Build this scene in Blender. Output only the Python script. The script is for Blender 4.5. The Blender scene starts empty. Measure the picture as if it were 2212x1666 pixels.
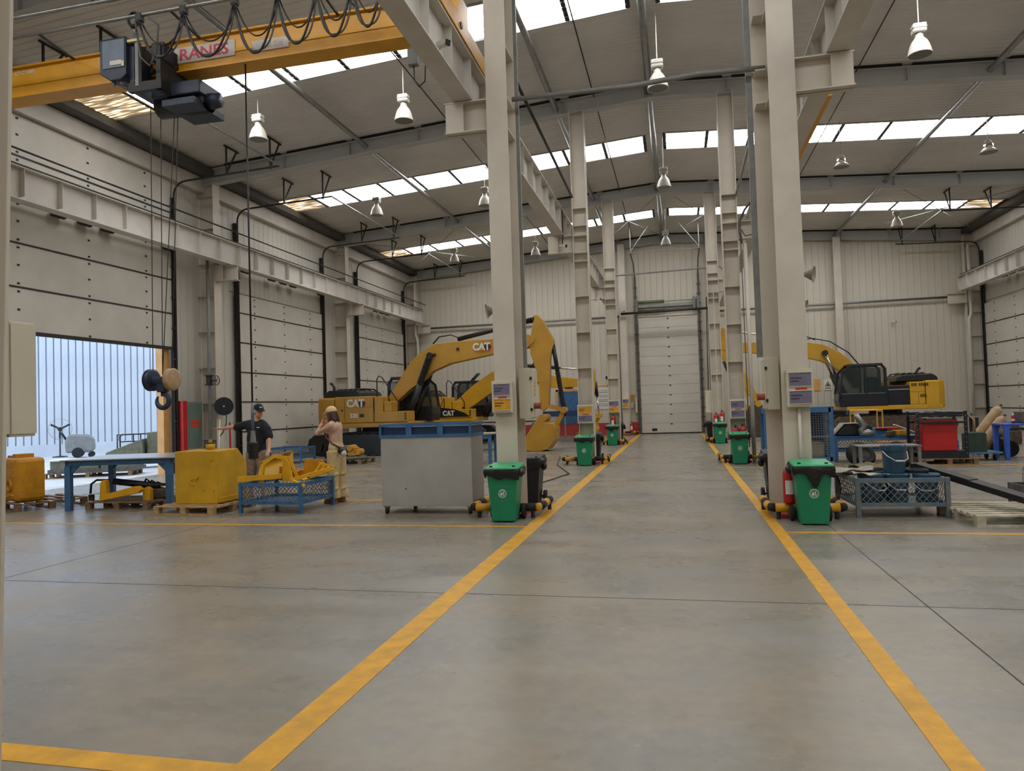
import bpy, bmesh, math, random
from mathutils import Vector, Matrix, Euler
random.seed(7)
PI = math.pi
scene = bpy.context.scene
COL = scene.collection

# ---------------------------------------------------------------- camera
FPX, YAW, PITCH, ROLL, CAMH = 1544.0, 0.22617, 0.0301, -0.03167, 1.6
cam_d = bpy.data.cameras.new('camera')
cam_d.sensor_fit = 'HORIZONTAL'; cam_d.sensor_width = 36.0
cam_d.lens = FPX / 2212.0 * 36.0
cam_d.clip_start = 0.05; cam_d.clip_end = 300
cam = bpy.data.objects.new('camera', cam_d); COL.objects.link(cam)
_f = Vector((-math.sin(YAW) * math.cos(PITCH), math.cos(YAW) * math.cos(PITCH), math.sin(PITCH)))
_r0 = Vector((math.cos(YAW), math.sin(YAW), 0)); _u0 = _r0.cross(_f)
_r = math.cos(ROLL) * _r0 + math.sin(ROLL) * _u0
_u = -math.sin(ROLL) * _r0 + math.cos(ROLL) * _u0
cam.matrix_world = Matrix(((_r.x, _u.x, -_f.x, 0), (_r.y, _u.y, -_f.y, 0), (_r.z, _u.z, -_f.z, CAMH), (0, 0, 0, 1)))
scene.camera = cam

# ---------------------------------------------------------------- sky, exposure
world = bpy.data.worlds.new('sky'); scene.world = world
world.use_nodes = True
_bg = world.node_tree.nodes['Background']
_bg.inputs['Color'].default_value = (0.66, 0.80, 1.0, 1)
_bg.inputs['Strength'].default_value = 2.0
SKY_PANE = 9.2            # radiance of the daylight coming through the roof panes
scene.view_settings.view_transform = 'Standard'
scene.view_settings.look = 'None'
scene.view_settings.exposure = 0.45
scene.view_settings.gamma = 1.0
scene.view_settings.use_curve_mapping = False
try:
    scene.cycles.max_bounces = 5
    scene.cycles.diffuse_bounces = 4
    scene.cycles.glossy_bounces = 2
    scene.cycles.transmission_bounces = 4
    scene.cycles.transparent_max_bounces = 6
    scene.cycles.caustics_reflective = False
    scene.cycles.caustics_refractive = False
    scene.cycles.sample_clamp_indirect = 6.0
    scene.cycles.use_denoising = True
    scene.cycles.use_light_tree = False
    scene.cycles.adaptive_threshold = 0.06
except Exception:
    pass

# ---------------------------------------------------------------- materials
def lin(c):
    out = []
    for v in c:
        v = v / 255.0
        out.append(v / 12.92 if v <= 0.04045 else ((v + 0.055) / 1.055) ** 2.4)
    return tuple(out) + (1.0,)

MATS = {}
def M(name, rgb, rough=0.55, metal=0.0, var=0.10, scale=3.0, bump=0.0, bscale=60.0, rgb2=None, stretch=None, spec=0.5, alpha=None, detail=5.0):
    m = bpy.data.materials.new(name); m.use_nodes = True
    nt = m.node_tree; N = nt.nodes; Lk = nt.links
    b = N['Principled BSDF']
    b.inputs['Roughness'].default_value = rough
    b.inputs['Metallic'].default_value = metal
    b.inputs['Specular IOR Level'].default_value = spec
    c1 = lin(rgb)
    tc = N.new('ShaderNodeTexCoord')
    mp = N.new('ShaderNodeMapping')
    if stretch: mp.inputs['Scale'].default_value = stretch
    Lk.new(tc.outputs['Object'], mp.inputs['Vector'])
    if var > 0:
        nz = N.new('ShaderNodeTexNoise'); nz.inputs['Scale'].default_value = scale
        nz.inputs['Detail'].default_value = detail; nz.inputs['Roughness'].default_value = 0.6
        Lk.new(mp.outputs['Vector'], nz.inputs['Vector'])
        rp = N.new('ShaderNodeValToRGB')
        rp.color_ramp.elements[0].position = 0.32; rp.color_ramp.elements[1].position = 0.68
        c2 = lin(rgb2) if rgb2 else tuple(v * (1 - 2 * var) for v in c1[:3]) + (1,)
        ch = c1 if rgb2 else tuple(min(1, v * (1 + var)) for v in c1[:3]) + (1,)
        rp.color_ramp.elements[0].color = c2; rp.color_ramp.elements[1].color = ch
        Lk.new(nz.outputs['Fac'], rp.inputs['Fac'])
        Lk.new(rp.outputs['Color'], b.inputs['Base Color'])
    else:
        b.inputs['Base Color'].default_value = c1
    if bump > 0:
        n2 = N.new('ShaderNodeTexNoise'); n2.inputs['Scale'].default_value = bscale
        n2.inputs['Detail'].default_value = 4
        Lk.new(mp.outputs['Vector'], n2.inputs['Vector'])
        bp = N.new('ShaderNodeBump'); bp.inputs['Strength'].default_value = bump; bp.inputs['Distance'].default_value = 0.02
        Lk.new(n2.outputs['Fac'], bp.inputs['Height']); Lk.new(bp.outputs['Normal'], b.inputs['Normal'])
    if alpha is not None:
        b.inputs['Alpha'].default_value = alpha
    MATS[name] = m
    return m

M('wall_paint', (210, 203, 187), 0.5, var=0.06, scale=0.8)
M('wall_left_paint', (203, 198, 188), 0.5, var=0.06, scale=0.8)
M('door_paint', (208, 202, 191), 0.42, var=0.04, scale=1.2)
M('column_paint', (206, 197, 182), 0.45, var=0.05, scale=1.5)
M('beam_paint', (204, 198, 189), 0.5, var=0.06, scale=1.5)
M('rafter_paint', (186, 186, 186), 0.55, var=0.05, scale=1.0)
M('ceiling_sheet', (217, 214, 210), 0.6, var=0.05, scale=0.6)
M('dark_steel', (52, 50, 48), 0.55, 0.3, var=0.15, scale=8)
M('gutter', (84, 82, 80), 0.6, var=0.1)
M('cab_recess', (112, 106, 98), 0.5, var=0.05)
M('black', (22, 22, 24), 0.45, var=0.2, scale=10)
M('black_plastic', (16, 16, 18), 0.3, var=0.3, scale=30, bump=0.5, bscale=25)
M('rubber', (24, 24, 25), 0.75, var=0.2, scale=20)
M('galv', (150, 150, 148), 0.38, 0.75, var=0.1, scale=6)
M('chrome', (210, 210, 208), 0.18, 1.0, var=0.03)
M('white_enamel', (206, 201, 190), 0.3, var=0.03)
M('lamp_grey', (120, 122, 122), 0.35, 0.2, var=0.05)
M('crane_yellow', (220, 158, 28), 0.4, var=0.08, scale=2)
M('exc_yellow', (192, 144, 48), 0.38, var=0.07, scale=1.5)
M('exc_yellow2', (214, 164, 40), 0.38, var=0.06, scale=1.5)
M('tank_yellow', (206, 160, 32), 0.42, var=0.10, scale=2.5)
M('tank_old', (200, 138, 18), 0.5, var=0.14, scale=5, bump=0.15, bscale=40)
M('part_yellow', (226, 168, 22), 0.42, var=0.08, scale=4)
M('line_yellow', (224, 164, 26), 0.5, var=0.16, scale=6, rgb2=(190, 140, 36))
M('blue_paint', (60, 106, 150), 0.45, var=0.14, scale=6)
M('blue_dark', (34, 62, 104), 0.45, var=0.12, scale=6)
M('blue_worn', (74, 104, 128), 0.55, var=0.2, scale=7, rgb2=(120, 118, 104))
M('bucket_blue', (44, 76, 100), 0.28, var=0.08, scale=6)
M('steel_sheet', (178, 176, 172), 0.42, 0.35, var=0.08, scale=1.6)
M('grey_paint', (128, 128, 126), 0.5, var=0.1, scale=5)
M('table_top', (196, 196, 198), 0.25, 0.5, var=0.08, scale=3)
M('bin_green', (20, 128, 88), 0.4, var=0.06, scale=3)
M('lid_green', (60, 172, 116), 0.42, var=0.06, scale=3)
M('white_print', (225, 228, 222), 0.6, var=0.03)
M('red_paint', (186, 34, 34), 0.38, var=0.06, scale=3)
M('red_base', (182, 58, 56), 0.6, var=0.1, scale=3)
M('red_brown', (150, 70, 48), 0.5, var=0.15, scale=8)
M('wood', (196, 166, 118), 0.75, var=0.2, scale=5, stretch=(1, 6, 6), rgb2=(150, 118, 76))
M('wood_pale', (204, 196, 172), 0.7, var=0.15, scale=5, rgb2=(150, 142, 122))
M('wood_dark', (150, 118, 84), 0.8, var=0.2, scale=6, rgb2=(92, 74, 56))
M('box_beige', (206, 199, 178), 0.42, var=0.04, scale=2)
M('screen_violet', (120, 114, 138), 0.3, var=0.08, scale=12)
M('screen_amber', (216, 158, 40), 0.35, var=0.08, scale=12)
M('screen_edge', (150, 132, 140), 0.4, var=0.0)
M('sticker_red', (206, 60, 40), 0.5, var=0.0)
M('text_dark', (60, 52, 66), 0.6, var=0.0)
M('joint_blue', (120, 130, 150), 0.6, var=0.05)
M('rust', (100, 84, 70), 0.8, var=0.25, scale=9, rgb2=(62, 50, 42), bump=0.3, bscale=30)
M('grease_grey', (92, 90, 84), 0.6, 0.2, var=0.25, scale=12, bump=0.4, bscale=30)
M('skin', (206, 154, 126), 0.5, var=0.04, scale=10)
M('shirt_black', (26, 30, 40), 0.85, var=0.2, scale=14, bump=0.2, bscale=40)
M('shorts_grey', (146, 128, 108), 0.85, var=0.2, scale=22, bump=0.2, bscale=40)
M('top_pink', (204, 168, 146), 0.85, var=0.06, scale=12, bump=0.25, bscale=60)
M('trousers_khaki', (208, 184, 136), 0.85, var=0.08, scale=10, bump=0.3, bscale=16)
M('cap_beige', (228, 194, 142), 0.8, var=0.05, scale=14)
M('hair_dark', (24, 20, 20), 0.6, var=0.3, scale=30)
M('hair_brown', (74, 40, 34), 0.55, var=0.3, scale=30)
M('leather_brown', (110, 58, 44), 0.5, var=0.15, scale=20)
M('boot_tan', (170, 118, 72), 0.7, var=0.12, scale=16)
M('hook_blue', (52, 62, 84), 0.4, 0.3, var=0.15, scale=10)
M('trolley_blue', (44, 52, 66), 0.45, 0.2, var=0.15, scale=8)
M('ctrl_blue', (92, 104, 120), 0.45, 0.1, var=0.08, scale=5)
M('sign_grey', (206, 196, 190), 0.5, var=0.06, scale=9)
M('sign_red', (206, 70, 78), 0.5, var=0.08, scale=9)
M('cream_plate', (222, 210, 150), 0.5, var=0.05)
M('cable_grey', (92, 92, 90), 0.6, var=0.1, scale=8)
M('olive', (120, 118, 96), 0.65, var=0.15, scale=5, rgb2=(94, 92, 76))
M('orange_post', (214, 160, 96), 0.55, var=0.08, scale=3)
M('out_wall', (212, 216, 222), 0.5, var=0.10, scale=0.35, rgb2=(190, 196, 206))
M('out_ground', (196, 196, 194), 0.7, var=0.1, scale=1.2)
M('paper', (226, 224, 216), 0.7, var=0.03)
M('orange_paper', (222, 168, 92), 0.7, var=0.05)
M('cloth_grey', (168, 160, 148), 0.9, var=0.12, scale=9, bump=0.4, bscale=12)
M('cloth_olive', (128, 118, 88), 0.9, var=0.2, scale=9, bump=0.4, bscale=14)
M('gas_tan', (192, 160, 118), 0.5, var=0.15, scale=6, rgb2=(160, 132, 100))
M('can_green', (48, 66, 56), 0.5, var=0.2, scale=8)
M('cart_blue', (74, 122, 156), 0.5, var=0.12, scale=6)
M('plastic_blue', (52, 92, 190), 0.35, var=0.06, scale=4)
M('exc_black', (30, 32, 34), 0.4, var=0.15, scale=6)
M('exc_navy', (28, 31, 42), 0.3, var=0.12, scale=4)
M('interior_dark', (18, 18, 18), 0.7, var=0.1)
M('fur_dark', (26, 20, 18), 0.9, var=0.2, scale=40)
M('leafstain', (120, 86, 44), 0.8, var=0.3, scale=10)
M('spring_green', (112, 116, 92), 0.55, 0.3, var=0.1, scale=10)

def glass_mat(name, rgb, alpha, rough=0.08):
    m = bpy.data.materials.new(name); m.use_nodes = True
    nt = m.node_tree; N = nt.nodes; Lk = nt.links
    out = N['Material Output']; b = N['Principled BSDF']
    b.inputs['Base Color'].default_value = lin(rgb); b.inputs['Roughness'].default_value = rough
    tr = N.new('ShaderNodeBsdfTransparent'); tr.inputs['Color'].default_value = tuple(0.78 + 0.22 * v for v in lin(rgb)[:3]) + (1,)
    mx = N.new('ShaderNodeMixShader'); mx.inputs['Fac'].default_value = alpha
    Lk.new(tr.outputs[0], mx.inputs[1]); Lk.new(b.outputs[0], mx.inputs[2]); Lk.new(mx.outputs[0], out.inputs['Surface'])
    nz = N.new('ShaderNodeTexNoise'); nz.inputs['Scale'].default_value = 3.0
    mr = N.new('ShaderNodeMapRange'); mr.inputs['To Min'].default_value = rough; mr.inputs['To Max'].default_value = rough + 0.1
    Lk.new(nz.outputs['Fac'], mr.inputs['Value']); Lk.new(mr.outputs['Result'], b.inputs['Roughness'])
    MATS[name] = m
glass_mat('glass_dark', (70, 84, 84), 0.28)
glass_mat('glass_green', (120, 142, 132), 0.7)
glass_mat('fan_guard', (150, 150, 150), 0.25, 0.3)

# daylight through translucent roof sheeting
def pane_mat(name, dirty):
    m = bpy.data.materials.new(name); m.use_nodes = True
    nt = m.node_tree; N = nt.nodes; Lk = nt.links
    b = N['Principled BSDF']; b.inputs['Base Color'].default_value = (0.7, 0.7, 0.68, 1); b.inputs['Roughness'].default_value = 0.5
    tc = N.new('ShaderNodeTexCoord'); mp = N.new('ShaderNodeMapping')
    mp.inputs['Scale'].default_value = (0.35, 9.0, 1.0) if not dirty else (0.7, 6.0, 1.0)
    Lk.new(tc.outputs['Object'], mp.inputs['Vector'])
    nz = N.new('ShaderNodeTexNoise'); nz.inputs['Scale'].default_value = 1.6 if not dirty else 2.6; nz.inputs['Detail'].default_value = 6
    Lk.new(mp.outputs['Vector'], nz.inputs['Vector'])
    rp = N.new('ShaderNodeValToRGB')
    e = rp.color_ramp.elements
    if dirty:
        e[0].position = 0.34; e[0].color = (0.004, 0.003, 0.002, 1)
        e[1].position = 0.70; e[1].color = (1.0, 0.97, 0.92, 1)
        k = e.new(0.50); k.color = (0.028, 0.018, 0.008, 1); k = e.new(0.60); k.color = (0.12, 0.085, 0.045, 1)
    else:
        e[0].position = 0.38; e[0].color = (0.055, 0.056, 0.058, 1)
        e[1].position = 0.56; e[1].color = (0.99, 0.995, 1.0, 1)
    Lk.new(nz.outputs['Fac'], rp.inputs['Fac'])
    Lk.new(rp.outputs['Color'], b.inputs['Emission Color'])
    b.inputs['Emission Strength'].default_value = SKY_PANE
    MATS[name] = m
pane_mat('roof_pane', False)
pane_mat('roof_pane_dirty', True)

# polished concrete
def floor_mat():
    m = bpy.data.materials.new('concrete'); m.use_nodes = True
    nt = m.node_tree; N = nt.nodes; Lk = nt.links
    b = N['Principled BSDF']
    tc = N.new('ShaderNodeTexCoord')
    def noise(scale, detail, stretch=None, rough=0.6):
        mp = N.new('ShaderNodeMapping')
        if stretch: mp.inputs['Scale'].default_value = stretch
        Lk.new(tc.outputs['Object'], mp.inputs['Vector'])
        n = N.new('ShaderNodeTexNoise'); n.inputs['Scale'].default_value = scale; n.inputs['Detail'].default_value = detail
        n.inputs['Roughness'].default_value = rough
        Lk.new(mp.outputs['Vector'], n.inputs['Vector']); return n
    n1 = noise(0.55, 5); n2 = noise(1.3, 4, (0.6, 1.2, 1)); n3 = noise(9, 3); n4 = noise(1.2, 3, (0.22, 1.8, 1))
    r1 = N.new('ShaderNodeValToRGB'); e = r1.color_ramp.elements
    e[0].position = 0.28; e[0].color = lin((128, 123, 115)); e[1].position = 0.72; e[1].color = lin((149, 145, 138))
    k = e.new(0.44); k.color = lin((147, 137, 121)); k = e.new(0.57); k.color = lin((137, 133, 125))
    Lk.new(n1.outputs['Fac'], r1.inputs['Fac'])
    r2 = N.new('ShaderNodeValToRGB'); e = r2.color_ramp.elements
    e[0].position = 0.28; e[0].color = (0.78, 0.78, 0.77, 1); e[1].position = 0.72; e[1].color = (1.08, 1.08, 1.07, 1)
    Lk.new(n2.outputs['Fac'], r2.inputs['Fac'])
    mx = N.new('ShaderNodeMixRGB'); mx.blend_type = 'MULTIPLY'; mx.inputs['Fac'].default_value = 0.75
    Lk.new(r1.outputs['Color'], mx.inputs['Color1']); Lk.new(r2.outputs['Color'], mx.inputs['Color2'])
    r3 = N.new('ShaderNodeValToRGB'); e = r3.color_ramp.elements
    e[0].position = 0.35; e[0].color = (0.86, 0.86, 0.86, 1); e[1].position = 0.65; e[1].color = (1.06, 1.06, 1.06, 1)
    Lk.new(n3.outputs['Fac'], r3.inputs['Fac'])
    m2 = N.new('ShaderNodeMixRGB'); m2.blend_type = 'MULTIPLY'; m2.inputs['Fac'].default_value = 0.6
    Lk.new(mx.outputs['Color'], m2.inputs['Color1']); Lk.new(r3.outputs['Color'], m2.inputs['Color2'])
    r4 = N.new('ShaderNodeValToRGB'); e = r4.color_ramp.elements
    e[0].position = 0.3; e[0].color = (0.93, 0.92, 0.90, 1); e[1].position = 0.7; e[1].color = (1.05, 1.05, 1.05, 1)
    Lk.new(n4.outputs['Fac'], r4.inputs['Fac'])
    m3 = N.new('ShaderNodeMixRGB'); m3.blend_type = 'MULTIPLY'; m3.inputs['Fac'].default_value = 0.7
    Lk.new(m2.outputs['Color'], m3.inputs['Color1']); Lk.new(r4.outputs['Color'], m3.inputs['Color2'])
    Lk.new(m3.outputs['Color'], b.inputs['Base Color'])
    mr = N.new('ShaderNodeMapRange'); mr.inputs['From Min'].default_value = 0.35; mr.inputs['From Max'].default_value = 0.65
    mr.inputs['To Min'].default_value = 0.25; mr.inputs['To Max'].default_value = 0.33
    Lk.new(n2.outputs['Fac'], mr.inputs['Value']); Lk.new(mr.outputs['Result'], b.inputs['Roughness'])
    b.inputs['Specular IOR Level'].default_value = 0.5
    MATS['concrete'] = m
floor_mat()

# ---------------------------------------------------------------- mesh helpers
class MB:
    def __init__(s): s.v = []; s.f = []; s.M = None
    def xf(s, m): s.M = m; return s
    def add(s, vs, fs):
        o = len(s.v)
        if s.M is not None: vs = [s.M @ Vector(p) for p in vs]
        s.v += [tuple(p) for p in vs]; s.f += [tuple(i + o for i in f) for f in fs]
        return s
    def box(s, x0, x1, y0, y1, z0, z1):
        if x0 > x1: x0, x1 = x1, x0
        if y0 > y1: y0, y1 = y1, y0
        if z0 > z1: z0, z1 = z1, z0
        return s.add([(x0,y0,z0),(x1,y0,z0),(x1,y1,z0),(x0,y1,z0),(x0,y0,z1),(x1,y0,z1),(x1,y1,z1),(x0,y1,z1)],
                     [(3,2,1,0),(4,5,6,7),(0,1,5,4),(1,2,6,5),(2,3,7,6),(3,0,4,7)])
    def obox(s, c, size, rot=(0, 0, 0)):
        m = Matrix.Translation(c) @ Euler(rot).to_matrix().to_4x4()
        hx, hy, hz = size[0]/2, size[1]/2, size[2]/2
        vs = [m @ Vector(p) for p in [(-hx,-hy,-hz),(hx,-hy,-hz),(hx,hy,-hz),(-hx,hy,-hz),(-hx,-hy,hz),(hx,-hy,hz),(hx,hy,hz),(-hx,hy,hz)]]
        return s.add(vs, [(3,2,1,0),(4,5,6,7),(0,1,5,4),(1,2,6,5),(2,3,7,6),(3,0,4,7)])
    def bar(s, p0, p1, w, h, up=(0, 0, 1)):
        p0 = Vector(p0); p1 = Vector(p1); d = (p1 - p0); L = d.length; d.normalize()
        u = Vector(up)
        if abs(d.dot(u)) > 0.98: u = Vector((0, 1, 0))
        r = d.cross(u).normalized(); u = r.cross(d)
        vs = []
        for p in (p0, p1):
            for a, b in ((-1,-1),(1,-1),(1,1),(-1,1)):
                vs.append(p + r * (a*w/2) + u * (b*h/2))
        return s.add(vs, [(0,1,2,3),(7,6,5,4),(0,4,5,1),(1,5,6,2),(2,6,7,3),(3,7,4,0)])
    def tube(s, pts, r, n=8, closed=False, radii=None, caps=True):
        pts = [Vector(p) for p in pts]; k = len(pts)
        rings = []; prev = None
        for i, p in enumerate(pts):
            if closed: d = pts[(i+1) % k] - pts[i-1]
            elif i == 0: d = pts[1] - pts[0]
            elif i == k-1: d = pts[-1] - pts[-2]
            else: d = (pts[i+1] - p).normalized() + (p - pts[i-1]).normalized()
            if d.length < 1e-9: d = Vector((0, 0, 1))
            d.normalize()
            if prev is None:
                a = Vector((0, 0, 1)) if abs(d.z) < 0.9 else Vector((1, 0, 0))
                u = d.cross(a).normalized()
            else:
                u = prev - d * prev.dot(d)
                if u.length < 1e-6: u = d.orthogonal()
                u.normalize()
            prev = u; w = d.cross(u)
            rr = radii[i] if radii else r
            rings.append([p + (u * math.cos(2*PI*j/n) + w * math.sin(2*PI*j/n)) * rr for j in range(n)])
        vs = [q for ring in rings for q in ring]; fs = []
        for i in range(k if closed else k-1):
            a = i*n; b = ((i+1) % k)*n
            for j in range(n):
                fs.append((a+j, a+(j+1) % n, b+(j+1) % n, b+j))
        if caps and not closed:
            fs.append(tuple(reversed(range(n)))); fs.append(tuple((k-1)*n + j for j in range(n)))
        return s.add(vs, fs)
    def cyl(s, p0, p1, r0, r1=None, n=14, caps=True):
        return s.tube([p0, p1], r0, n, radii=[r0, r0 if r1 is None else r1], caps=caps)
    def prism(s, poly, axis, a, b):
        n = len(poly); ar = sum(poly[i][0]*poly[(i+1) % n][1] - poly[(i+1) % n][0]*poly[i][1] for i in range(n))
        if ar < 0: poly = poly[::-1]
        def P(p, t):
            if axis == 'x': return (t, p[0], p[1])
            if axis == 'y': return (p[0], t, p[1])
            return (p[0], p[1], t)
        vs = [P(p, a) for p in poly] + [P(p, b) for p in poly]
        fs = [tuple(range(n)), tuple(range(2*n-1, n-1, -1))]
        for i in range(n): fs.append((i, i+n, (i+1) % n + n, (i+1) % n))
        flip = (axis == 'y') != (a > b)
        # outward orientation: for z/x axis the a-cap must be reversed
        if not flip: fs = [tuple(reversed(f)) for f in fs]
        return s.add(vs, fs)
    def lathe(s, prof, o=(0, 0, 0), axis=(0, 0, 1), n=20):
        ax = Vector(axis).normalized(); u = ax.orthogonal().normalized(); w = ax.cross(u); o = Vector(o)
        vs = []; fs = []; k = len(prof)
        for (r, h) in prof:
            r = max(r, 1e-4)
            for j in range(n):
                vs.append(o + ax*h + (u*math.cos(2*PI*j/n) + w*math.sin(2*PI*j/n))*r)
        for i in range(k-1):
            for j in range(n):
                fs.append((i*n+j, i*n+(j+1) % n, (i+1)*n+(j+1) % n, (i+1)*n+j))
        return s.add(vs, fs)
    def ell(s, c, r, n=14, m=9, rot=None):
        c = Vector(c); R = Euler(rot).to_matrix() if rot else Matrix.Identity(3)
        vs = [c + R @ Vector((0, 0, -r[2]))]; fs = []
        for i in range(1, m):
            t = -PI/2 + PI*i/m
            for j in range(n):
                vs.append(c + R @ Vector((r[0]*math.cos(t)*math.cos(2*PI*j/n), r[1]*math.cos(t)*math.sin(2*PI*j/n), r[2]*math.sin(t))))
        vs.append(c + R @ Vector((0, 0, r[2]))); top = len(vs)-1
        for j in range(n): fs.append((0, 1+(j+1) % n, 1+j))
        for i in range(m-2):
            for j in range(n):
                fs.append((1+i*n+j, 1+i*n+(j+1) % n, 1+(i+1)*n+(j+1) % n, 1+(i+1)*n+j))
        for j in range(n): fs.append((1+(m-2)*n+j, 1+(m-2)*n+(j+1) % n, top))
        return s.add(vs, fs)
    def mesh(s, name, mat, smooth=False):
        me = bpy.data.meshes.new(name)
        me.from_pydata(s.v, [], s.f)
        me.materials.append(MATS[mat])
        if smooth: me.polygons.foreach_set('use_smooth', [True]*len(me.polygons))
        me.update()
        return me
    def build(s, name, mat, parent=None, smooth=False, bevel=0, loc=None, rot=None, fix=False):
        me = s.mesh(name, mat, smooth)
        if fix:
            bm = bmesh.new(); bm.from_mesh(me); bmesh.ops.recalc_face_normals(bm, faces=bm.faces); bm.to_mesh(me); bm.free()
        o = put(name, me, parent, loc, rot)
        if bevel:
            md = o.modifiers.new('bevel', 'BEVEL'); md.width = bevel; md.segments = 2; md.limit_method = 'ANGLE'; md.angle_limit = 0.7
        if smooth == 2:
            pass
        return o

def put(name, me, parent=None, loc=None, rot=None, scale=None):
    o = bpy.data.objects.new(name, me); COL.objects.link(o)
    if parent is not None: o.parent = parent
    if loc is not None: o.location = loc
    if rot is not None: o.rotation_euler = rot
    if scale is not None: o.scale = scale
    return o
def tag(o, label=None, cat=None, group=None, kind=None):
    if label: o['label'] = label
    if cat: o['category'] = cat
    if group: o['group'] = group
    if kind: o['kind'] = kind
    return o
def T(name, label, cat, loc=(0, 0, 0), rz=0.0, group=None):
    o = put(name, None, None, loc, (0, 0, rz)); return tag(o, label, cat, group)
def S(name):
    o = put(name, None); o['kind'] = 'structure'; return o
def B(name, mat, parent, x0, x1, y0, y1, z0, z1, bevel=0):
    return MB().box(x0, x1, y0, y1, z0, z1).build(name, mat, parent, bevel=bevel)
def copy_tree(o, parent=None):
    c = o.copy(); COL.objects.link(c); c.parent = parent
    for ch in list(o.children): copy_tree(ch, c)
    return c
def text(name, s, size, mat, parent, loc, rot, extrude=0.004, bold=0.0, sx=1.0, align='CENTER'):
    cu = bpy.data.curves.new(name, 'FONT'); cu.body = s; cu.size = size; cu.extrude = extrude; cu.offset = bold
    cu.align_x = align; cu.align_y = 'CENTER'; cu.resolution_u = 3
    t = bpy.data.objects.new(name, cu); COL.objects.link(t)
    bpy.context.view_layer.update()
    me = bpy.data.meshes.new_from_object(t)
    bpy.data.objects.remove(t)
    me.materials.clear(); me.materials.append(MATS[mat]); me.name = name
    return put(name, me, parent, loc, rot, (sx, 1, 1))
def lerp(a, b, t): return a + (b - a) * t
def roofz(x): return 10.20 - 0.066 * abs(x + 0.3)
def arc(c, r, a0, a1, n, plane='xz'):
    out = []
    for i in range(n+1):
        a = lerp(a0, a1, i/n)
        if plane == 'xz': out.append((c[0]+r*math.cos(a), c[1], c[2]+r*math.sin(a)))
        elif plane == 'yz': out.append((c[0], c[1]+r*math.cos(a), c[2]+r*math.sin(a)))
        else: out.append((c[0]+r*math.cos(a), c[1]+r*math.sin(a), c[2]))
    return out
# ================================================================ SETTING
XL, XR, YB, YF = -14.3, 13.8, 37.35, -9.0

# ---- floor
floor = MB().box(XL-0.2, XR+0.2, YF, YB+0.2, -0.12, 0.0).build('floor', 'concrete'); floor['kind'] = 'structure'
def fmark(x0, x1, y0, y1, mat='line_yellow', z=0.003, name='painted_line'):
    B(name, mat, floor, x0, x1, y0, y1, 0.0, z)
fmark(-2.03, -1.84, 2.95, 37.2); fmark(1.07, 1.21, -4, 36.9)
fmark(-14.2, -1.84, 2.80, 2.95)
fmark(-14.2, -2.03, 9.33, 9.41, z=0.0025); fmark(1.21, 13.7, 9.05, 9.13, z=0.0025)
fmark(-14.2, -2.03, 12.0, 12.08, z=0.0025); fmark(1.21, 13.7, 11.68, 11.76, z=0.0025)
fmark(-14.2, -2.03, 18.26, 18.34, z=0.0025); fmark(1.21, 13.7, 17.7, 17.78, z=0.0025)
fmark(-14.2, -2.03, 28.05, 28.13, z=0.0025); fmark(1.21, 13.7, 27.2, 27.28, z=0.0025)
fmark(1.21, 13.7, 19.6, 19.68, z=0.0025)
for y in (5.97, 14.9, 23.9): fmark(XL, XR, y-0.006, y+0.006, 'dark_steel', 0.0008, 'expansion_joint')
for x in (-6.83, 1.78, -10.6, 6.4): fmark(x-0.006, x+0.006, YF, YB, 'dark_steel', 0.0008, 'expansion_joint')

# ---- wall panels
PW = 0.30
def panel_mesh(mat):
    prof = [(0.0, 0.018), (0.010, 0.0), (PW-0.010, 0.0), (PW, 0.018), (PW, 0.05), (0, 0.05)]
    return MB().prism(prof, 'z', 0, 1).mesh('panel', mat)
PM_BACK = panel_mesh('wall_paint'); PM_LEFT = panel_mesh('wall_left_paint')

wall_back = MB().box(XL-0.3, XR+0.3, YB+0.05, YB+0.25, 0, 10.3).build('wall_back', 'wall_paint'); wall_back['kind'] = 'structure'
n = int((XR - XL) / PW) + 1
for i in range(n):
    x = XL + i*PW
    z0 = 0.0
    if x + PW > -1.86 and x < 1.28: z0 = 6.02
    put('panel', PM_BACK, wall_back, (x, YB, z0), None, (1, 1, roofz(x)+0.05 - z0))
wall_front = MB().box(XL-0.3, XR+0.3, YF-0.2, YF, 0, 10.3).build('wall_front', 'wall_paint'); wall_front['kind'] = 'structure'

# left wall: doors at y ranges; openings left free
DOORS_L = [(11.95, 18.05), (21.15, 27.1), (30.35, 36.15)]
wall_left = S('wall_left'); wall_right = S('wall_right')
def side_wall(parent, xin, sgn, pm, doors, opening):
    # backing
    y = YF
    segs = []
    for (a, b) in doors:
        segs.append((y, a, 0.0)); segs.append((a, b, 5.75 if (a < 12.5 and sgn < 0) else 0.0)); y = b
    segs.append((y, YB, 0.0))
    for a, b, z0 in segs:
        x0, x1 = (xin - 0.25, xin - 0.05) if sgn < 0 else (xin + 0.05, xin + 0.25)
        B('backing', 'wall_left_paint', parent, x0, x1, a, b, z0, 9.6)
    k = int((YB - 2.0) / PW)
    for i in range(k):
        y0 = YB - (i+1)*PW
        z0 = 0.0
        for (a, b) in doors:
            if y0 + PW > a - 0.02 and y0 < b + 0.02: z0 = 5.75
        if sgn < 0: put('panel', pm, parent, (xin, y0, z0), (0, 0, PI/2), (1, 1, 9.45 - z0))
        elif y0 > 24: put('panel', pm, parent, (xin, y0+PW, z0), (0, 0, -PI/2), (1, 1, 9.45 - z0))
side_wall(wall_left, XL, -1, PM_LEFT, DOORS_L, 0)
side_wall(wall_right, XR, 1, PM_LEFT, [(30.35, 36.35)], None)
B('backing', 'wall_left_paint', wall_right, XR, XR+0.05, YF, 24.0, 0, 9.6)
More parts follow.
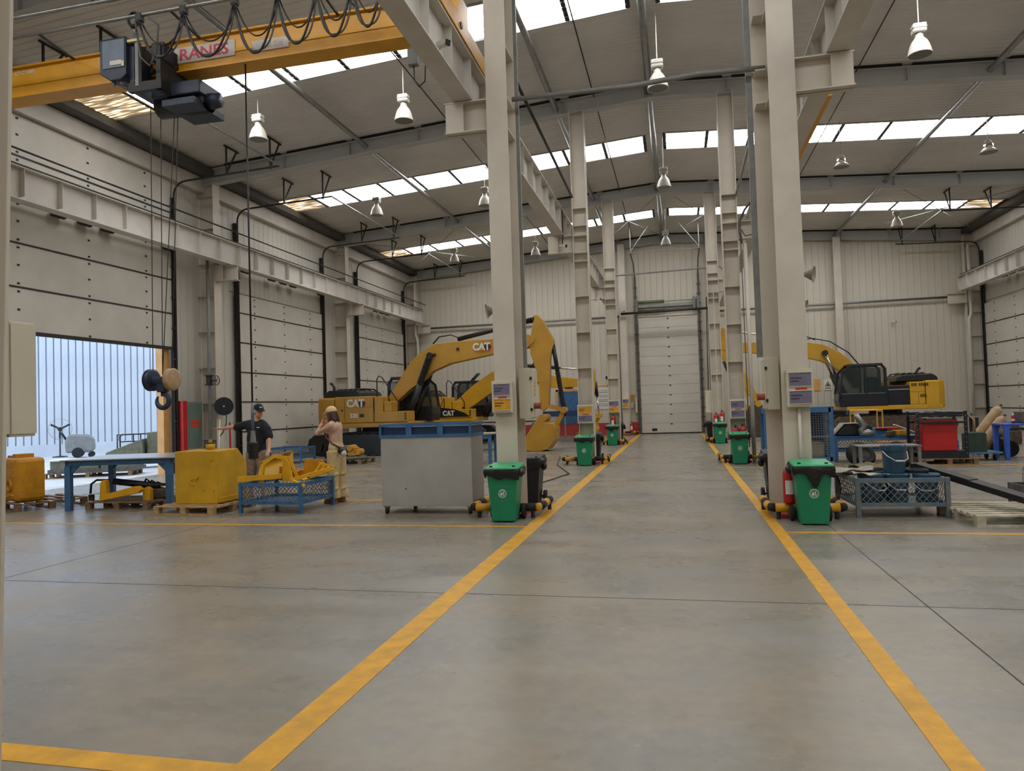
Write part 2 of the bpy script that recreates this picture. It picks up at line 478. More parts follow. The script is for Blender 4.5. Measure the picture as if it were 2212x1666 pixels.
B('backing', 'wall_left_paint', wall_left, XL-0.05, XL, YF, 2.0, 0, 9.6)

# red painted plinth band of the back wall
bb = MB().box(-13.2, -1.95, YB-0.03, YB+0.02, 0.0, 0.62).build('baseboard_back', 'red_base'); bb['kind'] = 'structure'

# ---- sectional doors
def sect_door(name, yA, yB, z_list, zmax, xin, sgn, xf=None):
    d = S(name)
    w = yB - yA
    m = Matrix.Translation((xin, 0, 0))
    X = lambda a: xin + sgn*a        # a = distance into the room
    for i in range(len(z_list)-1):
        z0, z1 = z_list[i], z_list[i+1]
        mb = MB().box(X(0.0), X(0.05), yA, yB, z0+0.012, z1-0.012)
        p = mb.build('section', 'door_paint', d, bevel=0.004)
        hb = MB()
        for t in (0.17, 0.5, 0.83):
            yy = lerp(yA, yB, t)
            for zz in (z0+0.08, (z0+z1)/2, z1-0.10):
                hb.box(X(0.05), X(0.062), yy-0.03, yy+0.03, zz-0.022, zz+0.022)
        hb.build('hinge_row', 'dark_steel', p)
        if z0 > 0.01 or i > 0:
            B('seam_bar', 'dark_steel', d, X(0.045), X(0.066), yA, yB, z0-0.022, z0+0.018)
    B('bottom_seal', 'dark_steel', d, X(0.0), X(0.07), yA, yB, z_list[0]-0.05 if z_list[0] > 1 else 0.0, z_list[0]+0.04)
    for yy in (yA-0.05, yB+0.05):
        mb = MB().box(X(0.0), X(0.10), yy-0.05, yy+0.05, 0.0, 8.05)
        tr = mb.build('guide_track', 'dark_steel', d)
        pts = [(X(0.14), yy, 0.1), (X(0.14), yy, zmax)] + [(X(0.14 + 0.4*(1-math.cos(a))), yy, zmax + 0.4*math.sin(a)) for a in [PI/2*j/6 for j in range(1, 7)]]
        pts += [(X(3.6), yy, zmax + 0.52)]
        MB().tube(pts, 0.028, 6).build('lift_rail', 'dark_steel', d, smooth=True)
        br = MB()
        for zz in [0.6 + 0.9*j for j in range(9)]:
            br.box(X(0.05), X(0.16), yy-0.08, yy+0.02, zz-0.02, zz+0.02)
        br.build('roller_bracket_row', 'dark_steel', d)
    # balance shaft with cable drums above the opening
    MB().cyl((X(0.18), yA-0.1, 6.50), (X(0.18), yB+0.1, 6.50), 0.03, n=8).build('balance_shaft', 'dark_steel', d)
    for u in (0.05, 0.33, 0.46, 0.58, 0.95):
        yy = lerp(yA, yB, u)
        MB().cyl((X(0.18), yy-0.16, 6.50), (X(0.18), yy+0.16, 6.50), 0.09, n=14).build('cable_drum', 'dark_steel', d)
    # spreader and ceiling hangers
    MB().tube([(X(3.6), yA-0.05, zmax+0.52), (X(3.6), yB+0.05, zmax+0.52)], 0.025, 6).build('spreader', 'galv', d)
    for yy in (yA-0.05, yB+0.05):
        for a in (1.9, 3.3):
            xx = X(a); zr = 0.15
            top = roofz(xx) - 0.02
            hb = MB()
            hb.bar((xx, yy, zmax+0.46), (xx, yy, top), 0.04, 0.04).bar((xx, yy, zmax+0.5), (xx, yy+0.5, top-0.02), 0.035, 0.035).bar((xx, yy-0.1, top-0.02), (xx, yy+0.6, top-0.02), 0.04, 0.04)
            hb.build('hanger', 'dark_steel', d)
    return d
sect_door('door_1', 12.0, 18.0, [3.62, 4.63, 5.62, 6.61, 7.60, 8.55], 8.1, XL+0.02, 1)
sect_door('door_2', 21.2, 27.05, [0.06, 1.06, 2.06, 3.06, 4.06, 5.06, 5.70], 8.1, XL+0.02, 1)
sect_door('door_3', 30.4, 36.1, [0.06, 1.06, 2.06, 3.06, 4.06, 5.06, 5.70], 8.1, XL+0.02, 1)
sect_door('door_4', 30.4, 36.3, [0.06, 0.90, 1.85, 2.80, 3.75, 4.70, 5.62], 8.1, XR-0.02, -1)

# back door
d5 = S('door_5')
for i in range(12):
    z0 = 0.05 + i*0.49; z1 = z0 + 0.49
    s_ = B('section', 'door_paint', d5, -1.80, 1.16, YB-0.07, YB-0.02, z0+0.004, z1-0.004, bevel=0.006)
    B('finger_plate', 'dark_steel', s_, -0.36, -0.26, YB-0.085, YB-0.07, z0+0.42, z0+0.47)
B('bottom_seal', 'black', d5, -1.82, 1.18, YB-0.08, YB-0.02, 0.0, 0.05)
B('label_plate', 'black', d5, -1.30, -1.04, YB-0.08, YB-0.07, 0.14, 0.28)
for xx in (-1.90, 1.26):
    B('guide_track', 'gutter', d5, xx-0.04, xx+0.04, YB-0.14, YB-0.02, 0.0, 8.1)
    br = MB()
    for k in range(16): br.box(xx-0.10, xx+0.10, YB-0.17, YB-0.13, 0.3+k*0.48, 0.36+k*0.48)
    br.build('roller_bracket_row', 'gutter', d5)
    s = -1 if xx < 0 else 1
    MB().tube([(xx, YB-0.12, 8.1), (xx+s*0.02, YB-0.6, 8.7), (xx+s*0.02, YB-3.0, 8.75)], 0.025, 6).build('lift_rail', 'dark_steel', d5)
    MB().bar((xx, YB-3.0, 8.75), (xx, YB-3.0, roofz(xx)), 0.035, 0.035).bar((xx, YB-3.0, 8.85), (xx-s*0.9, YB-3.0, roofz(xx)-0.05), 0.03, 0.03).build('hanger', 'galv', d5)
MB().tube([(-1.9, YB-3.0, 8.75), (1.26, YB-3.0, 8.75)], 0.02, 6).build('spreader', 'galv', d5)
for zz in (6.75, 6.35):
    MB().cyl((-1.75, YB-0.22, zz), (-0.45, YB-0.22, zz), 0.075, n=12).build('torsion_spring', 'spring_green', d5, smooth=True)
    MB().cyl((-2.0, YB-0.22, zz), (1.35, YB-0.22, zz), 0.018, n=8).build('shaft', 'galv', d5, smooth=True)
B('hood', 'galv', d5, -1.75, 1.1, YB-0.2, YB-0.05, 6.48, 6.62)
for xx in (-1.85, 1.02, 1.22):
    B('bearing_plate', 'grey_paint', d5, xx-0.06, xx+0.06, YB-0.3, YB-0.03, 6.25, 6.9)

# ---- ceiling: ribbed sheets and translucent strips
SKY = [(-3.9, -2.5), (5.1, 6.5), (14.08, 15.47), (23.08, 24.58), (32.15, 33.42)]
ceiling = S('ceiling')
def sheet(x0, x1, y0, y1, mat, name, parent, off=0.0, rib=0.2, th=0.016):
    ys = []; y = y0
    while y < y1 - 1e-6:
        e = min(y + rib, y1); L = e - y
        ys += [(y, 0.0), (y + L*0.70, 0.0), (y + L*0.78, th), (y + L*0.92, th)]
        y = e
    ys.append((y1, 0.0))
    mb = MB(); vs = []; fs = []
    for (yy, dz) in ys:
        vs.append((x0, yy, roofz(x0) + dz + off)); vs.append((x1, yy, roofz(x1) + dz + off))
    for i in range(len(ys)-1):
        fs.append((2*i, 2*i+2, 2*i+3, 2*i+1))
    return mb.add(vs, fs).build(name, mat, parent)
ye = [YF-0.2]
for a, b in SKY: ye += [a, b]
ye.append(YB + 0.3)
RIDGE = -0.3
for i in range(0, len(ye), 2):
    sheet(XL-0.3, RIDGE, ye[i], ye[i+1], 'ceiling_sheet', 'roof_sheet', ceiling)
    sheet(RIDGE, XR+0.3, ye[i], ye[i+1], 'ceiling_sheet', 'roof_sheet', ceiling)
B('roof_deck', 'dark_steel', ceiling, XL-0.4, XR+0.4, YF-0.3, YB+0.3, 10.34, 10.4)
for (a, b) in SKY:
    sheet(-0.72, -0.08, a, b, 'ceiling_sheet', 'ridge_sheet', ceiling)
    sheet(XL-0.3, -13.85, a, b, 'ceiling_sheet', 'eave_sheet', ceiling)
    sheet(13.15, XR+0.3, a, b, 'ceiling_sheet', 'eave_sheet', ceiling)
for k, (a, b) in enumerate(SKY):
    w = S('window_%d' % (k+1))
    xsL = [-13.85 + i*(13.13/10) for i in range(11)]
    xsR = [-0.08 + i*(13.23/10) for i in range(11)]
    for xs, side in ((xsL, 'L'), (xsR, 'R')):
        for i in range(10):
            dirty = (side == 'L' and i == 0) or (side == 'R' and i == 9 and k == 4)
            sheet(xs[i], xs[i+1], a, b, 'roof_pane_dirty' if dirty else 'roof_pane', 'pane', w)
        for i in range(11):
            x = xs[i]; z = roofz(x)
            mb = MB(); nb = 7
            for j in range(nb):
                y0 = lerp(a, b, j/nb); y1 = lerp(a, b, (j+0.8)/nb)
                mb.box(x-0.05, x+0.05, y0, y1, z-0.035, z-0.005)
            mb.box(x-0.02, x+0.02, a, b, z-0.018, z-0.006)
            mb.build('glazing_bar', 'dark_steel', w)
        x0, x1 = xs[0], xs[-1]
        for yy in (a, b):
            MB().add([(x0, yy-0.02, roofz(x0)-0.03), (x1, yy-0.02, roofz(x1)-0.03), (x1, yy+0.02, roofz(x1)-0.03), (x0, yy+0.02, roofz(x0)-0.03),
                      (x0, yy-0.02, roofz(x0)+0.01), (x1, yy-0.02, roofz(x1)+0.01), (x1, yy+0.02, roofz(x1)+0.01), (x0, yy+0.02, roofz(x0)+0.01)],
                     [(3,2,1,0),(4,5,6,7),(0,1,5,4),(1,2,6,5),(2,3,7,6),(3,0,4,7)]).build('edge_trim', 'rafter_paint', w)

# eave beams along both side walls
for nm, x0, x1 in (('trim_1', XL-0.05, XL+0.22), ('trim_2', XR-0.22, XR+0.05)):
    t = S(nm)
    B('eave_channel', 'beam_paint', t, x0, x1, YF, YB, 8.55, 9.0)
    xa, xb = (XL, XL+0.6) if nm == 'trim_1' else (XR-0.6, XR)
    B('gutter_board', 'gutter', t, xa, xb, YF, YB, 9.02, 9.22)

# ---- outside, seen through the open door
out_ground = MB().box(-60, XL-0.2, -12, 75, -0.12, -0.004).build('ground_outside', 'out_ground'); out_ground['kind'] = 'structure'
ow = S('wall_outside')
oa, ob_ = Vector((-38.1, 11.1, 0)), Vector((-18.67, 42.6, 0))
od = (ob_ - oa); oL = od.length; od.normalize(); oang = math.atan2(od.y, od.x)
rib = MB().prism([(0, 0.04), (0.015, 0.0), (0.255, 0.0), (0.27, 0.04), (0.3, 0.04), (0.3, 0.1), (0, 0.1)], 'z', 0.55, 9.0).mesh('cladding_panel', 'out_wall')
kk = int(oL / 0.3)
jnt = MB().box(0.268, 0.302, 0.012, 0.03, 0.55, 9.0).mesh('joint_strip', 'joint_blue')
for i in range(kk):
    p = oa + od*(i*0.3)
    put('cladding_panel', rib, ow, (p.x, p.y, 0), (0, 0, oang)); put('joint_strip', jnt, ow, (p.x, p.y, 0), (0, 0, oang))
kb = MB().box(0, oL, -0.08, 0.1, -0.004, 0.55).build('kerb', 'out_wall', ow, loc=oa, rot=(0, 0, oang))
# door post of the open door
op = MB().box(XL-0.26, XL-0.04, 17.72, 17.98, 0, 3.64).build('trim_3', 'orange_post'); op['kind'] = 'structure'

# ================================================================ STEELWORK
BEAM_Z0, BEAM_Z1 = 6.23, 6.93
def bracket(parent, x0, x1, y, z0=5.75, z1=6.22, w=0.22, mat='column_paint'):
    b = MB().box(x0, x1, y-w/2, y+w/2, z1-0.02, z1).box(x0, x1, y-w/2, y+w/2, z0, z0+0.02).box(x0, x1, y-0.008, y+0.008, z0, z1)
    xe = x0 if abs(x0) > abs(x1) else x1
    s = -1 if xe == x0 else 1
    br = b.build('bracket', mat, parent)
    xx = xe - s*0.16
    MB().box(xx-0.14, xx+0.14, y-w/2+0.006, y-w/2+0.022, z0+0.02, z1-0.02).build('end_plate', mat, br)
    return br

def col_flangeY(label, xc, y0, y1, side, zs, top=9.7, half=0.16, red=True):
    """H column, flanges face the camera (+-Y)"""
    t = T('steel_column', label, 'column', (0, 0, 0), 0, 'steel columns of the hall')
    B('flange', 'column_paint', t, xc-half, xc+half, y0, y0+0.016, 0.0, top, bevel=0.003)
    B('flange', 'column_paint', t, xc-half, xc+half, y1-0.016, y1, 0.0, top, bevel=0.003)
    B('web', 'column_paint', t, xc-0.008, xc+0.008, y0+0.016, y1-0.016, 0, top)
    for s in (-1, 1):
        for z in zs:
            xa, xb = (xc-half+0.01, xc-0.008) if s < 0 else (xc+0.008, xc+half-0.01)
            B('stiffener', 'column_paint', t, xa, xb, y0+0.016, y1-0.016, z-0.008, z+0.008)
    B('plinth', 'red_base', t, xc-half-0.07, xc+half+0.07, y0-0.06, y1+0.08, 0.0, 0.05)
    return t
def col_flangeX(label, x0, x1, yc, zs, top=9.7, half=0.18, extra=False):
    """H column, open side faces the camera"""
    t = T('steel_column', label, 'column', (0, 0, 0), 0, 'steel columns of the hall')
    B('flange', 'column_paint', t, x0, x0+0.02, yc-half, yc+half, 0, top)
    B('flange', 'column_paint', t, x1-0.02, x1, yc-half, yc+half, 0, top)
    B('web', 'column_paint', t, x0+0.02, x1-0.02, yc-0.008, yc+0.008, 0, top)
    for s in (-1, 1):
        for z in zs:
            ya, yb = (yc-half+0.01, yc-0.008) if s < 0 else (yc+0.008, yc+half-0.01)
            B('stiffener', 'column_paint', t, x0+0.02, x1-0.02, ya, yb, z-0.008, z+0.008)
    B('plinth', 'red_base', t, x0-0.1, x1+0.1, yc-half-0.08, yc+half+0.08, 0.0, 0.05)
    return t
ZN = [7.0, 6.22, 5.75]
ZF = [6.95, 6.47, 6.2, 5.73, 5.5, 4.54, 3.56, 2.59]
c = col_flangeY('beige steel column rising behind the nearest left green bin', -2.45, 10.2, 10.78, 1, ZN); bracket(c, -3.27, -2.6, 10.32)
B('cable_duct', 'grey_paint', c, -2.30, -2.24, 10.79, 10.84, 2.2, 9.7)
c = col_flangeY('beige steel column rising behind the nearest right green bin', 1.55, 10.2, 10.72, -1, ZN, half=0.175); bracket(c, 1.7, 2.48, 10.32)
B('flange_plate', 'column_paint', c, 1.22, 1.376, 10.704, 10.72, 0, 9.7); B('cable_duct', 'grey_paint', c, 1.14, 1.22, 10.74, 10.80, 2.2, 9.7)
for z in ZN: B('stiffener', 'column_paint', c, 1.24, 1.375, 10.45, 10.704, z-0.008, z+0.008)
c = col_flangeX('left aisle column with amber and violet notice screens behind second green bin', -2.6, -2.2, 19.4, ZF); bracket(c, -3.3, -2.6, 19.32)
c = col_flangeX('right aisle column with two fire extinguishers and pale conduits', 1.3, 1.7, 19.4, ZF); bracket(c, 1.7, 2.42, 19.32)
c = col_flangeX('third left aisle column beside the instruction poster', -2.63, -2.2, 28.4, ZF); bracket(c, -3.3, -2.63, 28.32)
c = col_flangeX('third right aisle column with a hanging conduit down its middle', 1.29, 1.71, 28.4, ZF); bracket(c, 1.71, 2.42, 28.32)
MB().tube([(1.5, 28.2, 6.0), (1.5, 28.2, 0.9)], 0.018, 6).build('conduit', 'column_paint', c)
c = col_flangeY('beige column against back wall left of the white door', -2.52, 36.5, 36.95, 1, ZN, half=0.17)
c = col_flangeY('beige column against back wall right of the white door', 1.86, 36.5, 36.95, -1, ZN, half=0.17)
c = col_flangeY('blurred beige column at the left picture edge', -2.42, 1.52, 2.03, 1, ZN, half=0.15)
c.rotation_euler = (0, 0.032, 0); c.location = (-0.055, 0, -0.08)
c = col_flangeY('slim beige wall post right of the back wall centre', 7.75, 36.9, 37.3, 1, [], top=9.3, half=0.17)
# side wall columns
def wall_col(label, xin, sgn, yc, br=True):
    t = T('steel_column', label, 'column', (0, 0, 0), 0, 'steel columns of the hall')
    xo = xin + sgn*0.02; xi = xin + sgn*0.60
    B('flange', 'column_paint', t, xi-0.008, xi+0.008, yc-0.17, yc+0.17, 0, 8.9)
    B('web', 'column_paint', t, min(xo, xi), max(xo, xi), yc-0.006, yc+0.006, 0, 8.9)
    for z in [0.9, 2.0, 3.1, 4.2, 5.3, 6.3, 7.4, 8.4]:
        B('stiffener', 'column_paint', t, min(xo, xi), max(xo, xi), yc-0.16, yc-0.006, z-0.008, z+0.008)
    if br: bracket(t, xi, xi + sgn*0.75, yc-0.03, w=0.26)
    return t
wall_col('grey wall column behind the hose reel and pointing man', XL, 1, 19.4)
wall_col('grey wall column between the second and third left doors', XL, 1, 28.4)
wall_col('grey corner column where left wall meets back wall', XL, 1, 36.9)
wall_col('grey corner column beside the right roller door', XR, -1, 36.95)

def runway(label, xc, y0, y1, step=0.95, w=0.30, phase=0.0):
    t = T('runway_beam', label, 'beam', (0, 0, 0), 0, 'crane runway beams')
    z0, z1 = BEAM_Z0, BEAM_Z1
    B('bottom_flange', 'beam_paint', t, xc-w/2, xc+w/2, y0, y1, z0, z0+0.02)
    B('top_flange', 'beam_paint', t, xc-w/2, xc+w/2, y0, y1, z1-0.02, z1)
    B('web', 'beam_paint', t, xc-0.008, xc+0.008, y0, y1, z0+0.02, z1-0.02)
    me = MB().box(-w/2+0.02, -0.008, -0.006, 0.006, z0+0.09, z1-0.02).mesh('stiffener', 'beam_paint')
    y = y0 + phase
    while y < y1:
        put('stiffener', me, t, (xc, y, 0)); put('stiffener', me, t, (xc, y, 0), (0, 0, PI)); y += step
    B('crane_rail', 'dark_steel', t, xc-0.035, xc+0.035, y0, y1, z1, z1+0.09)
    return t
rl = runway('crane runway beam along the left wall above the doors', -13.25, 2.0, 36.5, phase=0.68)
MB().tube([(-12.98, 2, 7.22), (-12.98, 36.3, 7.22)], 0.022, 6).build('conductor_bar', 'dark_steel', rl)
runway('crane runway beam carried by the left aisle columns', -2.98, 0.5, 36.6, phase=0.3)
runway('crane runway beam carried by the right aisle columns', 2.28, 0.5, 36.6, phase=0.3)
runway('crane runway beam along the right wall', 12.85, 20.0, 36.4, phase=0.2)

def rafter(label, y, skip_dark=False):
    t = T('roof_rafter', label, 'beam', (0, 0, 0), 0, 'roof rafters')
    def poly(z_top, z_bot):
        P = [(XL, roofz(XL)-z_top), (RIDGE, roofz(RIDGE)-z_top), (XR, roofz(XR)-z_top), (XR, roofz(XR)-z_bot-0.10), (6.9, roofz(6.9)-z_bot), (RIDGE, roofz(RIDGE)-z_bot), (-7.5, roofz(-7.5)-z_bot), (XL, roofz(XL)-z_bot-0.10)]
        return P
    D = 0.46
    MB().prism(poly(0.075, D), 'y', y-0.008, y+0.008).build('web', 'rafter_paint', t, fix=True)
    def slab(z_off0, z_off1, w, hn=0.10):
        P = [(XL, roofz(XL)-z_off0-hn), (-7.5, roofz(-7.5)-z_off0), (RIDGE, roofz(RIDGE)-z_off0), (6.9, roofz(6.9)-z_off0), (XR, roofz(XR)-z_off0-hn),
             (XR, roofz(XR)-z_off1-hn), (6.9, roofz(6.9)-z_off1), (RIDGE, roofz(RIDGE)-z_off1), (-7.5, roofz(-7.5)-z_off1), (XL, roofz(XL)-z_off1-hn)]
        return MB().prism(P, 'y', y-w/2, y+w/2)
    slab(D-0.015, D+0.005, 0.24).build('bottom_flange', 'rafter_paint', t, fix=True)
    slab(0.075, 0.095, 0.24, 0.0).build('top_flange', 'rafter_paint', t, fix=True)
    x = XL + 0.9; i = 0
    while x < XR - 0.5:
        zt = roofz(x)
        B('stiffener', 'rafter_paint', t, x-0.006, x+0.006, y-0.11, y-0.008, zt-D, zt-0.09)
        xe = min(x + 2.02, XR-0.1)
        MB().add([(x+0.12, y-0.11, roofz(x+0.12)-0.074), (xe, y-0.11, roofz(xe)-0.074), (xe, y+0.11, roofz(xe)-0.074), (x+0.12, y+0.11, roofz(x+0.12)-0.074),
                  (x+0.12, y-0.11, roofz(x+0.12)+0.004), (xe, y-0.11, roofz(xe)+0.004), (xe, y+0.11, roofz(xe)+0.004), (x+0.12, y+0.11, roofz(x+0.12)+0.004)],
                 [(3,2,1,0),(4,5,6,7),(0,1,5,4),(1,2,6,5),(2,3,7,6),(3,0,4,7)]).build('gap_shade_strip', 'black', t)  # black strip paints in the shaded gap between rafter and roof sheet
        x += 2.14
    return t
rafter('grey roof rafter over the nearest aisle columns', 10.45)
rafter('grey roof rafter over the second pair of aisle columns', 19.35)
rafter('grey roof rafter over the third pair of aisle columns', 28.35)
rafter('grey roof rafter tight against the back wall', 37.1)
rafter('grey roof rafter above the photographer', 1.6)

# longitudinal tie pipes and rods under the roof
for i, (x, r, lab) in enumerate([(-0.42, 0.085, 'thick grey tie pipe along the roof ridge'), (-2.95, 0.075, 'grey tie pipe along the roof left of the ridge'),
                     (-8.62, 0.07, 'grey tie pipe along the left roof slope'), (7.7, 0.07, 'grey tie pipe along the right roof slope')]):
    o = MB().cyl((x, YF, roofz(x)-0.26), (x, YB-0.3, roofz(x)-0.26), r, n=12).build('tie_pipe', 'galv', None, smooth=True)
    tag(o, lab, 'pipe', 'roof tie pipes')
for i, (x, lab) in enumerate([(-6.0, 'thin dark rod along the left roof slope'), (-1.9, 'thin dark rod beside the ridge pipe'), (4.7, 'thin dark rod along the right roof slope')]):
    o = MB().cyl((x, YF, roofz(x)-0.10), (x, YB, roofz(x)-0.10), 0.016, n=6).build('tie_rod', 'dark_steel', None); tag(o, lab, 'rod', 'thin roof rods')
# diagonal braces in the last bay
for i, (xa, xb, lab) in enumerate([(-3.0, -0.6, 'thin crossed brace rods left of the ridge near the back wall'), (0.2, 2.6, 'thin crossed brace rods right of the ridge near the back wall'),
                              (-13.0, -9.0, 'thin crossed brace rods over the left back corner'), (8.5, 12.6, 'thin crossed brace rods over the right back corner')]):
    t = T('brace_rods', lab, 'brace', (0, 0, 0), 0, 'roof brace rods')
    z = min(roofz(xa), roofz(xb)) - 0.5
    MB().cyl((xa, 29.0, roofz(xa)-0.4), (xb, 34.5, roofz(xb)-0.55), 0.014, n=6).build('rod', 'galv', t)
    MB().cyl((xb, 29.0, roofz(xb)-0.4), (xa, 34.5, roofz(xa)-0.55), 0.014, n=6).build('rod', 'galv', t)

# pipes on walls
o = MB().tube([(-13.0, YB-0.25, 6.05), (-2.75, YB-0.25, 6.07)], 0.055, 10).build('fire_pipe', 'galv', None, smooth=True); tag(o, 'grey fire pipe along the back wall left of the white door', 'pipe', 'back wall pipes')
o = MB().tube([(2.1, YB-0.25, 6.08), (12.9, YB-0.25, 6.1)], 0.055, 10).build('fire_pipe', 'galv', None, smooth=True); tag(o, 'grey fire pipe along the back wall behind the right excavator', 'pipe', 'back wall pipes')
o = MB().tube([(-2.6, 36.3, 6.12), (1.95, 36.3, 6.16)], 0.06, 10).build('fire_pipe', 'dark_steel', None, smooth=True); tag(o, 'dark pipe crossing just above the white back door', 'pipe', 'back wall pipes')
o = MB().tube([(-2.75, 30.0, 6.2), (-2.72, 30.0, 6.75), (-2.55, 30.0, 6.95), (1.9, 30.0, 7.02), (2.05, 30.0, 6.8), (2.05, 30.0, 6.2)], 0.035, 8).build('cable_conduit', 'galv', None, smooth=True); tag(o, 'thin conduit spanning the aisle in front of the back door', 'conduit')
t = T('cable_conduit', 'grey conduit spanning between the two nearest columns overhead', 'conduit')
MB().tube([(-2.30, 10.62, 6.33), (-0.5, 10.62, 6.30), (0.5, 10.62, 6.35), (1.40, 10.62, 6.31)], 0.04, 8).build('conduit', 'grey_paint', t, smooth=True)
# ================================================================ OVERHEAD CRANE
cr = T('overhead_crane', 'yellow overhead bridge crane spanning the left bay', 'crane')
B('girder', 'crane_yellow', cr, -13.1, -3.1, 9.92, 10.18, 7.17, 7.66, bevel=0.004)
B('bottom_flange', 'crane_yellow', cr, -13.1, -3.1, 9.87, 10.23, 7.15, 7.17)
B('top_flange', 'crane_yellow', cr, -13.1, -3.1, 9.87, 10.23, 7.66, 7.69)
B('weld_strip', 'crane_yellow', cr, -13.1, -3.1, 9.905, 9.92, 7.36, 7.385)
for xc in (-13.25, -2.98):
    e = B('end_carriage', 'crane_yellow', cr, xc-0.11, xc+0.11, 8.75, 11.6, 7.06, 7.34, bevel=0.01)
    for yy in (9.0, 11.35):
        MB().cyl((xc-0.06, yy, 7.10), (xc+0.06, yy, 7.10), 0.10, n=16).build('wheel', 'dark_steel', e, smooth=True)
    s = 1 if xc > -5 else -1
    B('bumper', 'black', e, xc-0.06, xc+0.06, 8.62, 8.75, 7.14, 7.26)
    MB().cyl((xc+0.11, 9.9, 7.2), (xc+0.125, 9.9, 7.2), 0.05, n=12).build('hole_cover', 'black', e)  # black disc drawn for the dark inside of an open hole
    B('gusset', 'crane_yellow', e, xc-0.10, xc+0.10, 9.80, 10.30, 7.34, 7.68)
sg = B('sign_plate', 'sign_grey', cr, -7.98, -6.60, 9.900, 9.918, 7.30, 7.555)
text('lettering', 'RANES', 0.255, 'sign_red', sg, (-7.16, 9.898, 7.425), (PI/2, 0, 0), 0.002, 0.004, 1.18)
sg2 = B('sign_plate', 'sign_grey', cr, -6.29, -5.66, 9.900, 9.918, 7.30, 7.47)
for k in range(4): B('faded_mark', 'wood_pale', sg2, -6.12+k*0.1, -6.06+k*0.1, 9.897, 9.90, 7.34, 7.43)
text('lettering', '01427-C14583', 0.085, 'white_print', cr, (-10.70, 9.916, 7.58), (PI/2, 0, 0), 0.001, 0.0, 1.0)
# limit switch at the girder end
ls = MB().box(-3.75, -3.60, 9.98, 10.10, 6.78, 7.02).box(-3.72, -3.66, 10.0, 10.06, 7.02, 7.17).build('limit_switch', 'grey_paint', cr, bevel=0.01)
MB().tube([(-3.67, 10.04, 6.78), (-3.66, 10.04, 6.55), (-3.6, 10.04, 6.45), (-3.5, 10.04, 6.52), (-3.48, 10.04, 6.85), (-3.55, 10.04, 6.98)], 0.010, 6).build('cable', 'black', ls, smooth=True)

# festoon
fs = T('cable_festoon', 'looped black festoon cables hanging from a pipe before the yellow girder', 'cable')
MB().cyl((-13.0, 9.2, 7.74), (-3.2, 9.2, 7.74), 0.028, n=10).build('track_pipe', 'galv', fs, smooth=True)
for x in (-12.0, -9.6, -7.2, -4.8):
    MB().bar((x, 9.2, 7.72), (x, 9.87, 7.64), 0.03, 0.03).build('track_arm', 'dark_steel', fs)
tops = [-7.75, -6.98, -6.12, -5.42, -4.80, -4.25, -3.78, -3.42]
drop = [0.62, 0.72, 0.78, 0.74, 0.72, 0.66, 0.60]
for i, x in enumerate(tops):
    MB().box(x-0.05, x+0.05, 9.16, 9.24, 7.64, 7.76).cyl((x-0.03, 9.2, 7.64), (x+0.03, 9.2, 7.64), 0.05, n=10).build('carrier', 'dark_steel', fs)
for i in range(len(tops)-1):
    a, b = tops[i], tops[i+1]
    for k, (dd, yy, rr) in enumerate(((drop[i], 9.17, 0.016), (drop[i]*0.93, 9.21, 0.013), (drop[i]*0.62, 9.25, 0.011))):
        pts = []
        for j in range(17):
            u = j/16; c_ = (2*u-1)
            pts.append((lerp(a, b, u) + 0.03*math.sin(u*PI*2)*(1 if k != 1 else -1), yy, 7.64 - dd*(1 - abs(c_)**2.6)))
        MB().tube(pts, rr, 6).build('cable_loop', 'cable_grey' if k == 1 else 'black', fs, smooth=True)

# second thin pipe along the roof, in front of the girder
o = MB().cyl((-14.0, 9.2, 8.05), (-6.6, 9.2, 8.06), 0.03, n=8).build('overhead_pipe', 'galv', None, smooth=True)
tag(o, 'thin grey pipe running above the festoon at upper left', 'pipe')
for x in (-13.0, -10.8, -8.6, -6.7):
    MB().bar((x, 9.2, 8.05), (x, 9.2, roofz(x)), 0.03, 0.03).build('drop_rod', 'dark_steel', o)

# hoist
ho = T('hoist_trolley', 'dark blue hoist trolley slung under the yellow crane girder', 'hoist')
mb = MB().prism([(-8.68, 7.60), (-8.20, 7.60), (-8.20, 7.00), (-8.30, 6.93), (-8.50, 6.93), (-8.68, 7.05)], 'y', 9.42, 9.76)
cb = mb.build('control_box', 'trolley_blue', ho, bevel=0.01, fix=True)
B('door_plate', 'ctrl_blue', cb, -8.62, -8.22, 9.408, 9.42, 7.12, 7.56)
B('name_strip', 'sign_grey', cb, -8.48, -8.27, 9.402, 9.408, 7.16, 7.23)
B('warning_label', 'cream_plate', cb, -8.265, -8.225, 9.402, 9.408, 7.13, 7.21)
for x in (-8.5, -8.35): MB().cyl((x, 9.5, 6.95), (x, 9.5, 6.88), 0.03, n=8).build('cable_gland', 'grey_paint', cb)
B('side_plate', 'trolley_blue', ho, -8.20, -8.12, 9.5, 10.5, 6.75, 7.55)
B('side_plate', 'dark_steel', ho, -7.72, -7.64, 9.5, 10.5, 6.70, 7.45)
B('strut', 'grey_paint', ho, -8.06, -8.0, 9.45, 9.52, 6.8, 7.5)
B('cross_member', 'dark_steel', ho, -8.2, -7.6, 9.46, 9.54, 6.72, 6.86)
B('cross_member', 'dark_steel', ho, -8.2, -7.6, 10.44, 10.52, 6.72, 6.86)
B('rear_box', 'trolley_blue', ho, -7.85, -7.62, 9.55, 9.8, 7.20, 7.50, bevel=0.02)
MB().cyl((-8.05, 10.0, 6.66), (-7.15, 10.0, 6.66), 0.17, n=24).build('rope_drum', 'dark_steel', ho, smooth=True)
B('drum_guard', 'trolley_blue', ho, -8.0, -7.12, 9.72, 10.3, 6.70, 6.92, bevel=0.02)
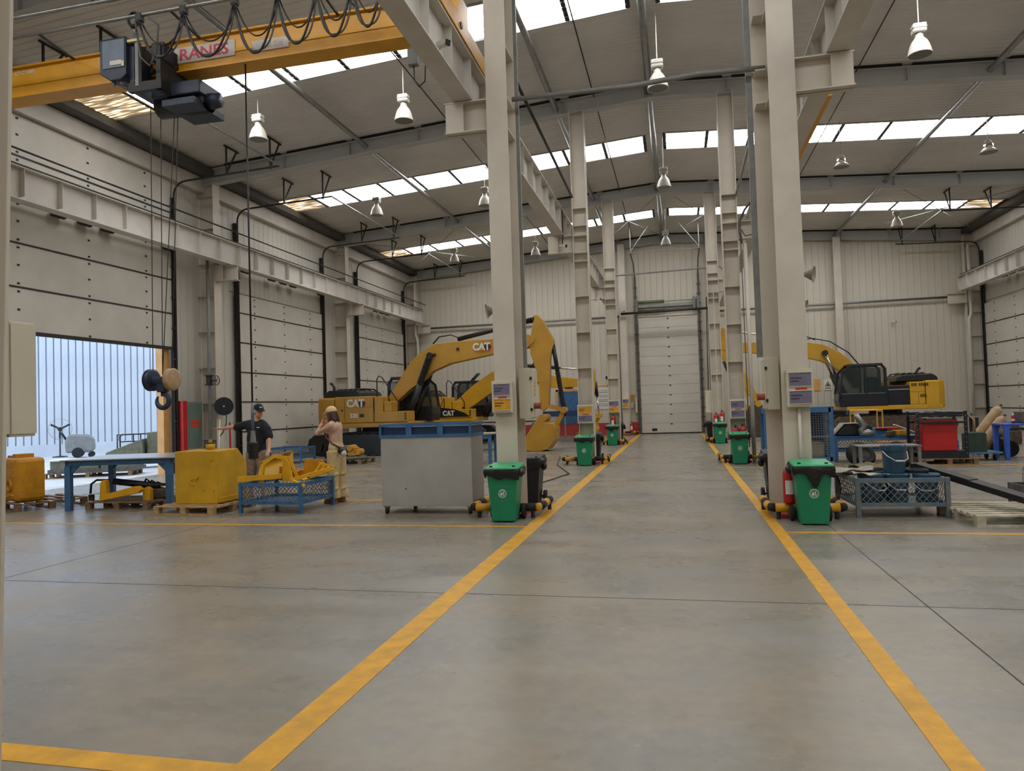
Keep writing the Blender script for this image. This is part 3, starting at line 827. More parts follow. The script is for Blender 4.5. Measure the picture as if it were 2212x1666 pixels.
B('motor_plate', 'trolley_blue', ho, -7.72, -7.15, 9.62, 10.4, 6.50, 6.60)
MB().cyl((-7.15, 10.0, 6.66), (-6.95, 10.0, 6.66), 0.13, 0.11, n=20).build('motor', 'trolley_blue', ho, smooth=True)
for yy in (9.86, 10.24):
    for x in (-8.1, -7.68):
        MB().cyl((x, yy-0.03, 7.22), (x, yy+0.03, 7.22), 0.06, n=14).build('trolley_wheel', 'dark_steel', ho, smooth=True)
arm = MB().bar((-8.05, 9.45, 7.5), (-8.05, 9.45, 8.0), 0.03, 0.03).build('tow_arm', 'grey_paint', ho)
B('lamp_bar', 'cream_plate', arm, -8.18, -7.92, 9.43, 9.47, 7.50, 7.54)
pts = []
for k in range(60):
    a = k*0.55; pts.append((-8.05 + 0.09*math.cos(a), 9.42 + 0.02*math.sin(a*0.7), 7.86 + 0.10*math.sin(a) - k*0.001))
MB().tube(pts, 0.012, 5).build('cable_coil', 'black', arm, smooth=True)
MB().tube([(-8.0, 9.4, 7.8), (-7.9, 9.38, 7.2), (-7.75, 9.4, 7.05), (-7.6, 9.36, 7.2), (-7.5, 9.3, 7.6), (-7.6, 9.2, 7.7)], 0.016, 6).build('cable', 'cable_grey', ho, smooth=True)
MB().tube([(-8.45, 9.5, 6.9), (-8.25, 9.5, 6.80), (-8.05, 9.5, 6.95), (-8.0, 9.5, 7.2)], 0.014, 6).build('cable', 'cable_grey', ho, smooth=True)
for (xa, xb) in ((-8.24, -8.28), (-8.05, -8.10), (-7.78, -8.10), (-7.72, -7.93)):
    MB().cyl((xa, 10.0, 6.7), (xb, 10.0, 2.30), 0.007, n=6).build('wire_rope', 'dark_steel', ho)
hb = MB().cyl((-8.30, 10.0, 2.2), (-7.90, 10.0, 2.2), 0.075, n=14).box(-8.17, -8.03, 9.94, 10.06, 2.02, 2.26).build('hook_block', 'hook_blue', ho, bevel=0.01)
for x, mt in ((-8.31, 'hook_blue'), (-7.93, 'gas_tan')):
    MB().lathe([(0.0, -0.045), (0.15, -0.045), (0.18, -0.035), (0.165, 0), (0.18, 0.035), (0.15, 0.045), (0.0, 0.045)], (x, 10.0, 2.22), (1, 0, 0), 24).build('sheave', mt, hb, smooth=True)
pts = [(-8.10, 10.0, 2.06), (-8.10, 10.0, 1.98)] + [(-8.10 + 0.115*math.sin(a), 10.0, 1.88 + 0.115*math.cos(a)) for a in [0.3 + 5.1*j/14 for j in range(15)]]
MB().tube(pts, 0.04, 10, radii=[0.035, 0.04] + [0.042]*11 + [0.036, 0.03, 0.022, 0.012]).build('hook', 'hook_blue', hb, smooth=True)

# pendant control
pc = T('pendant_control', 'black crane pendant control hanging on a long cable before the man', 'remote control')
MB().cyl((-6.45, 9.95, 7.16), (-6.45, 9.95, 1.78), 0.014, n=8).build('cable', 'black', pc, smooth=True)
MB().tube([(-6.45, 9.95, 1.80), (-6.45, 9.95, 1.6), (-6.45, 9.95, 1.36)], 0.03, 10, radii=[0.018, 0.026, 0.020]).build('cable_sleeve', 'ctrl_blue', pc, smooth=True)
MB().prism([(-6.48, 1.17), (-6.42, 1.17), (-6.44, 1.36), (-6.46, 1.36)], 'y', 9.91, 9.99).build('strain_relief', 'grey_paint', pc, fix=True)
pb = B('housing', 'black', pc, -6.505, -6.395, 9.89, 10.01, 0.92, 1.18, bevel=0.015)
for k in range(4):
    for x in (-6.475, -6.425):
        MB().cyl((x, 9.89, 0.98+k*0.05), (x, 9.88, 0.98+k*0.05), 0.014, n=10).build('button', 'rubber', pb)

# ================================================================ HIGH BAY LAMPS
def lamp_proto():
    t = T('high_bay_lamp', 'x', 'lamp', (0, 0, 0), 0, 'high bay lamps under the roof')
    MB().cyl((0, 0, 0.66), (0, 0, 1.0), 0.012, n=8).build('rod', 'white_enamel', t)
    bl = MB().box(-0.13, 0.13, -0.10, 0.10, 0.45, 0.64).build('ballast_box', 'white_enamel', t, bevel=0.03)
    B('band', 'galv', bl, -0.135, 0.135, -0.105, 0.105, 0.535, 0.552)
    MB().cyl((0, 0, 0.36), (0, 0, 0.46), 0.075, n=16).build('neck', 'galv', t, smooth=True)
    MB().lathe([(0.075, 0.42), (0.082, 0.36), (0.105, 0.33), (0.145, 0.28), (0.182, 0.20), (0.21, 0.10), (0.226, 0.02), (0.23, 0.0), (0.222, 0.0), (0.20, 0.08), (0.15, 0.22), (0.06, 0.31), (0.0, 0.32)], n=28).build('reflector', 'white_enamel', t, smooth=True)
    MB().lathe([(0.0, 0.015), (0.22, 0.015)], n=28).build('lens', 'lamp_grey', t)
    return t
def lamp_flat():
    t = T('high_bay_lamp', 'x', 'lamp', (0, 0, 0), 0, 'high bay lamps under the roof')
    MB().cyl((0, 0, 0.34), (0, 0, 1.0), 0.008, n=6).build('rod', 'galv', t)
    MB().tube([(-0.08, 0, 0.2), (-0.1, 0, 0.3), (-0.05, 0, 0.36), (0.05, 0, 0.36), (0.1, 0, 0.3), (0.08, 0, 0.2)], 0.012, 6).build('hanger', 'galv', t, smooth=True)
    MB().cyl((0, 0, 0.12), (0, 0, 0.24), 0.13, n=20).build('heat_sink', 'chrome', t, smooth=True)
    MB().lathe([(0.13, 0.14), (0.16, 0.10), (0.26, 0.0), (0.25, 0.0), (0.15, 0.09), (0.0, 0.10)], n=28).build('reflector', 'white_enamel', t, smooth=True)
    MB().lathe([(0.0, 0.02), (0.235, 0.02)], n=28).build('lens', 'lamp_grey', t)
    return t
LP = lamp_proto(); LF = lamp_flat()
LAMPS = [(-9.92, 15.8, 0, 'white bell lamp left of the pendant cable in the front lamp row'), (-6.06, 15.8, 0, 'white bell lamp just right of the yellow girder end'),
 (-0.15, 15.8, 0, 'white bell lamp above the aisle in the front lamp row'), (5.05, 15.8, 0, 'largest white bell lamp at upper right'),
 (-10.0, 23.2, 0, 'grey bell lamp over the left bay in the second lamp row'), (-6.1, 23.3, 0, 'bell lamp half hidden by the nearest left column'),
 (-0.15, 23.2, 0, 'bell lamp above the aisle in the second lamp row'), (5.05, 22.9, 1, 'flat chrome lamp right of the nearest right column'),
 (8.97, 22.9, 1, 'flat chrome lamp at the far right of the second row'), (9.0, 31.8, 0, 'small bell lamp over the right excavator'),
 (-9.88, 31.8, 0, 'small bell lamp over the left excavator tail near the back wall'), (-6.02, 31.8, 0, 'small bell lamp beside the nearest left column near the back wall'),
 (-0.22, 31.8, 0, 'small bell lamp straight above the white back door')]
first = {0: LP, 1: LF}; used = {0: False, 1: False}
for (x, y, k, lab) in LAMPS:
    o = first[k] if not used[k] else copy_tree(first[k])
    used[k] = True
    o.location = (x, y, 8.45); o['label'] = lab
    for ch in o.children:
        if ch.name.startswith('rod'):
            z0 = 0.66 if k == 0 else 0.34
            L = roofz(x) - 8.45 - z0
            ch.scale = (1, 1, L/(1.0-z0)); ch.location = (0, 0, z0 - z0*L/(1.0-z0))

# ================================================================ COLUMN FURNITURE
def notice_box(label, x0, x1, y, z0, z1, top, bot, small=False):
    t = T('notice_box', label, 'notice', (0, 0, 0), 0, 'notice boxes on the columns')
    B('case', 'box_beige', t, x0, x1, y-0.10, y, z0, z1, bevel=0.006)
    h = z1 - z0
    for (a, b, mt) in ((0.55, 0.90, top), (0.09, 0.42, bot)):
        s_ = B('screen', mt, t, x0+0.03, x1-0.03, y-0.108, y-0.10, z0+h*a, z0+h*b)
        for k in range(2):
            B('print_line', 'text_dark', s_, x0+0.045, x0+0.045+(x1-x0)*(0.42-0.1*k), y-0.111, y-0.108, z0+h*(a+0.20-0.08*k), z0+h*(a+0.23-0.08*k))
        for (xa, xb, za, zb) in ((x0+0.022, x1-0.022, z0+h*a-0.008, z0+h*a), (x0+0.022, x1-0.022, z0+h*b, z0+h*b+0.008)):
            B('frame_rail', 'box_beige', s_, xa, xb, y-0.116, y-0.10, za, zb)
    B('red_label', 'sticker_red', t, x0+(x1-x0)*0.32, x0+(x1-x0)*0.75, y-0.104, y-0.10, z0+h*0.455, z0+h*0.505)
    return t
notice_box('beige notice box with violet and amber screens on the nearest left column', -2.63, -2.33, 10.19, 1.52, 1.985, 'screen_violet', 'screen_amber')
notice_box('beige notice box with two violet screens on the nearest right column', 1.43, 1.765, 10.19, 1.48, 1.985, 'screen_violet', 'screen_violet')
notice_box('notice box with amber top screen on the second left column', -2.62, -2.2, 19.20, 1.10, 1.60, 'screen_amber', 'screen_violet')
notice_box('notice box with two violet screens on the second right column', 1.31, 1.69, 19.20, 1.12, 1.62, 'screen_violet', 'screen_violet')
notice_box('small notice box on the third left column', -2.63, -2.2, 28.20, 1.25, 1.75, 'screen_violet', 'screen_amber')
notice_box('small notice box on the column left of the white back door', -2.70, -2.36, 36.48, 1.35, 1.85, 'screen_violet', 'screen_amber')

def enclosure(label, x0, x1, y0, y1, z0, z1, side):
    t = T('electrical_cabinet', label, 'cabinet', (0, 0, 0), 0, 'electrical cabinets on the columns')
    B('body', 'box_beige', t, x0, x1, y0, y1-0.03, z0, z1, bevel=0.006)
    xd = x1 if side > 0 else x0
    d_ = B('door', 'box_beige', t, xd if side > 0 else xd-0.02, xd+0.02 if side > 0 else xd, y0+0.02, y1-0.04, z0+0.015, z1-0.015, bevel=0.004)
    xs = xd + 0.02*side
    for zz in (lerp(z0, z1, 0.18), lerp(z0, z1, 0.8)):
        B('hinge', 'black', d_, min(xs, xs-0.03*side), max(xs, xs-0.03*side), y0-0.01, y0+0.03, zz-0.02, zz+0.02)
    zc = lerp(z0, z1, 0.25)
    pl = MB().cyl((xs, lerp(y0, y1, 0.3), zc), (xs+side*0.09, lerp(y0, y1, 0.3), zc), 0.045, n=16).cyl((xs+side*0.09, lerp(y0, y1, 0.3), zc), (xs+side*0.10, lerp(y0, y1, 0.3), zc), 0.056, n=16)
    pl.build('socket', 'red_brown', t, smooth=False)
    return t
e1 = enclosure('beige electrical cabinet with red socket on the nearest left column', -2.30, -2.12, 10.44, 10.92, 1.42, 2.17, 1)
for k in range(4): B('orange_mark', 'orange_paper', e1, -2.098, -2.094, 10.62, 10.70, 1.76+k*0.06, 1.80+k*0.06)
enclosure('beige electrical cabinet with red socket on the nearest right column', 1.22, 1.385, 10.44, 10.92, 1.45, 2.17, -1)
e3 = T('electrical_cabinet', 'beige electrical cabinet on the blurred column at the left edge', 'cabinet', (0, 0, 0), 0, 'electrical cabinets on the columns')
B('body', 'box_beige', e3, -2.50, -2.28, 2.05, 2.15, 1.55, 1.96, bevel=0.004); B('door', 'box_beige', e3, -2.50, -2.28, 2.03, 2.05, 1.56, 1.95, bevel=0.003); B('side_plate', 'box_beige', e3, -2.28, -2.275, 2.05, 2.15, 1.56, 1.95); B('recess', 'cab_recess', e3, -2.50, -2.31, 2.026, 2.03, 1.60, 1.92)  # thin darker plate puts the shade of a recess into colour
o = B('junction_box', 'box_beige', None, -2.10, -1.98, 37.12, 37.34, 1.1, 1.85, bevel=0.005); tag(o, 'beige junction box between third column and white back door', 'cabinet')
o = B('junction_box', 'box_beige', None, 1.06, 1.29, 28.3, 28.5, 1.15, 2.0, bevel=0.005); tag(o, 'tall beige junction box left of the third right column', 'cabinet')
MB().tube([(1.17, 28.4, 2.0), (1.18, 28.38, 2.1), (1.24, 28.4, 5.6)], 0.02, 6).build('pipe', 'dark_steel', o, smooth=True)
t = T('switch_box', 'small control switches on the wall left of the white door', 'switch')
B('case', 'box_beige', t, -2.32, -2.18, YB-0.12, YB-0.02, 1.35, 1.62, bevel=0.005)
B('case', 'grey_paint', t, -2.14, -2.02, YB-0.12, YB-0.02, 1.38, 1.58, bevel=0.005)
MB().cyl((-2.08, YB-0.12, 1.50), (-2.08, YB-0.14, 1.50), 0.03, n=10).build('button', 'black', t)
o = B('notice_sheet', 'orange_paper', None, -2.36, -2.10, YB-0.035, YB-0.02, 1.72, 2.05); tag(o, 'orange printed sheet above the switches left of the white door', 'poster')
for k in range(4): B('print_line', 'text_dark', o, -2.33, -2.13, YB-0.038, YB-0.035, 1.77+k*0.07, 1.79+k*0.07)

# conduits on the nearest columns
def conduit(label, pts, r, mt, grp='vertical conduits on the columns'):
    o = MB().tube(pts, r, 8).build('conduit', mt, None, smooth=True); tag(o, label, 'conduit', grp); return o
conduit('beige conduit below the notice box on the nearest right column', [(1.58, 10.16, 1.48), (1.58, 10.16, 0.3)], 0.022, 'column_paint')
conduit('pale conduit running down beside the second right column', [(1.84, 19.1, 5.6), (1.86, 19.1, 0.0)], 0.05, 'column_paint')
conduit('thin dark cable pair down the second right column', [(1.74, 19.05, 5.6), (1.745, 19.05, 3.0), (1.75, 19.05, 0.4)], 0.013, 'cable_grey')
conduit('thick dark cable bundle bending around the second right bracket', [(2.2, 16.5, 6.5), (1.85, 18.9, 6.42), (1.74, 19.05, 6.2), (1.72, 19.05, 5.95), (1.76, 19.05, 5.6)], 0.03, 'cable_grey')
conduit('thin black cable from the bundle to the camera on the second right bracket', [(1.76, 19.05, 5.95), (1.85, 19.05, 5.78), (2.1, 19.05, 5.82), (2.3, 19.1, 5.9)], 0.012, 'black')
conduit('black cable dropping to the camera on the second left bracket', [(-2.85, 19.15, 7.0), (-2.85, 19.15, 6.3), (-2.87, 19.12, 5.95)], 0.014, 'black')
conduit('dark service rail running along the left aisle runway', [(-2.55, 11.0, 7.35), (-2.55, 19.0, 7.2)], 0.035, 'dark_steel')
conduit('pale grey service rail along the right aisle runway', [(1.70, 10.7, 7.2), (1.69, 19.24, 6.9)], 0.035, 'galv')
conduit('dark conduit down the column right of the white back door', [(1.64, 36.46, 6.2), (1.64, 36.46, 0.0)], 0.022, 'gutter')
conduit('dark conduit down the column left of the white back door', [(-2.74, 36.46, 6.1), (-2.74, 36.46, 0.0)], 0.022, 'gutter')
conduit('grey downpipe in the left back corner', [(-13.6, 36.3, 8.6), (-13.6, 36.3, 5.6), (-13.5, 36.3, 5.3), (-13.5, 36.3, 0.05)], 0.06, 'wall_left_paint')
conduit('grey downpipe in the right back corner', [(13.25, 36.5, 8.4), (13.25, 36.5, 5.2), (13.15, 36.5, 4.95), (13.15, 36.5, 0.05)], 0.07, 'wall_left_paint')
# yellow bar on the right runway
o = B('conductor_bar', 'crane_yellow', None, 2.44, 2.54, 11.9, 15.2, 6.30, 6.42); tag(o, 'yellow bar alongside the runway right of the nearest right column', 'bar')

def cctv(label, loc, d, mount):
    t = T('security_camera', label, 'camera', loc, math.atan2(d[1], d[0]), 'security cameras')
    MB().obox((0.03, 0, 0), (0.20, 0.075, 0.075), (0, 0.2, 0)).build('housing', 'white_enamel', t, bevel=0.01)
    MB().obox((0.13, 0, -0.022), (0.03, 0.07, 0.07), (0, 0.2, 0)).build('lens', 'black', t)
    MB().tube([(-0.02, 0, -0.03), (-0.08, 0, -0.08), mount], 0.014, 6).build('arm', 'white_enamel', t)
cctv('white camera on the second left bracket', (-2.88, 19.1, 5.92), (0.9, -0.4), (-0.12, 0.08, -0.08))
cctv('white camera on the third left bracket', (-2.9, 28.1, 5.75), (0.9, -0.4), (-0.12, 0.08, -0.08))
cctv('white camera on the second right bracket', (2.25, 19.05, 5.95), (-0.9, -0.4), (-0.1, 0.1, -0.05))
cctv('dark camera under the runway beside the nearest left column', (-2.86, 8.9, 6.42), (0.8, -0.5), (-0.1, 0.0, -0.1))
cctv('camera on a white arm high on the nearest right column', (1.47, 10.0, 7.32), (-0.9, -0.3), (-0.28, 0.05, 0.05))
cctv('small camera on the dark pipe left of the white back door', (-2.55, 36.2, 6.25), (0.9, -0.4), (-0.1, 0.0, -0.08))
cctv('small white camera on the back wall above the right excavator', (10.15, YB-0.2, 5.1), (0.8, -0.5), (-0.08, 0.12, 0.0))
def horn(label, loc, s):
    t = T('loudspeaker', label, 'speaker', loc, 0, 'horn loudspeakers')
    MB().lathe([(0.03, 0.0), (0.045, 0.08), (0.09, 0.16), (0.12, 0.18)], (0, 0, 0), (s, -0.4, -0.15), 16).build('horn', 'cloth_grey', t, smooth=True)
    MB().tube([(0, 0, 0), (0, 0.05, -0.15), (0, 0.05, -0.45)], 0.015, 6).build('stalk', 'cloth_grey', t)
    MB().lathe([(0.03, 0.0), (0.06, 0.08)], (0, 0.03, -0.42), (s, -0.4, -0.1), 12).build('small_horn', 'cloth_grey', t, smooth=True)
horn('grey horn speaker on the left side of the nearest left column', (-2.66, 10.75, 3.12), -1)
horn('grey horn speaker on the right side of the nearest right column', (1.77, 10.75, 3.35), 1)

# ================================================================ BINS, GUARDS, EXTINGUISHERS
def bin_proto(body, lid, name='wheelie_bin'):
    t = T(name, 'x', 'bin', (0, 0, 0), 0)
    def ring(w, d, z, yo=0): return [(-w, -d+yo, z), (w, -d+yo, z), (w, d+yo, z), (-w, d+yo, z)]
    v = ring(0.165, 0.175, 0.015, -0.03) + ring(0.215, 0.225, 0.70) + ring(0.235, 0.245, 0.70) + ring(0.235, 0.245, 0.735)
    f = [(3, 2, 1, 0)]
    for k in range(3):
        for j in range(4): f.append((k*4+j, k*4+(j+1) % 4, (k+1)*4+(j+1) % 4, (k+1)*4+j))
    f.append((12, 13, 14, 15))
    MB().add(v, f).build('body', body, t, bevel=0.012)
    ld = MB().add([(-0.24, -0.25, 0.735), (0.24, -0.25, 0.735), (0.24, 0.25, 0.745), (-0.24, 0.25, 0.745), (-0.235, -0.24, 0.765), (0.235, -0.24, 0.765), (0.225, 0.24, 0.80), (-0.225, 0.24, 0.80)],
                  [(3,2,1,0),(4,5,6,7),(0,1,5,4),(1,2,6,5),(2,3,7,6),(3,0,4,7)]).build('lid', lid, t, bevel=0.012)
    for x in (-0.16, 0.16): B('lid_knob', 'black', ld, x-0.018, x+0.018, -0.2, -0.165, 0.765, 0.785)
    MB().cyl((-0.2, 0.27, 0.75), (0.2, 0.27, 0.75), 0.016, n=8).build('handle', lid, t, smooth=True)
    for x in (-0.225, 0.225):
        MB().cyl((x-0.025, 0.16, 0.10), (x+0.025, 0.16, 0.10), 0.10, n=20).build('wheel', 'rubber', t, smooth=False, bevel=0.01)
        MB().cyl((x-0.028, 0.16, 0.10), (x+0.028, 0.16, 0.10), 0.055, n=14).build('hub', 'dark_steel', t)
    MB().cyl((-0.2, 0.16, 0.10), (0.2, 0.16, 0.10), 0.015, n=8).build('axle', 'dark_steel', t)
    return t
def bag(t, drips, seed):
    rnd = random.Random(seed)
    v = []; f = []
    path = []
    for (ax, ay, bx, by) in ((-0.245, -0.255, 0.245, -0.255), (0.245, -0.255, 0.25, 0.24), (0.25, 0.24, -0.25, 0.24), (-0.25, 0.24, -0.245, -0.255)):
        for k in range(10): path.append((lerp(ax, bx, k/10), lerp(ay, by, k/10)))
    n = len(path)
    for i, (x, y) in enumerate(path):
        low = 0.63 + 0.03*math.sin(i*1.1) + rnd.uniform(-0.012, 0.012)
        for (cx, wd, dd) in drips:
            if y < -0.25: low -= dd*max(0, 1 - abs(x-cx)/wd)
        k = 1.0
        v.append((x, y, 0.738)); 
        v.append((x*1.05 + rnd.uniform(-0.006, 0.006), y*1.04 + rnd.uniform(-0.006, 0.006), 0.70))
        v.append((x*(0.97+rnd.uniform(-0.01, 0.03)), y*(0.985+rnd.uniform(-0.005, 0.02)), low))
    for i in range(n):
        j = (i+1) % n
        f += [(3*i, 3*i+1, 3*j+1, 3*j), (3*i+1, 3*i+2, 3*j+2, 3*j+1)]
    return MB().add(v, f).build('bin_liner', 'black_plastic', t, smooth=True)
def emblem(t):
    r = MB()
    pts = [(0.056*math.cos(a), 0, 0.056*math.sin(a)) for a in [2*PI*k/28 for k in range(28)]]
    r.tube(pts, 0.0032, 5, closed=True)
    pts = [(0.042*math.cos(a), 0, 0.042*math.sin(a)) for a in [2*PI*k/28 for k in range(28)]]
    r.tube(pts, 0.0022, 5, closed=True)
    r.box(-0.026, -0.002, -0.002, 0.002, -0.026, 0.008).box(-0.029, 0.001, -0.002, 0.002, 0.010, 0.014)
    r.box(0.008, 0.022, -0.002, 0.002, -0.006, 0.016).box(0.008, 0.013, -0.002, 0.002, -0.028, -0.004).box(0.017, 0.024, -0.002, 0.002, -0.028, -0.004)
    r.cyl((0.014, -0.002, 0.025), (0.014, 0.002, 0.025), 0.006, n=8).bar((0.008, 0, 0.012), (-0.010, 0, 0.022), 0.003, 0.004)
    for k in range(5):
        a = PI/2 + (k-2)*0.35
        r.box(0.049*math.cos(a)-0.004, 0.049*math.cos(a)+0.004, -0.002, 0.002, 0.049*math.sin(a)-0.004, 0.049*math.sin(a)+0.004)
    return r.build('emblem', 'white_print', t, loc=(0.0, -0.2185, 0.40), rot=(0.029, 0, 0))
BINS = [(-2.42, 9.90, 0.03, 'green wheelie bin with black liner left of the aisle, nearest', [(0.12, 0.12, 0.05)]),
        (1.63, 9.80, -0.02, 'green wheelie bin with drooping black liner right of the aisle, nearest', [(0.02, 0.09, 0.20)]),
        (-2.42, 18.88, 0.0, 'green wheelie bin before the second left aisle column', []),
        (1.48, 18.80, 0.0, 'green wheelie bin before the second right aisle column', []),
        (-2.48, 27.86, 0.0, 'green wheelie bin before the third left aisle column', [(0, 0.2, 0.06)]),
        (1.52, 27.86, 0.0, 'green wheelie bin before the third right aisle column', [(0.1, 0.12, 0.04)])]
GB = bin_proto('bin_green', 'lid_green')
KB = bin_proto('black', 'dark_steel', 'waste_bin')
def place(proto, loc, rz, label, group, flag=[set()]):
    if proto.name not in flag[0]: flag[0].add(proto.name); o = proto
    else: o = copy_tree(proto)
    o.location = loc; o.rotation_euler = (0, 0, rz); o['label'] = label; o['group'] = group
    return o
green = [place(GB, (x, y, 0), rz, lab, 'green wheelie bins') for (x, y, rz, lab, dr) in BINS]
black = [place(KB, (x, y, 0), rz, lab, 'black waste bins') for (x, y, rz, lab) in (
    (-2.43, 11.65, 0.0, 'black waste bin behind the nearest left column'), (1.50, 11.85, 0.0, 'black waste bin behind the nearest right column'),
    (-2.36, 20.4, 0.0, 'black waste bin behind the second left column'), (1.62, 20.4, 0.0, 'black waste bin behind the second right column'),
    (-2.38, 29.4, 0.0, 'black waste bin behind the third left column'), (1.3, 29.4, 0.0, 'black waste bin behind the third right column'))]
for i, o in enumerate(green):
    bag(o, BINS[i][4], 11+i); emblem(o)
for i, o in enumerate(black):
    bag(o, [(0.1, 0.15, 0.1)], 31+i)
    sx = 1 if o.location.x < 0 else -1
    k_ = MB().ell((sx*0.24, -0.16, 0.70), (0.07, 0.09, 0.06), 10, 7).ell((sx*0.27, -0.12, 0.62), (0.05, 0.06, 0.07), 10, 7); k_.build('liner_knot', 'black_plastic', o, smooth=True)
for o, px_, py_ in ((green[0], 0.25, -0.1), (green[1], -0.26, 0.05)):
    MB().ell((px_, py_, 0.68), (0.045, 0.10, 0.06), 10, 7).build('liner_knot', 'black_plastic', o, smooth=True)

def guard(label, x0, x1, y0, y1, z=0.15, r=0.058, back=False):
    t = T('column_guard', label, 'guard', (0, 0, 0), 0, 'striped column guards')
    path = [(x0, y1), (x0, y0+0.06), (x0+0.06, y0), (x1-0.06, y0), (x1, y0+0.06), (x1, y1)]
    segs = []
    acc = []
    for i in range(len(path)-1):
        a = Vector((path[i][0], path[i][1], z)); b = Vector((path[i+1][0], path[i+1][1], z)); L = (b-a).length
        k = max(1, round(L/0.24))
        for j in range(k): acc.append((a.lerp(b, j/k), a.lerp(b, (j+1)/k)))
    for i, (a, b) in enumerate(acc):
        MB().cyl(a, b, r, n=12).build('pipe_section', 'line_yellow' if i % 2 == 0 else 'rubber', t, smooth=True)
    for (x, y) in ((x0, y1-0.05), (x0+0.1, y0), (x1-0.1, y0), (x1, y1-0.05)):
        MB().cyl((x, y, 0), (x, y, z), 0.03, n=8).build('foot', 'dark_steel', t)
guard('yellow black pipe guard around the nearest left column', -2.98, -1.98, 10.12, 10.98)
guard('yellow black pipe guard around the nearest right column', 1.16, 2.08, 10.1, 10.98)
guard('yellow black pipe guard around the second left column', -3.05, -1.9, 19.15, 20.0)
guard('yellow black pipe guard around the second right column', 1.05, 2.3, 19.1, 20.0)
guard('yellow black pipe guard around the third left column', -2.95, -2.0, 28.15, 28.95)
guard('yellow black pipe guard around the third right column', 1.1, 2.05, 28.15, 28.95)
guard('yellow black pipe guard left of the white back door', -2.92, -2.0, 36.25, 36.6)
guard('yellow black pipe guard right of the white back door', 1.45, 2.2, 36.25, 36.6)

def ext_proto():
    t = T('fire_extinguisher', 'x', 'extinguisher', (0, 0, 0), 0)
    MB().lathe([(0.0, 0.0), (0.072, 0.0), (0.078, 0.015), (0.078, 0.38), (0.066, 0.43), (0.03, 0.46), (0.022, 0.49), (0.0, 0.49)], n=20).build('cylinder', 'red_paint', t, smooth=True)
    MB().box(-0.012, 0.012, -0.07, 0.04, 0.50, 0.515).bar((0, -0.0, 0.49), (0, -0.08, 0.545), 0.016, 0.012).box(-0.02, 0.02, -0.02, 0.02, 0.47, 0.51).build('valve', 'black', t)
    MB().tube([(0.0, 0.03, 0.49), (0.06, 0.05, 0.50), (0.10, 0.03, 0.40), (0.095, 0.0, 0.2), (0.09, -0.01, 0.12)], 0.010, 6).build('hose', 'black', t, smooth=True)
    lb = MB(); vs = []; fs_ = []
    for k in range(7):
        a = -PI/2 - 0.65 + 1.3*k/6
        vs += [(0.0795*math.cos(a), 0.0795*math.sin(a), 0.12), (0.0795*math.cos(a), 0.0795*math.sin(a), 0.30)]
    for k in range(6): fs_.append((2*k, 2*k+2, 2*k+3, 2*k+1))
    lb.add(vs, fs_).build('label', 'paper', t)
    return t
EX = ext_proto()
for (x, y, z, lab) in ((1.40, 10.06, 0.22, 'red fire extinguisher between the nearest right bin and column'), (-2.36, 10.0, 0.06, 'red fire extinguisher half hidden behind the nearest left bin'),
                   (1.42, 19.12, 0.42, 'left one of two extinguishers on the second right column'), (1.60, 19.12, 0.45, 'right one of two extinguishers on the second right column'),
                   (1.40, 28.1, 0.62, 'small pale labelled extinguisher left on the third right column'), (1.62, 28.1, 0.70, 'red extinguisher right on the third right column'),
                   (-2.46, 28.1, 0.66, 'red extinguisher on the third left column'), (-2.26, 36.2, 0.16, 'orange red extinguisher left of the white back door'),
                   (1.62, 36.2, 0.2, 'small extinguisher right of the white back door')):
    place(EX, (x, y, z), random.uniform(-0.3, 0.3), lab, 'fire extinguishers')
# ================================================================ EXCAVATORS
def cat_logo(parent, x, z, h, y, hexa=True):
    """lettering on a plate facing -Y; x,z = centre, h = letter height"""
    if hexa:
        cx = x + h*0.95
        hx = [(cx-0.95*h, z-0.55*h), (cx-0.2*h, z-0.62*h), (cx+0.35*h, z-0.62*h), (cx+0.72*h, z+0.0*h), (cx+0.35*h, z+0.62*h), (cx-0.2*h, z+0.62*h)]
        MB().prism(hx, 'y', y-0.006, y).build('logo_plate', 'sticker_red', parent, fix=True)
        hx2 = [(cx-0.9*h, z-0.45*h), (cx-0.2*h, z-0.5*h), (cx+0.27*h, z-0.5*h), (cx+0.56*h, z), (cx+0.27*h, z+0.5*h), (cx-0.2*h, z+0.5*h)]
        MB().prism(hx2, 'y', y-0.010, y-0.006).build('logo_plate', 'exc_black', parent, fix=True)
    text('lettering', 'CAT', h*1.5, 'white_print', parent, (x, y-0.016, z), (PI/2, 0, 0), 0.003, 0.020*h/0.3, 0.92)
    MB().prism([(x-0.42*h, z-0.52*h), (x+0.42*h, z-0.52*h), (x, z-0.08*h)], 'y', y-0.024, y-0.020).build('logo_triangle', 'line_yellow', parent, fix=True)

def bellows(p0, p1, r, n=14, amp=0.22):
    p0 = Vector(p0); p1 = Vector(p1); d = p1 - p0; L = d.length
    prof = []
    for i in range(n):
        prof += [(r*(1-amp), L*i/n), (r, L*(i+0.5)/n)]
    prof += [(r*(1-amp), L), (0, L)]
    return MB().lathe([(0, 0)] + prof, p0, d, 16)

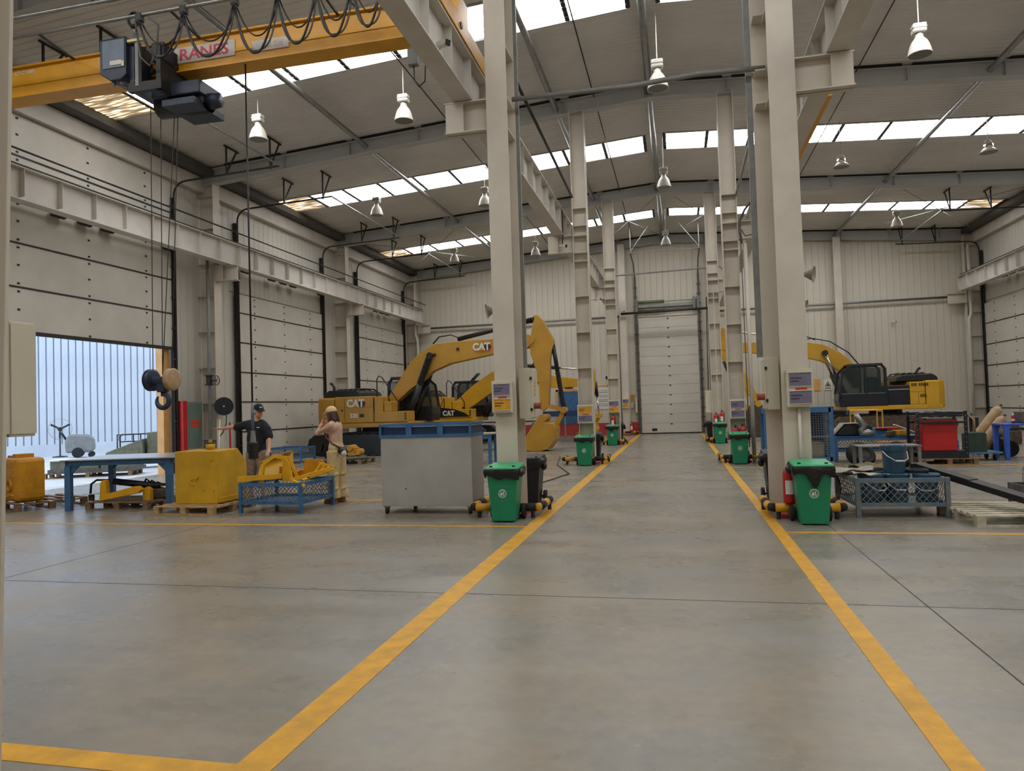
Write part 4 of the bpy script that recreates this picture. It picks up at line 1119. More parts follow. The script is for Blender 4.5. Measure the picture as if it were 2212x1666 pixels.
def excavator(label, loc, rz, pose, yel='exc_yellow', boots=True, track='exc_black', side='right', model=None):
    t = T('excavator', label, 'excavator', loc, rz, 'yellow tracked excavators')
    # undercarriage
    for s in (-1, 1):
        y0, y1 = (0.78, 1.36) if s > 0 else (-1.36, -0.78)
        R = 0.40; x0, x1 = -1.85, 1.85; outer = []
        path = []
        nst = 22
        for k in range(nst): path.append((lerp(x0, x1, k/nst), 2*R, 0, 1))
        for k in range(10): a = PI/2 - PI*k/10; path.append((x1 + R*math.cos(a), R + R*math.sin(a), math.cos(a), math.sin(a)))
        for k in range(nst): path.append((lerp(x1, x0, k/nst), 0.0, 0, -1))
        for k in range(10): a = -PI/2 - PI*k/10; path.append((x0 + R*math.cos(a), R + R*math.sin(a), math.cos(a), math.sin(a)))
        for k, (x, z, nx, nz) in enumerate(path):
            e = 0.0 if k % 2 else -0.035
            outer.append((x + nx*e, max(0.0, z + nz*e)))
        MB().prism(outer, 'y', y0, y1).build('track', track, t, fix=True)
        yy0, yy1 = (y1, y1+0.02) if s > 0 else (y0-0.02, y0)
        fr = MB().prism([(-1.7, 0.18), (1.7, 0.18), (1.55, 0.60), (-1.55, 0.60)], 'y', yy0, yy1).build('track_frame', 'rust' if track == 'rust' else 'exc_black', t, fix=True)
        for x in (x0, x1):
            MB().cyl((x, yy0, R), (x, yy1, R), 0.28, n=20).build('track_wheel', 'rust' if track == 'rust' else 'dark_steel', t)
        for k in range(6):
            MB().cyl((-1.3+k*0.52, yy0-0.01 if s < 0 else yy0, 0.14), (-1.3+k*0.52, yy1+0.01 if s > 0 else yy1, 0.14), 0.08, n=12).build('roller', 'dark_steel', fr)
    B('car_body', 'exc_black', t, -0.9, 0.9, -0.8, 0.8, 0.45, 0.85)
    MB().cyl((0, 0, 0.85), (0, 0, 1.02), 0.62, n=24).build('slew_ring', 'dark_steel', t, smooth=False)
    # house
    B('deck', yel, t, -1.75, 1.75, -1.30, 1.32, 1.02, 1.20, bevel=0.03)
    cw = MB().prism([(-1.15, -1.33), (-1.15, 1.33), (-1.62, 1.33), (-1.86, 1.18), (-1.97, 0.85), (-2.0, 0.0), (-1.97, -0.85), (-1.86, -1.18), (-1.62, -1.33)], 'z', 1.06, 2.14)
    cw.build('counterweight', yel, t, fix=True, bevel=0.06)
    rp = B('right_engine_panel', yel, t, -1.12, 0.40, -1.33, -0.15, 1.20, 2.16, bevel=0.03)
    B('panel_seam', 'exc_black', rp, -0.74, -0.73, -1.335, -1.32, 1.24, 2.1); B('panel_seam', 'exc_black', rp, -1.12, 0.4, -1.335, -1.32, 1.76, 1.768)
    B('latch', 'black', rp, -0.88, -0.80, -1.34, -1.33, 1.64, 1.69)
    B('panel_seam', 'exc_black', rp, 0.40, 0.407, -1.335, -1.1, 1.24, 2.1)
    if side == 'right':
        B('step_box', yel, t, 0.42, 0.74, -1.32, -0.75, 1.20, 2.12, bevel=0.02)
        B('tank_box', yel, t, 0.76, 1.05, -1.25, -0.6, 1.58, 1.95, bevel=0.03)
        tb = B('tool_box', yel, t, 0.42, 1.68, -1.34, -0.55, 1.20, 1.58, bevel=0.02)
        for k in range(3): B('vent', 'black', tb, 1.58, 1.66, -1.345, -1.335, 1.28+k*0.09, 1.34+k*0.09)
        MB().tube([(0.52, -1.25, 2.0), (0.52, -1.25, 2.75), (0.60, -1.25, 2.88), (0.72, -1.24, 2.82), (1.05, -1.2, 2.3), (1.30, -1.15, 1.9), (1.35, -1.2, 1.05)], 0.022, 8).build('handrail', 'black', t, smooth=True)
    else:
        B('tank_box', yel, t, 0.42, 1.3, -1.32, -0.55, 1.20, 1.75, bevel=0.03)
    lp_ = B('left_engine_panel', yel, t, -1.12, -0.58, 0.0, 1.33, 1.20, 2.10, bevel=0.02)
    lc = B('left_cooling_panel', 'exc_navy' if side == 'left' else 'exc_black', t, -0.58, 0.22, 0.05, 1.32, 1.20, 1.98, bevel=0.02)
    if side == 'left':
        for k in range(3): B('louvre', 'black', lp_, -0.68-k*0.07, -0.64-k*0.07, 1.325, 1.34, 1.92, 2.04)
        for k in range(5): B('louvre', 'black', lp_, -0.96-k*0.07 if k < 2 else -0.96-k*0.07, -0.92-k*0.07, 1.325, 1.34, 1.92, 2.04)
        for k in range(9): B('grille_slat', 'black', lp_, -0.95-k*0.025, -0.938-k*0.025, 1.325, 1.34, 1.48, 1.60)
        B('panel_seam', 'exc_black', lp_, -1.12, -0.58, 1.325, 1.337, 1.70, 1.708); B('panel_seam', 'exc_black', lp_, -0.885, -0.877, 1.325, 1.337, 1.22, 1.70)
        B('trim_strip', 'chrome', lc, -0.56, 0.2, 1.315, 1.33, 1.80, 1.83)
    hd = MB().prism([(-1.75, 2.12), (-0.20, 2.12), (-0.26, 2.32), (-0.42, 2.40), (-1.5, 2.42), (-1.70, 2.30)], 'y', -1.05, 0.95).build('engine_hood', 'exc_black', t, fix=True, bevel=0.05)
    for k in range(5): MB().tube([(-1.3+k*0.22, -1.0, 2.36), (-1.3+k*0.22, -0.6, 2.46), (-1.3+k*0.22, 0.6, 2.46), (-1.3+k*0.22, 0.9, 2.38)], 0.03, 6).build('hood_rib', 'black', hd, smooth=True)
    MB().tube([(-1.45, -0.7, 2.35), (-1.45, -0.7, 2.55), (-1.52, -0.7, 2.66), (-1.60, -0.7, 2.70)], 0.05, 10).build('exhaust', 'dark_steel', t, smooth=True)
    # cab
    ya, yb = 0.38, 1.34
    cb = T('x', None, None); bpy.data.objects.remove(cb)
    cab = MB().prism([(0.22, 1.18), (2.0, 1.18), (2.05, 1.45), (2.02, 1.72), (0.22, 1.72)], 'y', ya, yb).build('cab', 'exc_navy' if side == 'left' else 'exc_black', t, fix=True, bevel=0.03)
    prof = [(0.22, 1.70), (0.24, 2.62), (0.34, 2.84), (1.58, 2.86), (1.86, 2.58), (2.02, 1.70)]
    for yy in (ya+0.04, yb-0.04):
        pl = MB()
        pl.bar((0.27, yy, 1.65), (0.29, yy, 2.70), 0.10, 0.09).bar((0.30, yy, 2.70), (0.42, yy, 2.82), 0.09, 0.08).bar((0.38, yy, 2.82), (1.60, yy, 2.83), 0.09, 0.08)
        pl.bar((1.58, yy, 2.83), (1.86, yy, 2.56), 0.08, 0.08).bar((1.86, yy, 2.58), (2.00, yy, 1.68), 0.08, 0.08).bar((1.02, yy, 1.65), (1.02, yy, 2.82), 0.07, 0.09)
        pl.build('pillar_frame', 'exc_black', cab)
        MB().prism([(0.32, 1.70), (0.33, 2.72), (0.98, 2.80), (0.98, 1.70)], 'y', yy-0.008, yy+0.008).build('pane', 'glass_dark', cab, fix=True)
        MB().prism([(1.06, 1.70), (1.06, 2.80), (1.58, 2.80), (1.84, 2.56), (1.97, 1.70)], 'y', yy-0.008, yy+0.008).build('pane', 'glass_dark', cab, fix=True)
    MB().add([(1.87, ya+0.08, 2.56), (1.87, yb-0.08, 2.56), (2.0, yb-0.08, 1.70), (2.0, ya+0.08, 1.70)], [(0, 1, 2, 3)]).build('pane', 'glass_dark', cab)
    B('roof', 'exc_black', cab, 0.36, 1.62, ya, yb, 2.82, 2.90, bevel=0.03)
    B('seat', 'interior_dark', cab, 0.45, 0.95, ya+0.25, yb-0.25, 1.72, 2.35, bevel=0.08)
    MB().tube([(1.95, yb+0.05, 1.5), (2.10, yb+0.08, 1.9), (2.02, yb+0.06, 2.3)], 0.014, 6).build('mirror_arm', 'black', cab, smooth=True)
    # boom, stick, bucket
    P = pose
    BW = 0.21
    bo = MB().prism(P['boom'], 'y', -BW, BW).build('boom', yel, t, fix=True, bevel=0.015)
    if P.get('stick'):
        MB().prism(P['stick'], 'y', -0.17, 0.17).build('stick', yel, t, fix=True, bevel=0.012)
    if P.get('bucket'):
        bk = MB().prism(P['bucket'], 'y', -0.55, 0.55).build('bucket', P.get('bucket_mat', yel), t, fix=True, bevel=0.02)
        for k in range(5):
            (tx, tz) = P['teeth']
            MB().prism([(tx-0.02, max(0.0, tz)), (tx+0.10, max(0, tz-0.02)), (tx+0.10, tz+0.08), (tx, tz+0.06)], 'y', -0.5+k*0.23, -0.40+k*0.23).build('tooth', yel, bk, fix=True)
        MB().cyl((P['bk_pin'][0], -0.57, P['bk_pin'][1]), (P['bk_pin'][0], 0.57, P['bk_pin'][1]), 0.13, n=18).build('pin_boss', yel, bk, smooth=False)
        MB().cyl((P['lk_pin'][0], -0.30, P['lk_pin'][1]), (P['lk_pin'][0], 0.30, P['lk_pin'][1]), 0.10, n=18).build('pin_boss', yel, bk)
        for yy in (-0.24, 0.24):
            MB().bar((P['l1a'][0], yy, P['l1a'][1]), (P['l1b'][0], yy, P['l1b'][1]), 0.05, 0.13).build('tipping_link', yel, t)
        MB().bar((P['l1b'][0], 0, P['l1b'][1]), (P['lk_pin'][0], 0, P['lk_pin'][1]), 0.16, 0.14).build('power_link', yel, t)
        MB().cyl((P['l1b'][0], -0.28, P['l1b'][1]), (P['l1b'][0], 0.28, P['l1b'][1]), 0.11, n=16).build('link_pin', yel, t)
    def ram(name, a, b, yoff, r, split, boot, bootside=1):
        a = Vector((a[0], yoff, a[1])); b = Vector((b[0], yoff, b[1])); m = a.lerp(b, split)
        o = MB().cyl(a, m, r, n=14).build(name, 'exc_black', t, smooth=True)
        MB().cyl(m, b, r*0.55, n=12).build('ram_rod', 'chrome', o, smooth=True)
        if boot: bellows(m, a.lerp(b, 0.97), r*1.25, 15).build('bellows', 'rubber', o, smooth=False)
        MB().cyl(b + Vector((0, -0.09, 0)), b + Vector((0, 0.09, 0)), r*1.1, n=14).build('rod_eye', 'exc_black', o)
    for s in (-1, 1):
        ram('boom_cylinder', P['bc0'], P['bc1'], s*0.34, 0.105, 0.55, boots)
    if P.get('sc0'): ram('stick_cylinder', P['sc0'], P['sc1'], 0.0, 0.085, P.get('scs', 0.72), boots)
    if P.get('kc0'): ram('bucket_cylinder', P['kc0'], P['kc1'], 0.0, 0.075, P.get('kcs', 0.42), boots)
    for h in P.get('hoses', []):
        for yy in (-0.12, -0.06):
            MB().tube([(x, yy*1.0 - 0.0, z) for (x, z) in h], 0.02, 6).build('hydraulic_hose', 'black', t, smooth=True)
    return t, bo, rp
def sh(pts, dx): return [(round(x+dx, 3), z) for (x, z) in pts]

# A: large excavator of the left bay, arm to the right
dA = 0.3
poseA = dict(
 boom=sh([(0.21,2.11),(1.08,3.35),(1.53,3.75),(2.11,4.04),(2.92,4.08),(4.31,4.11),(5.64,4.21),(5.87,4.1),(5.87,3.93),(5.62,3.72),(4.33,3.55),(2.67,3.28),(1.99,3.02),(1.44,2.6),(1.1,2.39),(0.38,1.8)], dA),
 stick=sh([(5.89,4.89),(6.02,4.88),(6.2,4.69),(6.57,3.94),(6.56,3.81),(6.43,3.38),(6.32,1.72),(6.26,1.55),(6.09,1.42),(6.0,1.51),(5.99,2.61),(5.71,3.5),(5.69,3.82),(5.76,4.29),(5.89,4.74)], dA),
 bucket=sh([(6.04,1.29),(5.48,0.47),(5.42,0.37),(5.43,0.10),(5.68,0.005),(6.04,0.005),(6.32,0.08),(6.56,0.41),(6.59,0.79),(6.52,0.98),(6.21,1.02)], dA),
 teeth=(5.38+dA, 0.08), bk_pin=(6.14+dA, 1.18), lk_pin=(6.50+dA, 0.80), l1a=(6.28+dA, 1.60), l1b=(6.84+dA, 1.44),
 kc0=(6.52+dA, 3.80), kc1=(6.84+dA, 1.44), sc0=(2.95+dA, 4.18), sc1=(5.88+dA, 4.76), scs=0.80, bc0=(1.02+dA, 1.30), bc1=(1.95+dA, 3.60),
 hoses=[[(0.6+dA,1.95),(0.95+dA,1.75),(1.25+dA,2.0),(1.2+dA,2.6),(1.05+dA,2.9)], [(2.0+dA,4.05),(2.25+dA,4.3),(2.7+dA,4.35),(2.95+dA,4.25)], [(5.65+dA,4.15),(6.0+dA,4.0),(6.0+dA,3.5),(5.65+dA,2.9),(5.9+dA,2.45),(6.25+dA,2.4)]])
exA, boA, rpA = excavator('large yellow excavator in the left bay, boom and bucket reaching right', (-11.1, 25.4, 0), 0.0, poseA)
cat_logo(boA, 4.20, 3.83, 0.24, -0.212)
cat_logo(rpA, -0.30, 1.90, 0.25, -1.332)
text('lettering', '320', 0.22, 'white_print', rpA, (-0.38, -1.334, 1.46), (PI/2, 0, 0), 0.003, 0.006, 0.95)
B('model_plate', 'exc_black', rpA, -0.16, 0.02, -1.336, -1.33, 1.40, 1.52)
for x in (2.1, 3.0): MB().cyl((x+dA, -0.23, 3.62 if x < 2.5 else 3.8), (x+dA, 0.23, 3.62 if x < 2.5 else 3.8), 0.06, n=12).build('pin', 'dark_steel', boA)

# B: second excavator of the left bay, behind
dB = 1.0
poseB = dict(
 boom=sh([(-0.41,1.93),(0.39,2.61),(1.3,3.2),(2.18,3.46),(3.26,3.3),(4.31,2.92),(5.29,2.78),(5.6,2.69),(5.59,2.48),(5.27,2.41),(4.08,2.41),(3.02,2.62),(2.04,2.55),(1.27,2.26),(0.59,1.81),(0.14,1.55)], dB),
 stick=sh([(5.78,3.24),(6.05,3.16),(6.11,2.58),(5.86,0.86),(5.65,0.86),(5.50,2.45)], dB),
 bucket=sh([(5.7,0.85),(5.2,0.3),(5.2,0.08),(5.6,0.005),(6.0,0.06),(6.15,0.5),(6.05,0.8)], dB), teeth=(5.15+dB, 0.05), bk_pin=(5.75+dB, 0.8), lk_pin=(6.0+dB, 0.62),
 l1a=(5.85+dB, 1.1), l1b=(6.2+dB, 1.1), kc0=(6.08+dB, 2.6), kc1=(6.2+dB, 1.1), sc0=(2.2+dB, 3.55), sc1=(5.8+dB, 3.15), scs=0.62, bc0=(0.95+dB, 1.3), bc1=(1.9+dB, 2.9))
exB, boB, rpB = excavator('second yellow excavator behind the large one, cab open near the back wall', (-10.6, 31.9, 0), 0.0, poseB, yel='exc_yellow2', boots=False)
MB().prism([(0.05, 1.24), (1.62, 1.24), (1.35, 1.42), (0.9, 1.58), (0.05, 1.70)], 'y', -1.352, -1.342).build('swoosh', 'exc_black', rpB, fix=True)
cat_logo(rpB, 0.62, 1.40, 0.20, -1.352, False)
MB().bar((1.05, 0.9, 2.86), (1.45, 0.9, 3.25), 0.5, 0.03).build('raised_hatch', 'exc_black', exB)

# C: right bay excavator, facing left
poseC = dict(
 boom=[(6.68,4.06),(6.39,4.1),(4.38,4.0),(2.89,3.93),(2.29,3.8),(1.71,3.47),(1.36,3.16),(1.05,2.75),(0.85,2.2),(1.15,1.9),(1.45,2.35),(1.63,2.59),(2.04,2.92),(2.45,3.14),(2.87,3.25),(4.41,3.48),(6.4,3.78),(6.63,3.87)],
 stick=[(6.4,4.77),(6.23,4.68),(6.1,4.01),(4.95,1.61),(5.19,1.5),(6.41,3.4),(6.58,4.03)],
 bucket=[(4.85,1.35),(4.75,0.5),(4.9,0.02),(5.4,0.005),(5.75,0.3),(5.7,0.9),(5.3,1.35)], bucket_mat='rust', teeth=(4.80, 0.06), bk_pin=(5.05, 1.4), lk_pin=(5.4, 1.15),
 l1a=(5.4, 1.9), l1b=(5.75, 1.6), kc0=(6.35, 3.3), kc1=(5.75, 1.6), sc0=(3.6, 4.18), sc1=(6.2, 4.62), scs=0.3, bc0=(1.50, 1.45), bc1=(2.30, 3.45),
 hoses=[[(0.75, 2.7), (1.3, 3.45), (2.0, 3.95), (2.7, 4.12), (3.3, 4.05)], [(2.6, 4.05), (2.9, 4.2), (3.3, 4.2), (3.7, 4.1)]])
exC, boC, rpC = excavator('yellow excavator in the right bay with dark cab facing left', (8.4, 32.4, 0), PI, poseC, yel='exc_yellow2', boots=False, track='rust', side='left')
# ================================================================ LEFT BAY THINGS
def pallet(label, loc, rz, L=1.2, W=1.0, H=0.144, mat='wood', slats=6, grp='wooden pallets'):
    t = T('pallet', label, 'pallet', loc, rz, grp)
    me = MB().box(0, L, -0.05, 0.05, -0.010, 0.010).mesh('deck_board', mat)
    mb = MB().box(0, L, -0.05, 0.05, -0.010, 0.010).mesh('bottom_board', mat)
    for k in range(slats):
        put('deck_board', me, t, (0, lerp(0.05, W-0.05, k/(slats-1)), H-0.010))
    for k in range(3):
        put('bottom_board', mb, t, (0, lerp(0.05, W-0.05, k/2), 0.010))
    ms = MB().box(-0.05, 0.05, 0, W, -0.010, 0.010).mesh('stringer_board', mat)
    bl = MB().box(-0.05, 0.05, -0.05, 0.05, 0.02, H-0.04).mesh('block', mat)
    for i in range(3):
        x = lerp(0.05, L-0.05, i/2)
        put('stringer_board', ms, t, (x, 0, H-0.03))
        for j in range(3): put('block', bl, t, (x, lerp(0.05, W-0.05, j/2), 0))
    return t
def mesh_panel(parent, p0, ux, uz, w, h, cell, bar, mat):
    """expanded metal: diagonal bars both ways on a w x h panel starting at p0"""
    p0 = Vector(p0); ux = Vector(ux); uz = Vector(uz); mb = MB()
    ch = cell*0.55; k = h/ch
    n = int(w/cell) + 1
    slope = cell/ch
    off = -h*slope/1.0
    x = -h*slope*0.5*2
    span = h*slope/2*1.0
    s = cell
    i = -int(h*slope/2/s) - 1
    run = h*(cell/2)/(ch/2)/1.0*0.5
    while i*s < w + run:
        for sg in (1, -1):
            a = i*s; b = a + sg*run
            t0, t1 = 0.0, 1.0
            if a < 0: t0 = (0-a)/(b-a) if b != a else 0
            if a > w: t0 = (w-a)/(b-a)
            if b < 0: t1 = (0-a)/(b-a)
            if b > w: t1 = (w-a)/(b-a)
            if t1 - t0 > 0.04 and max(a, b) > 0 and min(a, b) < w:
                q0 = p0 + ux*(a+(b-a)*t0) + uz*(h*t0); q1 = p0 + ux*(a+(b-a)*t1) + uz*(h*t1)
                mb.bar(q0, q1, bar, bar, up=ux.cross(uz))
        i += 1
    o = mb.build('mesh_panel', mat, parent); o['kind'] = 'stuff'
    return o
def basket(label, loc, rz, W, D, H, mat, meshmat, zl=0.17, leg=0.05, grp='blue mesh baskets on legs', cell=0.075):
    t = T('mesh_basket', label, 'basket', loc, rz, grp)
    for (x, y) in ((0, 0), (W, 0), (0, D), (W, D)):
        B('leg', mat, t, x-leg/2, x+leg/2, y-leg/2, y+leg/2, 0, H)
    for z in (zl, H-0.035):
        h = 0.05 if z < H/2 else 0.055
        B('rail', mat, t, leg/2, W-leg/2, -0.018, 0.018, z-h/2, z+h/2); B('rail', mat, t, leg/2, W-leg/2, D-0.018, D+0.018, z-h/2, z+h/2)
        B('rail', mat, t, -0.018, 0.018, leg/2, D-leg/2, z-h/2, z+h/2); B('rail', mat, t, W-0.018, W+0.018, leg/2, D-leg/2, z-h/2, z+h/2)
    B('base_sheet', mat, t, 0.0, W, 0.0, D, zl-0.02, zl-0.012)
    z0 = zl + 0.025; h = H - 0.0625 - z0
    mesh_panel(t, (0.02, 0, z0), (1, 0, 0), (0, 0, 1), W-0.04, h, cell, 0.007, meshmat)
    mesh_panel(t, (0.02, D, z0), (1, 0, 0), (0, 0, 1), W-0.04, h, cell, 0.007, meshmat)
    mesh_panel(t, (0, 0.02, z0), (0, 1, 0), (0, 0, 1), D-0.04, h, cell, 0.007, meshmat)
    mesh_panel(t, (W, 0.02, z0), (0, 1, 0), (0, 0, 1), D-0.04, h, cell, 0.007, meshmat)
    return t

# -- grey steel cabinet on casters with blue frame
t = T('steel_cabinet', 'grey sheet steel cabinet on casters with a blue framed top', 'cabinet')
B('body', 'steel_sheet', t, -4.53, -3.06, 10.42, 11.08, 0.12, 1.18, bevel=0.006)
MB().box(-4.14, -4.12, 10.415, 10.42, 0.38, 0.40).build('screw', 'black', t)
f = B('top_frame', 'blue_dark', t, -4.52, -3.07, 10.46, 11.06, 1.18, 1.34)
for z in (1.18, 1.35):
    B('rail', 'blue_paint', f, -4.545, -3.045, 10.405, 10.45, z, z+0.04); B('rail', 'blue_paint', f, -4.545, -3.045, 11.05, 11.09, z, z+0.04)
    B('rail', 'blue_paint', f, -3.09, -3.045, 10.45, 11.05, z, z+0.04); B('rail', 'blue_paint', f, -4.545, -4.50, 10.45, 11.05, z, z+0.04)
for x in (-4.53, -4.06, -3.55, -3.075):
    w = 0.015 if x in (-4.53, -3.075) else 0.045
    B('post', 'blue_paint', f, x-w, x+w, 10.41, 10.45, 1.22, 1.35)
for (x, y) in ((-4.47, 10.48), (-3.12, 10.48), (-4.2, 11.0), (-3.0-0.1, 11.0)):
    c_ = MB().box(x-0.04, x+0.04, y-0.035, y+0.035, 0.095, 0.12).box(x-0.03, x-0.02, y-0.02, y+0.03, 0.05, 0.1).box(x+0.02, x+0.03, y-0.02, y+0.03, 0.05, 0.1).build('caster', 'galv', t)
    MB().cyl((x-0.018, y, 0.048), (x+0.018, y, 0.048), 0.048, n=16).build('caster_wheel', 'rubber', c_)

# -- main yellow tank on pallet
pallet('new wooden pallet under the square yellow tank', (-8.52, 10.24, 0), -0.04, 1.15, 1.15)
t = T('oil_tank', 'square yellow steel tank with filler neck on a new pallet', 'tank', (-8.30, 10.50, 0.145), 0.0)
MB().prism([(0.0, 0.0), (0.0, 0.88), (0.60, 0.89), (0.86, 0.64), (0.86, 0.0)], 'x', 0.0, 0.80).build('body', 'tank_yellow', t, fix=True, bevel=0.012)
B('skid', 'tank_yellow', t, 0.80, 0.84, 0.05, 0.86, 0.02, 0.10)
nk = MB().cyl((0.42, 0.38, 0.87), (0.42, 0.38, 0.99), 0.075, n=20).build('filler_neck', 'tank_yellow', t, smooth=True)
MB().cyl((0.42, 0.38, 0.99), (0.42, 0.38, 1.005), 0.08, n=20).build('cap', 'dark_steel', nk); MB().cyl((0.42, 0.38, 1.005), (0.42, 0.38, 1.06), 0.03, n=12).build('cap_knob', 'tank_yellow', nk)
MB().cyl((0.42, -0.03, 0.45), (0.42, 0.0, 0.45), 0.035, n=14).build('plug', 'tank_yellow', t)
MB().tube([(0.34, -0.012, 0.42), (0.31, -0.015, 0.37), (0.36, -0.015, 0.32)], 0.010, 6).build('handle', 'tank_yellow', t)
for (x, z) in ((0.70, 0.72), (0.55, 0.22), (0.74, 0.22)): MB().cyl((x, -0.012, z), (x, 0, z), 0.012, n=8).build('bolt', 'tank_old', t)
MB().bar((0.74, -0.01, 0.73), (0.71, -0.01, 0.77), 0.01, 0.02).build('hook', 'tank_yellow', t)

# -- old yellow tank, left edge
pallet('weathered pallet under the old yellow tank at the left edge', (-12.72, 11.0, 0), -0.42, 1.25, 1.2, mat='wood_dark')
t = T('oil_tank', 'old rounded yellow casting on a pallet at the left picture edge', 'tank', (-12.48, 10.98, 0.145), -0.42)
bd = MB().prism([(0.0, 0.0), (0.0, 0.80), (0.78, 0.80), (0.78, 0.0)], 'y', 0.0, 0.5).build('body', 'tank_old', t, fix=True, bevel=0.07)
MB().box(0.1, 0.5, 0.1, 0.4, 0.80, 0.84).box(0.35, 0.5, 0.1, 0.4, 0.84, 0.87).build('top_bracket', 'tank_old', t)
MB().lathe([(0.12, 0.0), (0.12, 0.025), (0.09, 0.03), (0.085, 0.0)], (0.50, 0.0, 0.30), (0, -1, 0), 22).build('ring_boss', 'tank_old', t, smooth=True)
for (x, z, r) in ((0.70, 0.58, 0.025), (0.70, 0.47, 0.025), (0.55, 0.13, 0.03), (0.66, 0.12, 0.03), (0.30, 0.15, 0.04), (0.42, 0.1, 0.03), (0.2, 0.6, 0.05)):
    MB().ell((x, -0.005, z), (r, 0.025, r), 10, 6).build('boss', 'tank_old', t, smooth=True)

# -- blue work table
a0 = 0.24
t = T('work_table', 'steel topped work table on thick blue legs at left', 'table', (-10.68, 10.66, 0), a0)
B('top', 'table_top', t, -0.06, 1.97, -0.06, 1.56, 0.885, 0.905, bevel=0.003)
fr = B('apron', 'blue_paint', t, 0.0, 1.9, 0.0, 0.04, 0.79, 0.885)
B('apron', 'blue_paint', t, 0.0, 1.9, 1.46, 1.50, 0.79, 0.885); B('apron', 'blue_paint', t, 0.0, 0.04, 0.0, 1.5, 0.79, 0.885); B('apron', 'blue_paint', t, 1.86, 1.9, 0.0, 1.5, 0.79, 0.885)
for (x, y) in ((0.04, 0.04), (1.83, 0.04), (0.04, 1.46), (1.83, 1.46)):
    lg = B('leg', 'blue_paint', t, x-0.05, x+0.05, y-0.05, y+0.05, 0.0, 0.79)
    s = 1 if x < 1 else -1
    MB().prism([(x+s*0.05, 0.79), (x+s*0.20, 0.79), (x+s*0.05, 0.64)], 'y', y-0.02, y+0.02).build('gusset', 'blue_paint', lg, fix=True)
# -- hydraulic linkage on pallet below the table
pallet('dark pallet below the work table', (-10.36, 10.76, 0), 0.02, 1.27, 0.95, mat='wood_dark')
t = T('hydraulic_linkage', 'yellow arm with black hydraulic cylinder on the pallet below the table', 'machine part', (-10.30, 10.85, 0.145), 0.02)
MB().prism([(0.15, 0.0), (0.95, 0.14), (1.0, 0.20), (0.95, 0.26), (0.86, 0.26), (0.30, 0.13), (0.28, 0.36), (0.22, 0.38), (0.17, 0.32)], 'y', 0.0, 0.10).build('arm', 'part_yellow', t, fix=True, bevel=0.01)
MB().prism([(0.95, 0.0), (1.10, 0.0), (1.10, 0.2), (1.03, 0.24), (0.95, 0.2)], 'y', 0.12, 0.2).build('clevis', 'part_yellow', t, fix=True)
MB().cyl((0.25, 0.25, 0.33), (1.05, 0.4, 0.22), 0.06, n=16).build('cylinder', 'black', t, smooth=True)
MB().cyl((1.05, 0.4, 0.22), (1.25, 0.44, 0.18), 0.03, n=12).build('ram_rod', 'chrome', t, smooth=True)
MB().tube([(-0.12, 0.1, 0.12), (-0.10, 0.1, 0.30), (0.0, 0.12, 0.37), (0.2, 0.2, 0.36)], 0.02, 8).build('hose', 'black', t, smooth=True)
MB().cyl((-0.1, 0.1, 0.0), (-0.1, 0.1, 0.12), 0.05, n=14).build('post', 'rust', t); MB().cyl((-0.1, 0.1, 0.12), (-0.1, 0.1, 0.13), 0.15, n=20).build('plate', 'steel_sheet', t)
for k in range(4): MB().tube([(0.6+0.12*k, 0.5, 0.15), (0.7+0.12*k, 0.52, 0.34-0.03*k), (0.9+0.1*k, 0.5, 0.22)], 0.018, 6).build('hose', 'black', t, smooth=True)
MB().obox((1.05, 0.45, 0.09), (0.3, 0.25, 0.18), (0, 0, 0.4)).build('casting', 'rust', t, bevel=0.03)

# -- basket with yellow brackets
basket('blue mesh basket heaped with yellow steel brackets', (-7.03, 10.46, 0), -0.03, 1.10, 1.03, 0.50, 'blue_paint', 'blue_worn')
YP = 'yellow brackets in the mesh basket'
def ypart(lab, mb, mat='part_yellow'):
    o = mb.build('steel_bracket', mat, None, fix=True); tag(o, lab, 'bracket', YP); return o
ypart('wide yellow plate leaning at the left of the basket heap', MB().add([(-7.04, 10.95, 0.52), (-7.06, 11.12, 0.77), (-6.57, 11.30, 0.95), (-6.50, 11.20, 0.62), (-6.62, 11.05, 0.53), (-7.04, 10.98, 0.51), (-7.06, 11.15, 0.76), (-6.57, 11.33, 0.94), (-6.50, 11.23, 0.61), (-6.62, 11.08, 0.52)],
    [(0, 1, 2, 3, 4), (9, 8, 7, 6, 5), (0, 5, 6, 1), (1, 6, 7, 2), (2, 7, 8, 3), (3, 8, 9, 4), (4, 9, 5, 0)]), 'tank_yellow')  # darker yellow than the arch puts the plate's shading into its colour
ypart('folded rim strip along the top of the leaning yellow plate', MB().bar((-7.06, 11.06, 0.785), (-6.57, 11.24, 0.965), 0.14, 0.012))
ypart('dark inner face of the folded plate under the arch', MB().obox((-6.45, 11.05, 0.60), (0.40, 0.02, 0.20), (0.5, 0.2, 0.3)), 'tank_old')  # added slab, its darker yellow paints the hollow's shade
ypart('long yellow angle lying along the basket front rim', MB().prism([(-7.10, 0.51), (-6.30, 0.56), (-6.30, 0.635), (-7.10, 0.60)], 'y', 10.47, 10.50))
fr_ = T('steel_bracket', 'bent yellow frame standing like an arch over the basket', 'bracket', (0, 0, 0), 0, YP)
for a, b in (((-6.70, 10.52, 0.40), (-6.66, 10.55, 0.80)), ((-6.66, 10.55, 0.80), (-6.50, 10.62, 0.92)), ((-6.50, 10.62, 0.92), (-6.28, 10.72, 0.86)), ((-6.28, 10.72, 0.86), (-6.20, 10.8, 0.55))):
    MB().bar(a, b, 0.05, 0.06).build('bent_bar', 'part_yellow', fr_)
